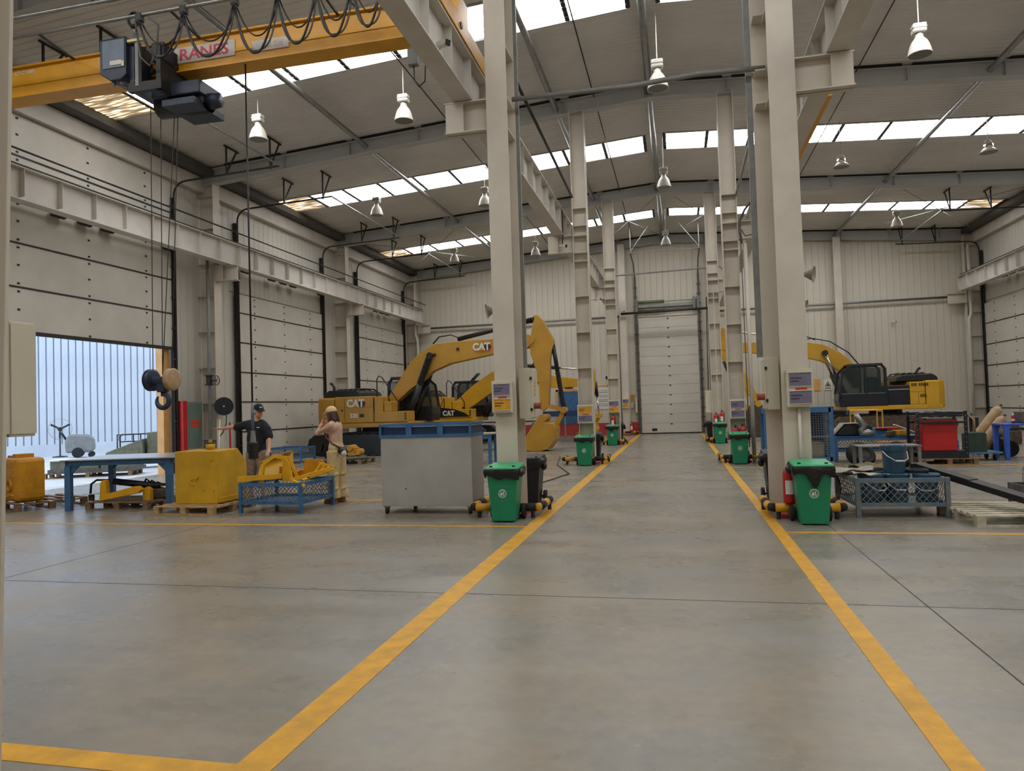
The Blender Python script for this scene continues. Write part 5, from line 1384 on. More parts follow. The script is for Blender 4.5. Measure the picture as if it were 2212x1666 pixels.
ypart('upright triangular yellow plate at the basket middle', MB().prism([(-6.36, 0.50), (-6.36, 0.86), (-6.31, 0.89), (-6.24, 0.80), (-6.16, 0.50)], 'y', 10.62, 10.64))
ypart('yellow channel jutting over the basket right corner', MB().bar((-6.18, 10.55, 0.52), (-5.62, 10.85, 0.68), 0.12, 0.05))
ypart('small yellow tab hanging over the basket right post', MB().bar((-6.08, 10.46, 0.53), (-5.86, 10.44, 0.44), 0.05, 0.03))
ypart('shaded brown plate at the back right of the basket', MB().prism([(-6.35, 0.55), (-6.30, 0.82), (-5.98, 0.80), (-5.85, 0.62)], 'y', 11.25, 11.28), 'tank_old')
gr = T('steel_bracket', 'yellow slotted guard leaning at the basket right', 'bracket', (0, 0, 0), 0, YP)
for k in range(4): MB().bar((-6.02+k*0.10, 10.95, 0.52+k*0.03), (-5.93+k*0.09, 11.1, 0.74-k*0.02), 0.03, 0.02).build('slat', 'part_yellow', gr)
MB().bar((-6.05, 10.95, 0.52), (-5.70, 10.98, 0.62), 0.03, 0.03).build('edge_bar', 'part_yellow', gr); MB().bar((-5.95, 11.1, 0.75), (-5.64, 11.1, 0.68), 0.03, 0.03).build('edge_bar', 'part_yellow', gr)
rn = random.Random(5)
for k, lab in enumerate(['flat yellow strip low in the heap behind the arch', 'second yellow strip crossing below the arch', 'short yellow gusset under the upright plate', 'folded yellow plate behind the upright plate', 'yellow stub bar deep in the heap']):
    x = -6.85 + 0.19*k; y = 10.85 + 0.06*k
    ypart(lab, MB().obox((x, y, 0.52+0.035*(k % 3)), (0.42, 0.10, 0.02), (rn.uniform(-0.5, 0.5), rn.uniform(-0.45, 0.2), rn.uniform(-0.7, 0.7))))

# -- second blue basket and engine pallet behind
basket('small blue mesh basket standing behind the pointing man', (-13.0, 21.0, 0), 0.0, 1.1, 0.9, 0.52, 'blue_paint', 'blue_worn')
pallet('pallet with engine castings behind the woman', (-10.95, 20.2, 0), 0.0, 1.5, 1.1, mat='wood_dark')
t = T('engine_part', 'greasy yellow grey engine casting on a round base behind the woman', 'machine part', (-10.0, 20.6, 0.145), 0.0)
MB().lathe([(0.0, 0.0), (0.55, 0.0), (0.58, 0.04), (0.50, 0.09), (0.0, 0.09)], n=26).build('base_plate', 'grease_grey', t, smooth=True)
MB().ell((-0.12, 0, 0.26), (0.24, 0.2, 0.18), 14, 9).build('housing', 'grease_grey', t, smooth=True)
MB().box(0.0, 0.28, -0.15, 0.15, 0.10, 0.36).cyl((0.1, -0.2, 0.34), (0.1, 0.2, 0.34), 0.10, n=14).build('casting', 'tank_old', t, bevel=0.02)
MB().cyl((0.34, -0.15, 0.22), (0.34, 0.15, 0.22), 0.10, n=14).build('pulley', 'tank_old', t)

# -- bench behind the grey cabinet
t = T('work_bench', 'blue legged bench partly hidden behind the grey cabinet', 'table', (-6.75, 19.7, 0), 0.0)
B('top', 'wood_pale', t, 0, 1.6, 0, 0.8, 0.84, 0.88)
for (x, y) in ((0.06, 0.06), (1.50, 0.06), (0.06, 0.74), (1.50, 0.74)): B('leg', 'blue_paint', t, x-0.045, x+0.045, y-0.045, y+0.045, 0, 0.84)
B('apron', 'blue_paint', t, 0.02, 1.55, 0.03, 0.07, 0.72, 0.84)
t = T('work_bench', 'far blue bench with sheet stock behind the grey cabinet', 'table', (-7.6, 24.0+2.3, 0), 0.0)
B('top', 'table_top', t, 0, 2.4, 0, 0.8, 0.98, 1.02)
for (x, y) in ((0.06, 0.06), (2.3, 0.06), (0.06, 0.74), (2.3, 0.74)): B('leg', 'blue_paint', t, x-0.045, x+0.045, y-0.045, y+0.045, 0, 0.98)
B('sheet_stock', 'dark_steel', t, 0.2, 2.3, 0.1, 0.7, 1.02, 1.06)

# -- wall things at the left
t = T('fire_cabinet', 'red and grey glazed fire hose cabinet beside the open door', 'cabinet', (0, 0, 0))
B('red_side', 'red_paint', t, -14.2, -14.0, 18.11, 18.30, 0.02, 2.08, bevel=0.006)
b_ = B('case', 'grey_paint', t, -14.2, -14.02, 18.30, 19.0, 0.02, 2.06, bevel=0.006)
B('pane', 'glass_green', b_, -14.018, -14.008, 18.37, 18.94, 0.72, 1.98)
B('pane', 'glass_green', b_, -14.018, -14.008, 18.37, 18.94, 0.10, 0.60)
for (za, zb) in ((1.42, 1.52), (1.30, 1.38), (0.36, 0.54)): B('red_text', 'sticker_red', b_, -14.006, -14.003, 18.44, 18.86, za, zb)
t = T('hose_reel', 'round black hose reel on the wall column above the pointing arm', 'hose reel', (-13.45, 19.25, 1.90), 0)
ax = Vector((0.55, -0.83, 0)).normalized()
MB().lathe([(0.0, -0.08), (0.27, -0.08), (0.28, -0.05), (0.28, 0.05), (0.27, 0.08), (0.0, 0.08)], (0, 0, 0), ax, 30).build('drum', 'exc_navy', t, smooth=False)
MB().lathe([(0.0, 0.08), (0.03, 0.08), (0.03, 0.11), (0.0, 0.11)], (0, 0, 0), ax, 12).build('hub', 'chrome', t)
B('mount', 'black', t, -0.28, -0.05, -0.02, 0.16, -0.14, 0.10)
MB().tube([(0.12, -0.16, -0.2), (0.22, -0.2, -0.3), (0.20, -0.2, -0.55), (0.05, -0.15, -0.8), (-0.08, -0.1, -0.9)], 0.016, 6).build('hose', 'black', t, smooth=True)
t = T('pipe_valve', 'rusty pipe valve with hand wheel on the wall column', 'valve', (-13.72, 18.95, 2.68), 0)
MB().cyl((0, 0, -2.68), (0, 0, 4.2), 0.045, n=12).build('riser_pipe', 'grey_paint', t, smooth=True)
MB().cyl((0, 0, -0.12), (0, 0, 0.15), 0.09, n=14).cyl((0, 0, -0.14), (0, 0, -0.11), 0.13, n=14).cyl((0, 0, 0.14), (0, 0, 0.17), 0.13, n=14).build('valve_body', 'dark_steel', t)
MB().cyl((0, 0, 0), (0.28, -0.05, 0), 0.025, n=8).build('spindle', 'dark_steel', t)
hw = MB(); hw.tube([(0.28, -0.05+0.14*math.cos(a), 0.14*math.sin(a)) for a in [2*PI*k/20 for k in range(20)]], 0.014, 6, closed=True)
for k in range(3): hw.bar((0.28, -0.05+0.13*math.cos(k*PI/3), 0.13*math.sin(k*PI/3)), (0.28, -0.05-0.13*math.cos(k*PI/3), -0.13*math.sin(k*PI/3)), 0.012, 0.012)
hw.build('hand_wheel', 'rust', t)
conduit('red thin standpipe behind the pointing man', [(-13.6, 19.75, 0.02), (-13.6, 19.75, 1.4)], 0.03, 'red_paint')
conduit('white leaning pole behind the square tank', [(-13.2, 18.6, 0.4), (-13.42, 19.0, 1.5)], 0.015, 'paper')

# -- outside the open door
t = T('pedestal_fan', 'large three bladed pedestal fan outside the open door', 'fan', (-27.0, 26.7, 0.0), 0.9)
MB().lathe([(0.0, 0.0), (0.3, 0.0), (0.3, 0.03), (0.05, 0.06), (0.0, 0.06)], n=18).build('base', 'black', t); MB().cyl((0, 0, 0.05), (0, 0, 1.15), 0.03, n=10).build('pole', 'dark_steel', t)
bl = MB()
for k in range(3):
    a = 0.5 + k*2*PI/3
    bl = MB().prism([(0.04*math.cos(a+1.2), 1.25+0.04*math.sin(a+1.2)), (0.42*math.cos(a+0.10), 1.25+0.42*math.sin(a+0.10)), (0.42*math.cos(a-0.10), 1.25+0.42*math.sin(a-0.10)), (0.05*math.cos(a-1.0), 1.25+0.05*math.sin(a-1.0))], 'y', -0.10, -0.08)
    bl.build('blade', 'dark_steel', t, fix=True)
MB().cyl((0, -0.15, 1.25), (0, 0.12, 1.25), 0.09, n=14).build('motor', 'dark_steel', t)
gd = MB()
gd.tube([(0.46*math.cos(2*PI*k/28), -0.10, 1.25+0.46*math.sin(2*PI*k/28)) for k in range(28)], 0.008, 5, closed=True)
gd.build('guard_ring', 'galv', t)
for k in range(16): MB().cyl((0.08*math.cos(PI*k/8), -0.17, 1.25+0.08*math.sin(PI*k/8)), (0.46*math.cos(PI*k/8), -0.10, 1.25+0.46*math.sin(PI*k/8)), 0.003, n=4).build('guard_wire', 'galv', t)
t = T('pressure_washer', 'grey wheeled pressure washer outside beside the fan', 'machine', (-25.4, 26.2, 0.0), 0.7)
MB().prism([(-0.55, 0.22), (-0.58, 0.75), (-0.42, 1.02), (0.30, 1.0), (0.52, 0.8), (0.55, 0.35), (0.4, 0.22)], 'y', -0.32, 0.32).build('shell', 'grey_paint', t, fix=True, bevel=0.08)
for y in (-0.35, 0.35):
    MB().cyl((-0.1, y-0.04, 0.22), (-0.1, y+0.04, 0.22), 0.22, n=20).build('wheel', 'rubber', t); MB().cyl((0.4, y-0.03, 0.12), (0.4, y+0.03, 0.12), 0.12, n=14).build('wheel', 'rubber', t)
MB().tube([(-0.55, -0.25, 0.8), (-0.72, -0.25, 1.1), (-0.72, 0.25, 1.1), (-0.55, 0.25, 0.8)], 0.025, 6).build('handle', 'black', t, smooth=True)
t = T('platform_cart', 'tube framed platform cart outside the open door', 'cart', (-20.6, 23.0, 0.0), 0.85)
B('deck', 'grease_grey', t, 0, 1.5, 0, 0.8, 0.22, 0.28)
MB().tube([(0.05, 0.0, 0.28), (0.05, 0.0, 0.95), (0.12, 0.0, 1.02), (1.35, 0.0, 1.02), (1.45, 0.0, 0.95), (1.45, 0.0, 0.28)], 0.028, 8).build('rail_frame', 'dark_steel', t, smooth=True)
MB().tube([(0.05, 0.8, 0.28), (0.05, 0.8, 1.0), (1.45, 0.8, 1.0), (1.45, 0.8, 0.28)], 0.028, 8).build('rail_frame', 'dark_steel', t, smooth=True)
for x in (0.5, 0.75, 1.0): MB().bar((x, 0, 0.28), (x, 0, 1.0), 0.04, 0.03).build('stake', 'exc_navy', t)
for z in (0.5, 0.75): MB().bar((0.05, 0, z), (1.45, 0, z), 0.025, 0.04).build('side_bar', 'exc_navy', t)
for (x, y) in ((0.2, 0.05), (1.3, 0.05), (0.2, 0.75), (1.3, 0.75)): MB().cyl((x, y-0.03, 0.11), (x, y+0.03, 0.11), 0.11, n=14).build('wheel', 'rubber', t)
t = T('tipping_skip', 'olive grey tipping skip on wheels outside the open door', 'skip', (-17.9, 19.3, 0.0), 0.5)
MB().prism([(0.0, 0.30), (0.10, 0.55), (1.15, 0.95), (1.2, 0.25), (0.9, 0.18)], 'y', 0.0, 0.9).build('hopper', 'olive', t, fix=True, bevel=0.02)
MB().prism([(1.25, 0.25), (1.25, 1.15), (2.1, 1.2), (2.25, 0.95), (2.25, 0.25)], 'y', 0.2, 1.1).build('rear_bin', 'olive', t, fix=True, bevel=0.03)
for (x, y) in ((0.9, 0.08), (0.9, 0.82), (2.1, 0.3), (2.1, 1.0)): MB().cyl((x, y-0.04, 0.13), (x, y+0.04, 0.13), 0.13, n=16).build('wheel', 'rubber', t)
B('chassis', 'dark_steel', t, 0.3, 2.2, 0.3, 0.6, 0.14, 0.24)
pallet('long pallet under stacked sheets just outside the open door', (-17.3, 16.5, -0.004), 0.42, 2.3, 1.0, mat='wood_dark', slats=6)
t = T('sheet_stack', 'stack of grey and white sheets on the pallet outside the door', 'sheets', (-17.2, 16.55, 0.14), 0.42)
B('lower_bundle', 'grease_grey', t, 0.0, 2.3, 0.05, 0.95, 0.0, 0.10); B('middle_bundle', 'olive', t, 0.05, 1.3, 0.1, 0.9, 0.10, 0.34); B('top_sheet', 'paper', t, -0.05, 1.7, 0.0, 0.95, 0.34, 0.37)
B('side_bundle', 'olive', t, 1.35, 2.25, 0.1, 0.9, 0.10, 0.22)

# ================================================================ PEOPLE
def limb(mb, pts, radii, n=12):
    mb.tube(pts, 0, n, radii=radii)
    for p, r in zip(pts, radii): mb.ell(p, (r, r, r), n, 8)
    return mb
def figure(mb, name, mat, parent, voxel=0.012, smooth=6):
    o = mb.build(name, mat, parent, smooth=True)
    r = o.modifiers.new('remesh', 'REMESH'); r.mode = 'VOXEL'; r.voxel_size = voxel; r.use_smooth_shade = True
    s_ = o.modifiers.new('smooth', 'SMOOTH'); s_.factor = 0.5; s_.iterations = smooth
    return o
def hand(mb, wrist, direc, palm_n, s=1.0, curl=0.25, spread=0.10):
    """open hand: palm and five separate fingers"""
    d = Vector(direc).normalized(); nrm = Vector(palm_n).normalized(); side = d.cross(nrm).normalized(); w = Vector(wrist)
    pc = w + d*0.05*s
    limb(mb, [w, w + d*0.045*s + side*0.012*s, w + d*0.085*s + side*0.024*s], [0.024*s, 0.020*s, 0.014*s], 8)
    limb(mb, [w, w + d*0.045*s - side*0.012*s, w + d*0.085*s - side*0.022*s], [0.024*s, 0.020*s, 0.014*s], 8)
    limb(mb, [w, w + d*0.085*s], [0.022*s, 0.016*s], 8)
    for k, L in enumerate((0.066, 0.078, 0.072, 0.055)):
        o_ = (k-1.5)*0.019*s
        b = w + d*0.088*s - side*o_
        d2 = (d - side*(k-1.5)*spread + nrm*curl*0.5).normalized(); d3 = (d2 + nrm*curl).normalized()
        m1 = b + d2*L*0.45*s; m2 = m1 + d3*L*0.35*s; m3 = m2 + (d3 + nrm*curl*0.8).normalized()*L*0.28*s
        limb(mb, [b, m1, m2, m3], [0.0095*s, 0.009*s, 0.0082*s, 0.007*s], 6)
    b = w + d*0.025*s + side*0.022*s
    limb(mb, [b, b + (d*0.6 + side*0.8 + nrm*0.2).normalized()*0.035*s, b + (d*0.85 + side*0.6 + nrm*0.3).normalized()*0.068*s], [0.013*s, 0.0105*s, 0.008*s], 6)
def head(mb, c, yaw, s=1.0, tilt=0.0):
    """face looks along +x of the local frame, rotated by yaw"""
    R = Matrix.Rotation(yaw, 3, 'Z') @ Matrix.Rotation(tilt, 3, 'Y')
    P = lambda x, y, z: Vector(c) + R @ Vector((x*s, y*s, z*s))
    mb.ell(P(-0.012, 0, 0.03), (0.098*s, 0.078*s, 0.105*s), 18, 12, (0, tilt, yaw))
    mb.ell(P(0.028, 0, -0.045), (0.066*s, 0.062*s, 0.075*s), 16, 10, (0, tilt, yaw))
    mb.ell(P(0.062, 0, -0.088), (0.026*s, 0.030*s, 0.022*s), 12, 8)          # chin
    limb(mb, [P(0.086, 0, 0.008), P(0.100, 0, -0.018), P(0.104, 0, -0.030)], [0.008*s, 0.011*s, 0.014*s], 8)   # nose
    mb.ell(P(0.084, 0, -0.062), (0.012*s, 0.024*s, 0.008*s), 10, 6, (0, tilt, yaw))                       # lips
    for y in (-0.030, 0.030): mb.ell(P(0.078, y, 0.022), (0.014*s, 0.022*s, 0.008*s), 8, 6, (0, tilt, yaw))   # brows
    for y in (-0.078, 0.078): mb.ell(P(-0.008, y, -0.015), (0.020*s, 0.009*s, 0.032*s), 10, 8, (0, tilt, yaw))   # ears
    return P
def eyes(P, parent, s=1.0):
    for y in (-0.030, 0.030): MB().ell(P(0.083, y, 0.006), (0.008*s, 0.013*s, 0.006*s), 8, 6).build('eye', 'hair_dark', parent, smooth=True)
    MB().ell(P(0.096, 0, -0.064), (0.004*s, 0.020*s, 0.003*s), 8, 6).build('mouth_line', 'leather_brown', parent, smooth=True)
def cap(P, parent, mat, s=1.0, brim_dir=1):
    mb = MB()
    prof = []
    o = bpy.data.objects  # noqa
    vs = []; fs = []; n = 20; rows = 7
    for i in range(rows+1):
        th = PI/2*i/rows
        for j in range(n):
            a = 2*PI*j/n
            vs.append(P(-0.008 + 0.112*math.cos(a)*math.cos(th)**0.8, 0.092*math.sin(a)*math.cos(th)**0.8, 0.045 + 0.105*math.sin(th)))
    for i in range(rows):
        for j in range(n): fs.append((i*n+j, i*n+(j+1) % n, (i+1)*n+(j+1) % n, (i+1)*n+j))
    c_ = MB().add(vs, fs).build('cap', mat, parent, smooth=True)
    vs = []; fs = []; m = 10
    for j in range(m+1):
        a = -1.15 + 2.3*j/m
        for (k, dz) in ((0, 0), (1, -0.010)):
            r0 = P(-0.008 + 0.112*math.cos(a), 0.092*math.sin(a), 0.048 + dz*0.6)
            ext = 0.085*math.cos(a*0.85)
            r1 = P(-0.008 + 0.112*math.cos(a) + ext, 0.090*math.sin(a), 0.030 + dz*0.6 - 0.012*math.cos(a))
            vs += [r0, r1]
    for j in range(m):
        q = 4*j; w_ = 4*(j+1)
        fs += [(q, q+1, w_+1, w_), (q+2, w_+2, w_+3, q+3), (q+1, q+3, w_+3, w_+1)]
    MB().add(vs, fs).build('brim', mat, c_, smooth=True)
    MB().ell(P(-0.008, 0, 0.15), (0.010, 0.010, 0.006), 8, 5).build('cap_button', mat, c_, smooth=True)
    return c_

# --- man in black T-shirt pointing left, other hand on the brackets
man = T('person', 'man in black t-shirt and black cap pointing to the left', 'person', (-7.72, 12.0, 0.0), 0.0)
mb = MB()
hy = -0.55
P = head(mb, (0.085, -0.03, 1.665), hy, 1.0, 0.08)
limb(mb, [(0.05, 0.0, 1.60), (0.03, 0.01, 1.46)], [0.056, 0.064])
mb.ell((0.0, 0.02, 1.28), (0.15, 0.09, 0.18), 16, 10); mb.ell((0.0, 0.02, 1.02), (0.14, 0.09, 0.20), 16, 10)
limb(mb, [(-0.15, 0.02, 1.41), (-0.40, -0.02, 1.395), (-0.64, -0.06, 1.37)], [0.045, 0.046, 0.030])
hand(mb, (-0.665, -0.065, 1.365), (-1, -0.05, 0.04), (0.05, -0.3, -1), 1.05, 0.18, 0.16)
limb(mb, [(0.18, 0.02, 1.38), (0.285, -0.01, 1.18), (0.36, -0.14, 0.97)], [0.045, 0.044, 0.030])
hand(mb, (0.37, -0.17, 0.955), (0.2, -0.75, -0.55), (0.1, 0.4, -1), 1.0, 0.45, 0.10)
limb(mb, [(-0.10, 0.02, 0.92), (-0.12, 0.0, 0.50), (-0.13, 0.03, 0.09)], [0.095, 0.062, 0.042])
limb(mb, [(0.10, 0.02, 0.92), (0.12, 0.0, 0.50), (0.13, 0.03, 0.09)], [0.095, 0.062, 0.042])
body = figure(mb, 'body', 'skin', man, 0.0075, 5)
eyes(P, man)
cp = cap(P, man, 'shirt_black')
for k, y in enumerate((-0.018, 0.008)): MB().obox(P(0.104, y*1.2, 0.085), (0.006, 0.022, 0.028), (0, 0.35, hy)).build('cap_logo', 'white_print', cp)
hm = MB(); hm.ell(P(-0.045, 0, 0.005), (0.078, 0.084, 0.080), 14, 10, (0, 0, hy)); figure(hm, 'hair', 'hair_dark', man, 0.010, 3)
sm = MB()
sm.ell((0.0, 0.02, 1.36), (0.215, 0.135, 0.155), 18, 12); sm.ell((0.0, 0.02, 1.16), (0.195, 0.135, 0.24), 18, 12)
limb(sm, [(0.0, 0.02, 1.25), (0.0, 0.02, 0.98)], [0.165, 0.18], 16); sm.ell((0, 0.02, 0.95), (0.195, 0.14, 0.07), 16, 8)
limb(sm, [(-0.15, 0.02, 1.43), (-0.26, 0.0, 1.415), (-0.37, -0.015, 1.385)], [0.085, 0.080, 0.082], 14)
limb(sm, [(0.15, 0.02, 1.41), (0.23, 0.01, 1.33), (0.275, 0.0, 1.20)], [0.085, 0.080, 0.078], 14)
limb(sm, [(-0.12, 0.02, 1.45), (0.12, 0.02, 1.45)], [0.07, 0.07], 12)
shirt = figure(sm, 'shirt', 'shirt_black', man, 0.012, 5)
MB().obox((0.13, -0.122, 1.37), (0.055, 0.006, 0.014), (0, 0, 0.2)).build('chest_print', 'white_print', man)
tm = MB()
tm.ell((0, 0.02, 0.90), (0.19, 0.135, 0.12), 16, 10)
limb(tm, [(-0.10, 0.02, 0.88), (-0.12, 0.01, 0.50)], [0.115, 0.100], 14); limb(tm, [(0.10, 0.02, 0.88), (0.12, 0.01, 0.50)], [0.115, 0.100], 14)
figure(tm, 'shorts', 'shorts_grey', man, 0.012, 5)
for x in (-0.13, 0.13):
    sh_ = MB(); sh_.ell((x, -0.03, 0.045), (0.05, 0.13, 0.045), 12, 8); sh_.ell((x, 0.04, 0.07), (0.048, 0.065, 0.06), 12, 8); sh_.box(x-0.045, x+0.045, -0.14, 0.09, 0.0, 0.03)
    figure(sh_, 'shoe', 'black', man, 0.012, 3)

# --- woman in beige, hands raised to her face
wo = T('person', 'woman in beige cap and khaki trousers with hands raised to her face', 'person', (-5.98, 11.75, 0.0), 0.0)
mb = MB(); hy = PI - 0.15
P = head(mb, (-0.06, 0.0, 1.575), hy, 0.96, 0.10)
limb(mb, [(-0.03, 0.0, 1.50), (0.0, 0.0, 1.40)], [0.048, 0.056])
mb.ell((0.01, 0.0, 1.24), (0.07, 0.11, 0.15), 14, 10); mb.ell((0.03, 0.0, 1.04), (0.06, 0.09, 0.16), 14, 10)
for s, el, ha in ((-1, (-0.25, -0.17, 1.25), (-0.20, -0.10, 1.405)), (1, (-0.23, 0.17, 1.26), (-0.22, 0.09, 1.41))):
    limb(mb, [(0.0, s*0.16, 1.38), el, ha], [0.046, 0.036, 0.024])
    hand(mb, ha, (0.12 if s < 0 else -0.05, -s*0.45, 0.75), (0.9, -s*0.1, -0.1), 0.92, 0.45, 0.14)
limb(mb, [(0.02, -0.07, 0.92), (0.0, -0.10, 0.48), (0.02, -0.10, 0.08)], [0.07, 0.055, 0.04]); limb(mb, [(0.03, 0.07, 0.92), (0.05, 0.10, 0.48), (0.07, 0.10, 0.08)], [0.07, 0.055, 0.04])
figure(mb, 'body', 'skin', wo, 0.0075, 5)
eyes(P, wo, 0.96); cap(P, wo, 'cap_beige', 0.96)
hm = MB(); hm.ell(P(-0.040, 0, 0.01), (0.080, 0.086, 0.085), 14, 10)
limb(hm, [P(-0.06, -0.04, -0.02), P(-0.085, -0.055, -0.12), P(-0.10, -0.05, -0.20)], [0.055, 0.045, 0.022], 10); limb(hm, [P(-0.06, 0.04, -0.02), P(-0.085, 0.055, -0.12), P(-0.10, 0.05, -0.20)], [0.055, 0.045, 0.022], 10)
limb(hm, [P(0.01, 0.078, -0.01), P(0.0, 0.085, -0.10), P(-0.02, 0.08, -0.17)], [0.028, 0.026, 0.014], 8)
figure(hm, 'hair', 'hair_brown', wo, 0.010, 4)
sm = MB()
sm.ell((0.01, 0, 1.33), (0.115, 0.185, 0.12), 16, 10); limb(sm, [(0.01, 0, 1.30), (0.02, 0, 1.06)], [0.125, 0.118], 16); sm.ell((-0.04, 0, 1.27), (0.11, 0.14, 0.09), 14, 8)
for s, el, ha in ((-1, (-0.25, -0.17, 1.25), (-0.207, -0.11, 1.385)), (1, (-0.23, 0.17, 1.26), (-0.222, 0.10, 1.39))):
    limb(sm, [(0.0, s*0.16, 1.37), el, ha], [0.064, 0.050, 0.036], 12)
limb(sm, [(0, -0.1, 1.40), (0, 0.1, 1.40)], [0.062, 0.062], 12)
figure(sm, 'top', 'top_pink', wo, 0.011, 4)
tm = MB()
tm.ell((0.02, 0, 0.98), (0.130, 0.175, 0.12), 16, 10); limb(tm, [(0.02, 0, 1.06), (0.02, 0, 0.95)], [0.120, 0.14], 16)
for (xa, ya, xb, yb, xc, yc) in ((0.01, -0.09, 0.0, -0.10, 0.02, -0.105), (0.03, 0.09, 0.05, 0.10, 0.08, 0.105)):
    tm.tube([(xa, ya, 0.92), (lerp(xa, xb, 0.5), ya, 0.72), (xb, yb, 0.5), (xb-0.01, yb, 0.30), (xc, yc, 0.16), (xc+0.005, yc, 0.085)], 0, 14, radii=[0.122, 0.116, 0.102, 0.098, 0.104, 0.108])
    for (z, dx) in ((0.62, -0.06), (0.50, 0.05), (0.34, -0.05), (0.24, 0.04), (0.16, -0.04)):
        tm.tube([(lerp(xa, xc, (0.92-z)/0.8)-0.09+dx, ya-0.05, z-0.02), (lerp(xa, xc, (0.92-z)/0.8)+dx, ya-0.085, z), (lerp(xa, xc, (0.92-z)/0.8)+0.08+dx, ya-0.05, z+0.03)], 0.018, 6)
figure(tm, 'trousers', 'trousers_khaki', wo, 0.012, 4)
for (x, y) in ((-0.02, -0.105), (0.04, 0.105)):
    sh_ = MB(); sh_.ell((x-0.05, y, 0.05), (0.12, 0.045, 0.05), 12, 8); sh_.ell((x+0.03, y, 0.08), (0.06, 0.045, 0.07), 12, 8); sh_.box(x-0.15, x+0.09, y-0.042, y+0.042, 0.0, 0.03)
    figure(sh_, 'boot', 'boot_tan', wo, 0.012, 3)
# bag, strap and cup
bg = T('shoulder_bag', 'black fluffy bag slung behind the woman with a brown strap', 'bag', (-5.98, 11.75, 0.0), 0.0)
fb = MB(); fb.ell((-0.20, 0.10, 0.90), (0.065, 0.10, 0.15), 14, 10); figure(fb, 'pouch', 'fur_dark', bg, 0.012, 2)
MB().tube([(-0.14, 0.16, 1.02), (-0.13, 0.10, 1.20), (-0.13, -0.03, 1.22), (-0.10, -0.14, 1.17), (0.03, -0.175, 1.06), (0.14, -0.13, 0.99), (0.16, 0.0, 0.97)], 0.014, 8).build('strap', 'leather_brown', bg, smooth=True)
t = T('drinking_cup', 'white tumbler in a black holder at the woman hip', 'cup', (-5.80, 11.60, 0.93), 0.0)
MB().lathe([(0.0, 0.0), (0.045, 0.0), (0.05, 0.12), (0.0, 0.125)], (0, 0, 0), (0.75, -0.1, -0.65), 16).build('tumbler', 'white_enamel', t, smooth=True)
MB().lathe([(0.0, -0.03), (0.052, -0.03), (0.056, 0.05), (0.05, 0.05)], (0, 0, 0), (0.75, -0.1, -0.65), 16).build('holder', 'black', t, smooth=True)
# ================================================================ RIGHT BAY THINGS
basket('worn grey blue mesh basket holding blue buckets, right foreground', (2.27, 10.22, 0), 0.04, 1.08, 1.05, 0.52, 'blue_worn', 'galv', leg=0.055, cell=0.085)
def bucket(label, loc, rz, tilt=0.0, tall=True):
    t = T('paint_bucket', label, 'bucket', loc, rz, 'blue lidded buckets')
    MB().lathe([(0.0, 0.0), (0.125, 0.0), (0.13, 0.01), (0.145, 0.30), (0.158, 0.305), (0.158, 0.33), (0.150, 0.335)], n=28).build('shell', 'bucket_blue', t, smooth=False)
    MB().lathe([(0.150, 0.33), (0.162, 0.33), (0.164, 0.37), (0.150, 0.385), (0.0, 0.38)], n=28).build('lid', 'bucket_blue', t)
    MB().tube([(-0.155, -0.03, 0.30), (-0.13, -0.13, 0.24), (-0.05, -0.175, 0.18), (0.06, -0.175, 0.17), (0.13, -0.13, 0.20), (0.158, -0.03, 0.29)], 0.006, 6).build('handle', 'white_print', t, smooth=True)
    MB().cyl((-0.04, -0.177, 0.176), (0.07, -0.175, 0.172), 0.011, n=8).build('grip', 'white_print', t)
    return t
bucket('blue bucket standing on top of the other buckets in the basket', (2.83, 10.62, 0.545), 0.1)
bucket('blue bucket at the left in the basket, only its lid showing', (2.50, 10.50, 0.165), 0.5)
bucket('blue bucket in the middle of the basket beneath the upper one', (2.84, 10.58, 0.165), 0.0)
bucket('blue bucket at the right in the basket with black coil on its lid', (3.18, 10.50, 0.165), -0.4)
bucket('second row blue bucket behind the upright one', (2.70, 10.98, 0.165), 0.2)
o = MB().tube([(3.10+0.13*math.cos(2*PI*k/24), 10.62+0.13*math.sin(2*PI*k/24), 0.575) for k in range(24)], 0.022, 8, closed=True).build('rubber_ring', 'rubber', None, smooth=True); tag(o, 'black rubber ring lying on the right bucket lid', 'ring')
def crumple(label, name, x0, x1, y0, y1, z, amp, mat, cat, seed, droop=None):
    rn = random.Random(seed); nx, ny = 14, 10; vs = []; fs = []
    ph = [rn.uniform(0, 6) for _ in range(6)]
    for sd in (0, 1):
        for i in range(nx+1):
            for j in range(ny+1):
                u, v = i/nx, j/ny
                zz = z + amp*(0.5*math.sin(u*7+ph[0])*math.cos(v*5+ph[1]) + 0.4*math.sin(u*13+v*9+ph[2]) + 0.3*math.sin(v*15+ph[3]))
                if droop: zz += droop(u, v)
                vs.append((lerp(x0, x1, u)+0.03*math.sin(v*6+ph[4]), lerp(y0, y1, v)+0.03*math.sin(u*5+ph[5]), zz - 0.008*sd))
    n1 = (nx+1)*(ny+1)
    for i in range(nx):
        for j in range(ny):
            a = i*(ny+1)+j; b = a+ny+1
            fs.append((a, b, b+1, a+1)); fs.append((n1+a, n1+a+1, n1+b+1, n1+b))
    o = MB().add(vs, fs).build(name, mat, None, smooth=True); tag(o, label, cat); return o
crumple('pale grey cardboard sheet sticking out left of the basket', 'cardboard_sheet', 2.10, 2.62, 10.65, 11.15, 0.60, 0.02, 'cloth_grey', 'sheet', 3, lambda u, v: -0.04*(1-u))
crumple('olive crumpled canvas behind the buckets in the basket', 'canvas_cloth', 2.35, 2.95, 11.0, 11.3, 0.60, 0.05, 'cloth_olive', 'cloth', 8)
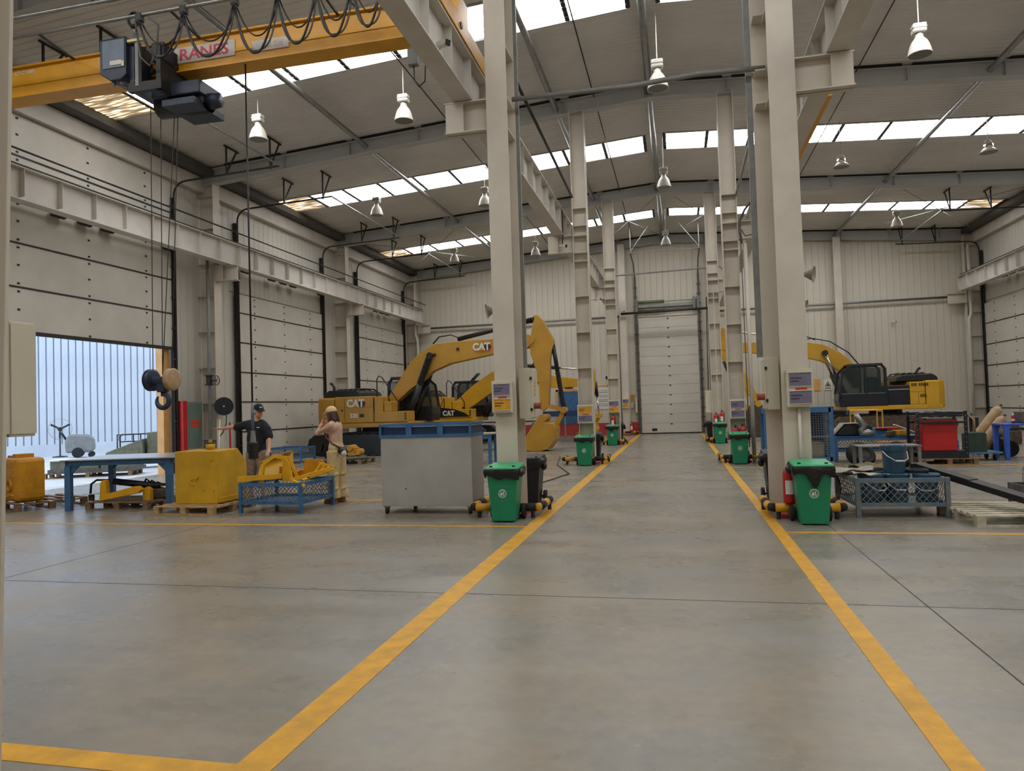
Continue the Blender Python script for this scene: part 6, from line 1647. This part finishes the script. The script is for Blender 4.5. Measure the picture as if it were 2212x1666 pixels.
crumple('pale folded sheet over the basket left rim', 'cardboard_sheet', 2.25, 2.60, 10.35, 10.75, 0.57, 0.02, 'wood_pale', 'sheet', 12, lambda u, v: -0.03*u)
o = MB().tube([(1.97+0.27*math.cos(a), 11.0+0.12*math.cos(a), 0.29+0.27*math.sin(a)) for a in [2*PI*k/30 for k in range(30)]], 0.020, 8, closed=True).build('hose_ring', 'rust', None, smooth=True); tag(o, 'brown hose ring leaning behind the mesh basket', 'hose')

# pale slatted pallet
pallet('pale painted slatted pallet in the right foreground corner', (3.40, 9.50, 0), 0.06, 1.5, 1.15, mat='wood_pale', slats=7)
# black channel leaning from basket to pallet
t = T('steel_channel', 'long black steel channel sloping from the basket to the pallet', 'channel')
a, b = Vector((3.20, 10.98, 0.64)), Vector((4.36, 9.50, 0.21))
MB().bar(a, b, 0.22, 0.02).build('web', 'black', t)
d_ = (b-a).normalized(); r_ = d_.cross(Vector((0, 0, 1))).normalized()
for s in (-1, 1): MB().bar(a + r_*0.105*s + Vector((0, 0, -0.03)), b + r_*0.105*s + Vector((0, 0, -0.03)), 0.015, 0.07).build('flange', 'black', t)
MB().bar(a.lerp(b, 0.02) + Vector((0, 0, 0.016)), a.lerp(b, 0.42) + Vector((0, 0, 0.016)), 0.20, 0.008).build('overlay_plate', 'dark_steel', t)
t = T('parts_crate', 'black plastic crate of dark tubes at the right edge', 'crate', (4.45, 10.75, 0.0), 0.05)
B('base', 'black', t, 0, 0.65, 0, 0.5, 0.0, 0.03)
for (x0, x1, y0, y1) in ((0, 0.65, 0, 0.02), (0, 0.65, 0.48, 0.5), (0, 0.02, 0, 0.5), (0.63, 0.65, 0, 0.5)): B('side', 'grease_grey', t, x0, x1, y0, y1, 0.03, 0.34)
for k, (y, z, r) in enumerate(((0.12, 0.30, 0.08), (0.30, 0.29, 0.09), (0.20, 0.40, 0.08))): MB().cyl((0.16, y, z), (0.60, y, z), r, n=16, caps=True).build('tube', 'grease_grey', t)
MB().tube([(0.1, 0.3, 0.34), (0.12, 0.32, 0.55), (0.22, 0.34, 0.66), (0.32, 0.34, 0.58), (0.30, 0.33, 0.38)], 0.004, 5).build('wire', 'dark_steel', t)

# blue wire cage
t = T('wire_cage', 'blue framed wire mesh cage on casters behind the nearest right column', 'cage', (2.02, 17.75, 0), 0.0)
W, D, H = 1.42, 0.75, 1.36
for (x, y) in ((0, 0), (W, 0), (0, D), (W, D)): B('post', 'blue_paint', t, x-0.05, x+0.05, y-0.03, y+0.03, 0.12, H)
for z in (0.16, H-0.06):
    for (x0, x1, y0, y1) in ((0, W, -0.03, 0.03), (0, W, D-0.03, D+0.03), (-0.03, 0.03, 0, D), (W-0.03, W+0.03, 0, D)): B('rail', 'blue_paint', t, x0, x1, y0, y1, z-0.05, z+0.06)
B('rail', 'galv', t, 0.05, W-0.05, -0.03, -0.02, 0.68, 0.70)
B('mid_post', 'blue_paint', t, W/2-0.04, W/2+0.04, -0.02, 0.02, 0.16, H)
def grid(parent, p0, ux, uz, w, h, st, th, mat):
    mb = MB(); p0 = Vector(p0); ux = Vector(ux); uz = Vector(uz); k = 0
    while k*st <= w: mb.bar(p0+ux*(k*st), p0+ux*(k*st)+uz*h, th, th); k += 1
    k = 0
    while k*st <= h: mb.bar(p0+uz*(k*st), p0+uz*(k*st)+ux*w, th, th); k += 1
    o = mb.build('wire_panel', mat, parent); o['kind'] = 'stuff'; return o
grid(t, (0.05, -0.01, 0.22), (1, 0, 0), (0, 0, 1), W-0.1, H-0.34, 0.055, 0.006, 'galv')
grid(t, (W, 0.03, 0.22), (0, 1, 0), (0, 0, 1), D-0.06, H-0.34, 0.055, 0.006, 'galv')
B('back_sheet', 'blue_dark', t, 0.05, W-0.05, D-0.02, D-0.01, 0.2, H-0.1)
B('top_sheet', 'blue_paint', t, -0.03, W+0.03, -0.03, D+0.03, H, H+0.02)
for k in range(3): B('stored_box', 'cloth_grey', t, 0.12+0.42*k, 0.45+0.42*k, 0.2, 0.6, 0.2, 0.55+0.18*(k % 2), bevel=0.02)
for (x, y) in ((0.08, 0.08), (W-0.08, 0.08), (0.08, D-0.08), (W-0.08, D-0.08)):
    MB().cyl((x-0.02, y, 0.05), (x+0.02, y, 0.05), 0.05, n=14).build('caster', 'rubber', t); B('caster_fork', 'rust', t, x-0.035, x+0.035, y-0.03, y+0.03, 0.07, 0.12)

# blue bench with parts
basket('blue mesh bench carrying engine covers behind the tyres', (3.72, 18.72, 0), 0.0, 1.9, 0.85, 0.60, 'blue_paint', 'blue_worn', leg=0.07, zl=0.28)
o = B('bench_board', 'blue_paint', None, 3.70, 5.64, 18.72, 19.6, 0.605, 0.62); tag(o, 'blue board lying on the mesh bench', 'board')
t = T('engine_cover', 'black engine cover draped with grey cloth on the blue bench', 'machine part', (3.78, 19.0, 0.62), 0.0)
MB().prism([(0.0, 0.0), (0.85, 0.0), (0.85, 0.24), (0.75, 0.29), (0.25, 0.29), (0.05, 0.10)], 'y', 0.0, 0.5).build('shell', 'exc_black', t, fix=True, bevel=0.04)
MB().prism([(-0.03, 0.05), (0.20, 0.30), (0.55, 0.31), (0.55, 0.325), (0.18, 0.32), (-0.06, 0.06)], 'y', -0.03, 0.4).build('cloth', 'cloth_grey', t, fix=True)
o = MB().tube([(4.20, 18.78, 1.15), (4.30, 18.78, 1.0), (4.38, 18.78, 0.88), (4.31, 18.78, 0.78), (4.32, 18.78, 0.70), (4.46, 18.8, 0.70), (4.60, 18.82, 0.68)], 0.075, 12, radii=[0.07, 0.07, 0.075, 0.07, 0.08, 0.10, 0.06]).build('exhaust_elbow', 'galv', None, smooth=True); tag(o, 'grey bent exhaust pipe standing up on the blue bench', 'pipe')
rn = random.Random(9)
for k, (lab, mt, c, s) in enumerate([('red folded cover on the bench behind the exhaust pipe', 'red_paint', (4.95, 19.1, 0.80), (0.5, 0.3, 0.04)), ('pale blue box on the bench beside the red cover', 'cart_blue', (4.75, 19.2, 0.72), (0.4, 0.3, 0.16)),
      ('white plank slanting over the bench', 'paper', (5.35, 19.1, 0.78), (0.6, 0.06, 0.03)), ('yellow tool case on the bench', 'line_yellow', (5.20, 18.9, 0.69), (0.28, 0.2, 0.12)), ('small rusty part on the bench', 'rust', (4.95, 18.75, 0.68), (0.2, 0.15, 0.12))]):
    o = MB().obox(c, s, (0.0, 0.35 if 'plank' in lab else 0.0, 0.2*k)).build('bench_item', mt, None, bevel=0.01); tag(o, lab, 'parts', 'things on the blue bench')
o = B('long_carton', 'orange_paper', None, 5.4, 7.0, 21.5, 21.9, 0.0, 0.32, bevel=0.01); tag(o, 'long yellow printed carton on the floor before the excavator track', 'box')
for k in range(2): B('print_block', 'text_dark', o, 5.55+0.6*k, 5.9+0.6*k, 21.494, 21.5, 0.10, 0.22)
# tyres and grey table
for i, (x, y, lab) in enumerate(((4.15, 17.62, 'black tyre leaning left below the grey table'), (4.95, 17.66, 'black tyre leaning right below the grey table'))):
    t = T('tyre', lab, 'tyre', (x-0.15, y-0.05, 0.26), 0.3)
    MB().lathe([(0.20, -0.10), (0.29, -0.11), (0.31, -0.06), (0.31, 0.06), (0.29, 0.11), (0.20, 0.10), (0.19, 0.0), (0.20, -0.10)], (0, 0, 0), (0.1, -0.8, 0.6), 30).build('tread', 'rubber', t, smooth=True)
    MB().lathe([(0.0, 0.04), (0.18, 0.04), (0.20, 0.08)], (0, 0, 0), (0.1, -0.8, 0.6), 24).build('rim', 'dark_steel', t, smooth=True)
t = T('grey_table', 'grey steel table with a thin top right of the exhaust pipe', 'table', (3.75, 16.65, 0), 0.0)
B('top', 'grey_paint', t, 0, 1.25, 0, 0.65, 0.50, 0.525)
for (x, y) in ((0.05, 0.05), (1.2, 0.05), (0.05, 0.60), (1.2, 0.60)): B('leg', 'grey_paint', t, x-0.03, x+0.03, y-0.03, y+0.03, 0, 0.50)
# rack with red box
pallet('pallet under the dark rack with the red box', (5.30, 17.75, 0), 0.0, 1.15, 0.9, mat='wood_dark')
t = T('parts_rack', 'dark navy tube rack heaped with scrap around the red box', 'rack', (5.26, 17.85, 0.145), 0.0)
for (x, y) in ((0.02, 0), (1.0, 0), (0.02, 0.7), (1.0, 0.7)): B('post', 'exc_navy', t, x-0.028, x+0.028, y-0.028, y+0.028, 0, 1.05)
for (z, h) in ((0.08, 0.16), (1.0, 0.06), (0.80, 0.04)): B('rail', 'exc_navy', t, 0, 1.02, -0.03, 0.03, z-h/2, z+h/2); B('rail', 'exc_navy', t, 0, 1.02, 0.67, 0.73, z-h/2, z+h/2)
B('deck', 'exc_navy', t, 0, 1.02, 0, 0.7, 0.12, 0.16)
B('top_deck', 'dark_steel', t, 0, 1.02, 0, 0.7, 0.94, 0.96)
for k in range(16):
    B('bolt', 'galv', t, -0.005 if k % 2 else 0.975, 0.015 if k % 2 else 0.995, -0.04, -0.028, 0.1+0.06*k, 0.12+0.06*k)
o = B('red_box', 'red_paint', None, 5.39, 6.10, 17.90, 18.45, 0.31, 1.0, bevel=0.008); tag(o, 'bright red square steel box standing in the dark rack', 'box')
for k in range(14):
    mt = ['dark_steel', 'grease_grey', 'exc_navy', 'galv'][k % 4]
    o = MB().obox((5.42+0.06*k, 17.95+0.04*(k % 5), 1.145+0.012*(k % 4)), (0.26, 0.06, 0.03), (0.1*(k % 3), 0.05, rn.uniform(-0.8, 0.8))).build('scrap_piece', mt, None)
    tag(o, 'dark scrap metal piece heaped on the rack beside the red box', 'scrap', 'scrap heaped on the rack')
# second far rack shelf behind
t = T('parts_shelf', 'low dark shelf with greasy parts behind the red box', 'shelf', (6.35, 20.6, 0), 0.0)
B('top', 'grey_paint', t, 0, 1.2, 0, 0.5, 0.95, 0.98)
for (x, y) in ((0.05, 0.05), (1.15, 0.05), (0.05, 0.45), (1.15, 0.45)): B('leg', 'dark_steel', t, x-0.03, x+0.03, y-0.03, y+0.03, 0, 0.95)
for k in range(5): MB().ell((0.15+0.22*k, 0.25, 1.03), (0.10, 0.12, 0.06), 10, 7).build('greasy_part', 'grease_grey', t, smooth=True)
# gas cylinders on a cart
t = T('cylinder_cart', 'tube cart carrying the leaning gas cylinders', 'cart', (0, 0, 0))
MB().tube([(6.95, 20.2, 0.1), (7.6, 20.2, 0.72), (8.0, 20.2, 0.80)], 0.022, 6).build('rail', 'galv', t, smooth=True); MB().tube([(6.95, 19.85, 0.1), (7.6, 19.85, 0.72), (8.0, 19.85, 0.80)], 0.022, 6).build('rail', 'galv', t, smooth=True)
for y in (19.75, 20.3): MB().cyl((7.85, y-0.04, 0.2), (7.85, y+0.04, 0.2), 0.2, n=18).build('wheel', 'rubber', t)
MB().bar((7.85, 19.75, 0.2), (7.85, 20.3, 0.2), 0.04, 0.04).bar((7.85, 20.0, 0.2), (7.6, 20.0, 0.72), 0.04, 0.04).build('frame', 'dark_steel', t)
for (p0, p1, lab) in (((7.08, 20.12, 0.22), (7.82, 20.12, 1.20), 'longer tan gas cylinder leaning on the cart'), ((7.18, 19.88, 0.12), (7.80, 19.88, 0.96), 'shorter tan gas cylinder leaning in front on the cart')):
    t = T('gas_cylinder', lab, 'gas cylinder', p0, 0, 'gas cylinders')
    d_ = Vector(p1) - Vector(p0); L = d_.length
    MB().lathe([(0.0, 0.0), (0.10, 0.0), (0.115, 0.02), (0.115, L-0.10), (0.108, L-0.06), (0.085, L-0.02), (0.045, L+0.005), (0.03, L+0.03)], (0, 0, 0), d_, 22).build('vessel', 'gas_tan', t, smooth=True)
    MB().lathe([(0.02, L+0.02), (0.025, L+0.05), (0.03, L+0.06), (0.03, L+0.09), (0.0, L+0.09)], (0, 0, 0), d_, 12).build('valve', 'rust', t)
# flat cart with green can
t = T('flat_cart', 'low blue hand cart carrying the dark green can', 'cart', (6.22, 18.75, 0), 0.0)
B('deck', 'cart_blue', t, 0, 1.1, 0, 0.6, 0.16, 0.20)
for (x, y) in ((0.1, 0.06), (0.95, 0.06), (0.1, 0.54), (0.95, 0.54)): MB().cyl((x-0.02, y, 0.075), (x+0.02, y, 0.075), 0.075, n=14).build('wheel', 'rubber', t); B('fork', 'dark_steel', t, x-0.03, x+0.03, y-0.03, y+0.03, 0.11, 0.16)
o = MB().prism([(6.62, 0.20), (7.04, 0.20), (7.04, 0.62), (7.00, 0.66), (6.66, 0.66), (6.62, 0.62)], 'y', 18.85, 19.2).build('metal_can', 'can_green', None, bevel=0.015, fix=True); tag(o, 'dark green square metal can on the hand cart', 'can')
MB().tube([(6.85, 19.0, 0.66), (6.84, 19.0, 0.95), (6.72, 19.0, 1.08), (6.5, 19.0, 1.06)], 0.02, 6).build('spout_hose', 'gas_tan', o, smooth=True)
o = B('tool_chest', 'blue_paint', None, 6.35, 6.62, 19.45, 19.8, 0.0, 0.55, bevel=0.01); tag(o, 'blue tool chest behind the hand cart', 'chest')
for z in (0.15, 0.35): B('drawer_line', 'paper', o, 6.36, 6.61, 19.445, 19.45, z, z+0.012)
o = MB().lathe([(0.0, 0.0), (0.13, 0.0), (0.14, 0.02), (0.14, 0.34), (0.12, 0.38), (0.0, 0.38)], (7.0, 20.9, 0.0), (0, 0, 1), 20).build('plastic_drum', 'plastic_blue', None, smooth=True); tag(o, 'small blue drum beside the green can', 'drum')
# blue plastic table
t = T('plastic_table', 'bright blue plastic table at the right picture edge', 'table', (7.36, 18.75, 0), 0.0)
B('top', 'plastic_blue', t, 0, 1.3, 0, 0.7, 0.80, 0.85, bevel=0.02)
for (x, y) in ((0.07, 0.06), (0.55, 0.06), (1.22, 0.06), (0.07, 0.64), (1.22, 0.64)):
    MB().prism([(x-0.07, 0.80), (x+0.10, 0.80), (x+0.05, 0.70), (x+0.04, 0.0), (x-0.04, 0.0), (x-0.05, 0.70)], 'y', y-0.05, y+0.05).build('leg', 'plastic_blue', t, fix=True)
t = T('spray_can', 'red and white spray can on the blue plastic table', 'can', (7.66, 19.0, 0.85))
MB().lathe([(0.0, 0.0), (0.035, 0.0), (0.035, 0.17), (0.028, 0.19), (0.0, 0.19)], n=16).build('can', 'red_paint', t, smooth=True); MB().cyl((0, 0, 0.19), (0, 0, 0.235), 0.022, n=14).build('cap', 'paper', t); MB().cyl((0, 0, 0.05), (0, 0, 0.10), 0.0362, n=16).build('label_band', 'paper', t)
o = B('steel_case', 'grease_grey', None, 7.78, 8.3, 18.85, 19.3, 0.85, 1.12, bevel=0.02); tag(o, 'grey steel case on the blue plastic table', 'box')
MB().bar((8.05, 18.95, 1.12), (8.05, 18.95, 1.2), 0.02, 0.02).build('knob', 'dark_steel', o)
# yellow stand, greasy engines behind
t = T('yellow_stand', 'thin yellow tube stand before the right excavator track', 'stand', (5.35, 24.0, 0))
MB().tube([(0, 0, 0), (0, 0, 1.15), (0.78, 0, 1.15), (0.78, 0, 0)], 0.028, 6).build('front_frame', 'exc_yellow2', t); MB().tube([(0, 0.6, 0), (0, 0.6, 1.15), (0.78, 0.6, 1.15), (0.78, 0.6, 0)], 0.028, 6).build('rear_frame', 'exc_yellow2', t)
for x in (0, 0.78): MB().bar((x, 0, 1.12), (x, 0.6, 1.12), 0.04, 0.04).build('tie', 'exc_yellow2', t)
for i, (x, y, s, lab) in enumerate(((8.6, 22.6, 1.0, 'greasy engine block on the floor behind the blue plastic table'), (9.6, 24.6, 1.2, 'larger greasy gearbox near the right excavator track'))):
    t = T('engine_block', lab, 'machine part', (x, y, 0), 0.3*i)
    MB().box(-0.35*s, 0.35*s, -0.25*s, 0.25*s, 0.0, 0.35*s).build('block', 'rust', t, bevel=0.05); MB().cyl((-0.2*s, -0.1*s, 0.45*s), (0.3*s, -0.1*s, 0.45*s), 0.12*s, n=14).build('housing', 'grease_grey', t)
    MB().ell((0.1*s, 0.1*s, 0.42*s), (0.25*s, 0.2*s, 0.15*s), 12, 8).build('cover', 'grease_grey', t, smooth=True); MB().tube([(-0.4*s, 0, 0.3*s), (-0.55*s, -0.1, 0.4*s), (-0.6*s, -0.2, 0.1*s), (-0.3*s, -0.35, 0.03)], 0.02, 6).build('hose', 'rubber', t, smooth=True)

# ================================================================ BACK WALL THINGS
YW = YB - 0.012
def poster(name, label, x0, x1, z0, z1, mat, cat='poster'):
    o = B(name, mat, None, x0, x1, YW-0.02, YW, z0, z1); return tag(o, label, cat)
o = poster('instruction_poster', 'tall white instruction poster with orange header left of the third column', -4.16, -3.28, 1.35, 2.62, 'paper')
B('header', 'orange_paper', o, -4.14, -3.55, YW-0.024, YW-0.02, 2.48, 2.60); B('header_logo', 'black', o, -3.52, -3.30, YW-0.024, YW-0.02, 2.48, 2.60)
for k in range(8): B('print_line', 'text_dark', o, -4.05+0.03*(k % 2), -3.5, YW-0.023, YW-0.02, 1.5+0.115*k, 1.515+0.115*k)
for k in range(4): B('diagram_box', 'sign_grey', o, -3.98, -3.50, YW-0.0225, YW-0.02, 1.53+0.22*k, 1.60+0.22*k)
B('black_sign', 'black', o, -3.58, -3.42, YW-0.03, YW-0.02, 2.9, 3.05)
o = poster('warning_poster', 'white poster with black triangle flame warning beside the right excavator', 6.98, 7.36, 1.93, 2.47, 'paper')
MB().prism([(7.03, 2.12), (7.31, 2.12), (7.17, 2.38)], 'y', YW-0.024, YW-0.02).build('triangle', 'black', o, fix=True); MB().prism([(7.075, 2.145), (7.265, 2.145), (7.17, 2.325)], 'y', YW-0.027, YW-0.024).build('triangle_field', 'orange_paper', o, fix=True)
MB().prism([(7.14, 2.16), (7.20, 2.16), (7.215, 2.21), (7.18, 2.27), (7.17, 2.23), (7.13, 2.21)], 'y', YW-0.03, YW-0.027).build('flame', 'black', o, fix=True)
for k in range(4): B('print_block', 'text_dark', o, 7.04+0.07*k, 7.09+0.07*k, YW-0.023, YW-0.02, 2.0, 2.06)
o = poster('notice_sheet', 'plain orange sheet on the wall beside the flame warning', 6.48, 6.83, 1.93, 2.49, 'orange_paper')
o = poster('eye_protection_sign', 'black square sign with white round goggles symbol above the excavator deck', 9.98, 10.38, 2.06, 2.46, 'black')
MB().tube([(10.18+0.13*math.cos(2*PI*k/24), YW-0.024, 2.26+0.13*math.sin(2*PI*k/24)) for k in range(24)], 0.014, 5, closed=True).build('ring', 'white_print', o); B('goggles', 'white_print', o, 10.09, 10.27, YW-0.026, YW-0.02, 2.24, 2.31)
# blue side door with yellow frame
d6 = S('door_6')
B('leaf', 'blue_paint', d6, -6.10, -5.02, YB-0.06, YB-0.01, 0.62, 2.32); B('frame', 'orange_post', d6, -6.22, -6.10, YB-0.08, YB-0.01, 0.0, 2.42); B('frame', 'orange_post', d6, -5.02, -4.90, YB-0.08, YB-0.01, 0.0, 2.42); B('frame', 'orange_post', d6, -6.22, -4.90, YB-0.08, YB-0.01, 2.32, 2.44)
B('sign', 'black', d6, -5.75, -5.3, YB-0.1, YB-0.08, 2.50, 2.66)
t = T('mesh_fence', 'blue topped grey mesh fence gate behind the excavator bucket', 'fence', (-5.75, 31.0, 0), 0.0)
B('top_rail', 'blue_dark', t, 0, 1.9, -0.03, 0.03, 1.12, 1.36)
for x in (0.0, 0.95, 1.9): B('post', 'galv', t, x-0.03, x+0.03, -0.03, 0.03, 0.0, 1.36)
B('bottom_rail', 'galv', t, 0, 1.9, -0.02, 0.02, 0.06, 0.12)
grid(t, (0, 0, 0.12), (1, 0, 0), (0, 0, 1), 1.9, 1.0, 0.06, 0.008, 'dark_steel')
t = T('blue_locker', 'low blue locker with dark windows against the back wall at right', 'locker', (5.9, 36.75, 0), 0.0)
B('body', 'blue_dark', t, 0, 2.1, 0, 0.5, 0, 1.08); B('top', 'black', t, -0.03, 2.13, -0.03, 0.5, 1.08, 1.13)
for x in (0.1, 1.15): B('door', 'blue_paint', t, x, x+0.85, -0.02, 0.0, 0.08, 1.0); B('window', 'interior_dark', t, x+0.1, x+0.75, -0.026, -0.02, 0.5, 0.92)
# cables on the floor
o = MB().tube([(-2.3, 12.2, 0.012), (-2.9, 14.0, 0.012), (-2.5, 16.5, 0.012), (-3.2, 19.0, 0.012), (-3.6, 22.0, 0.012)], 0.012, 6).build('floor_cable', 'black', None, smooth=True); tag(o, 'black cable trailing over the floor left of the aisle', 'cable')
o = MB().tube([(-3.55+0.28*math.cos(0.6*k), 16.0+0.28*math.sin(0.6*k), 0.02+0.0018*k) for k in range(40)], 0.018, 6).build('hose_coil', 'rubber', None, smooth=True); tag(o, 'coiled black hose on the floor behind the left waste bin', 'hose')
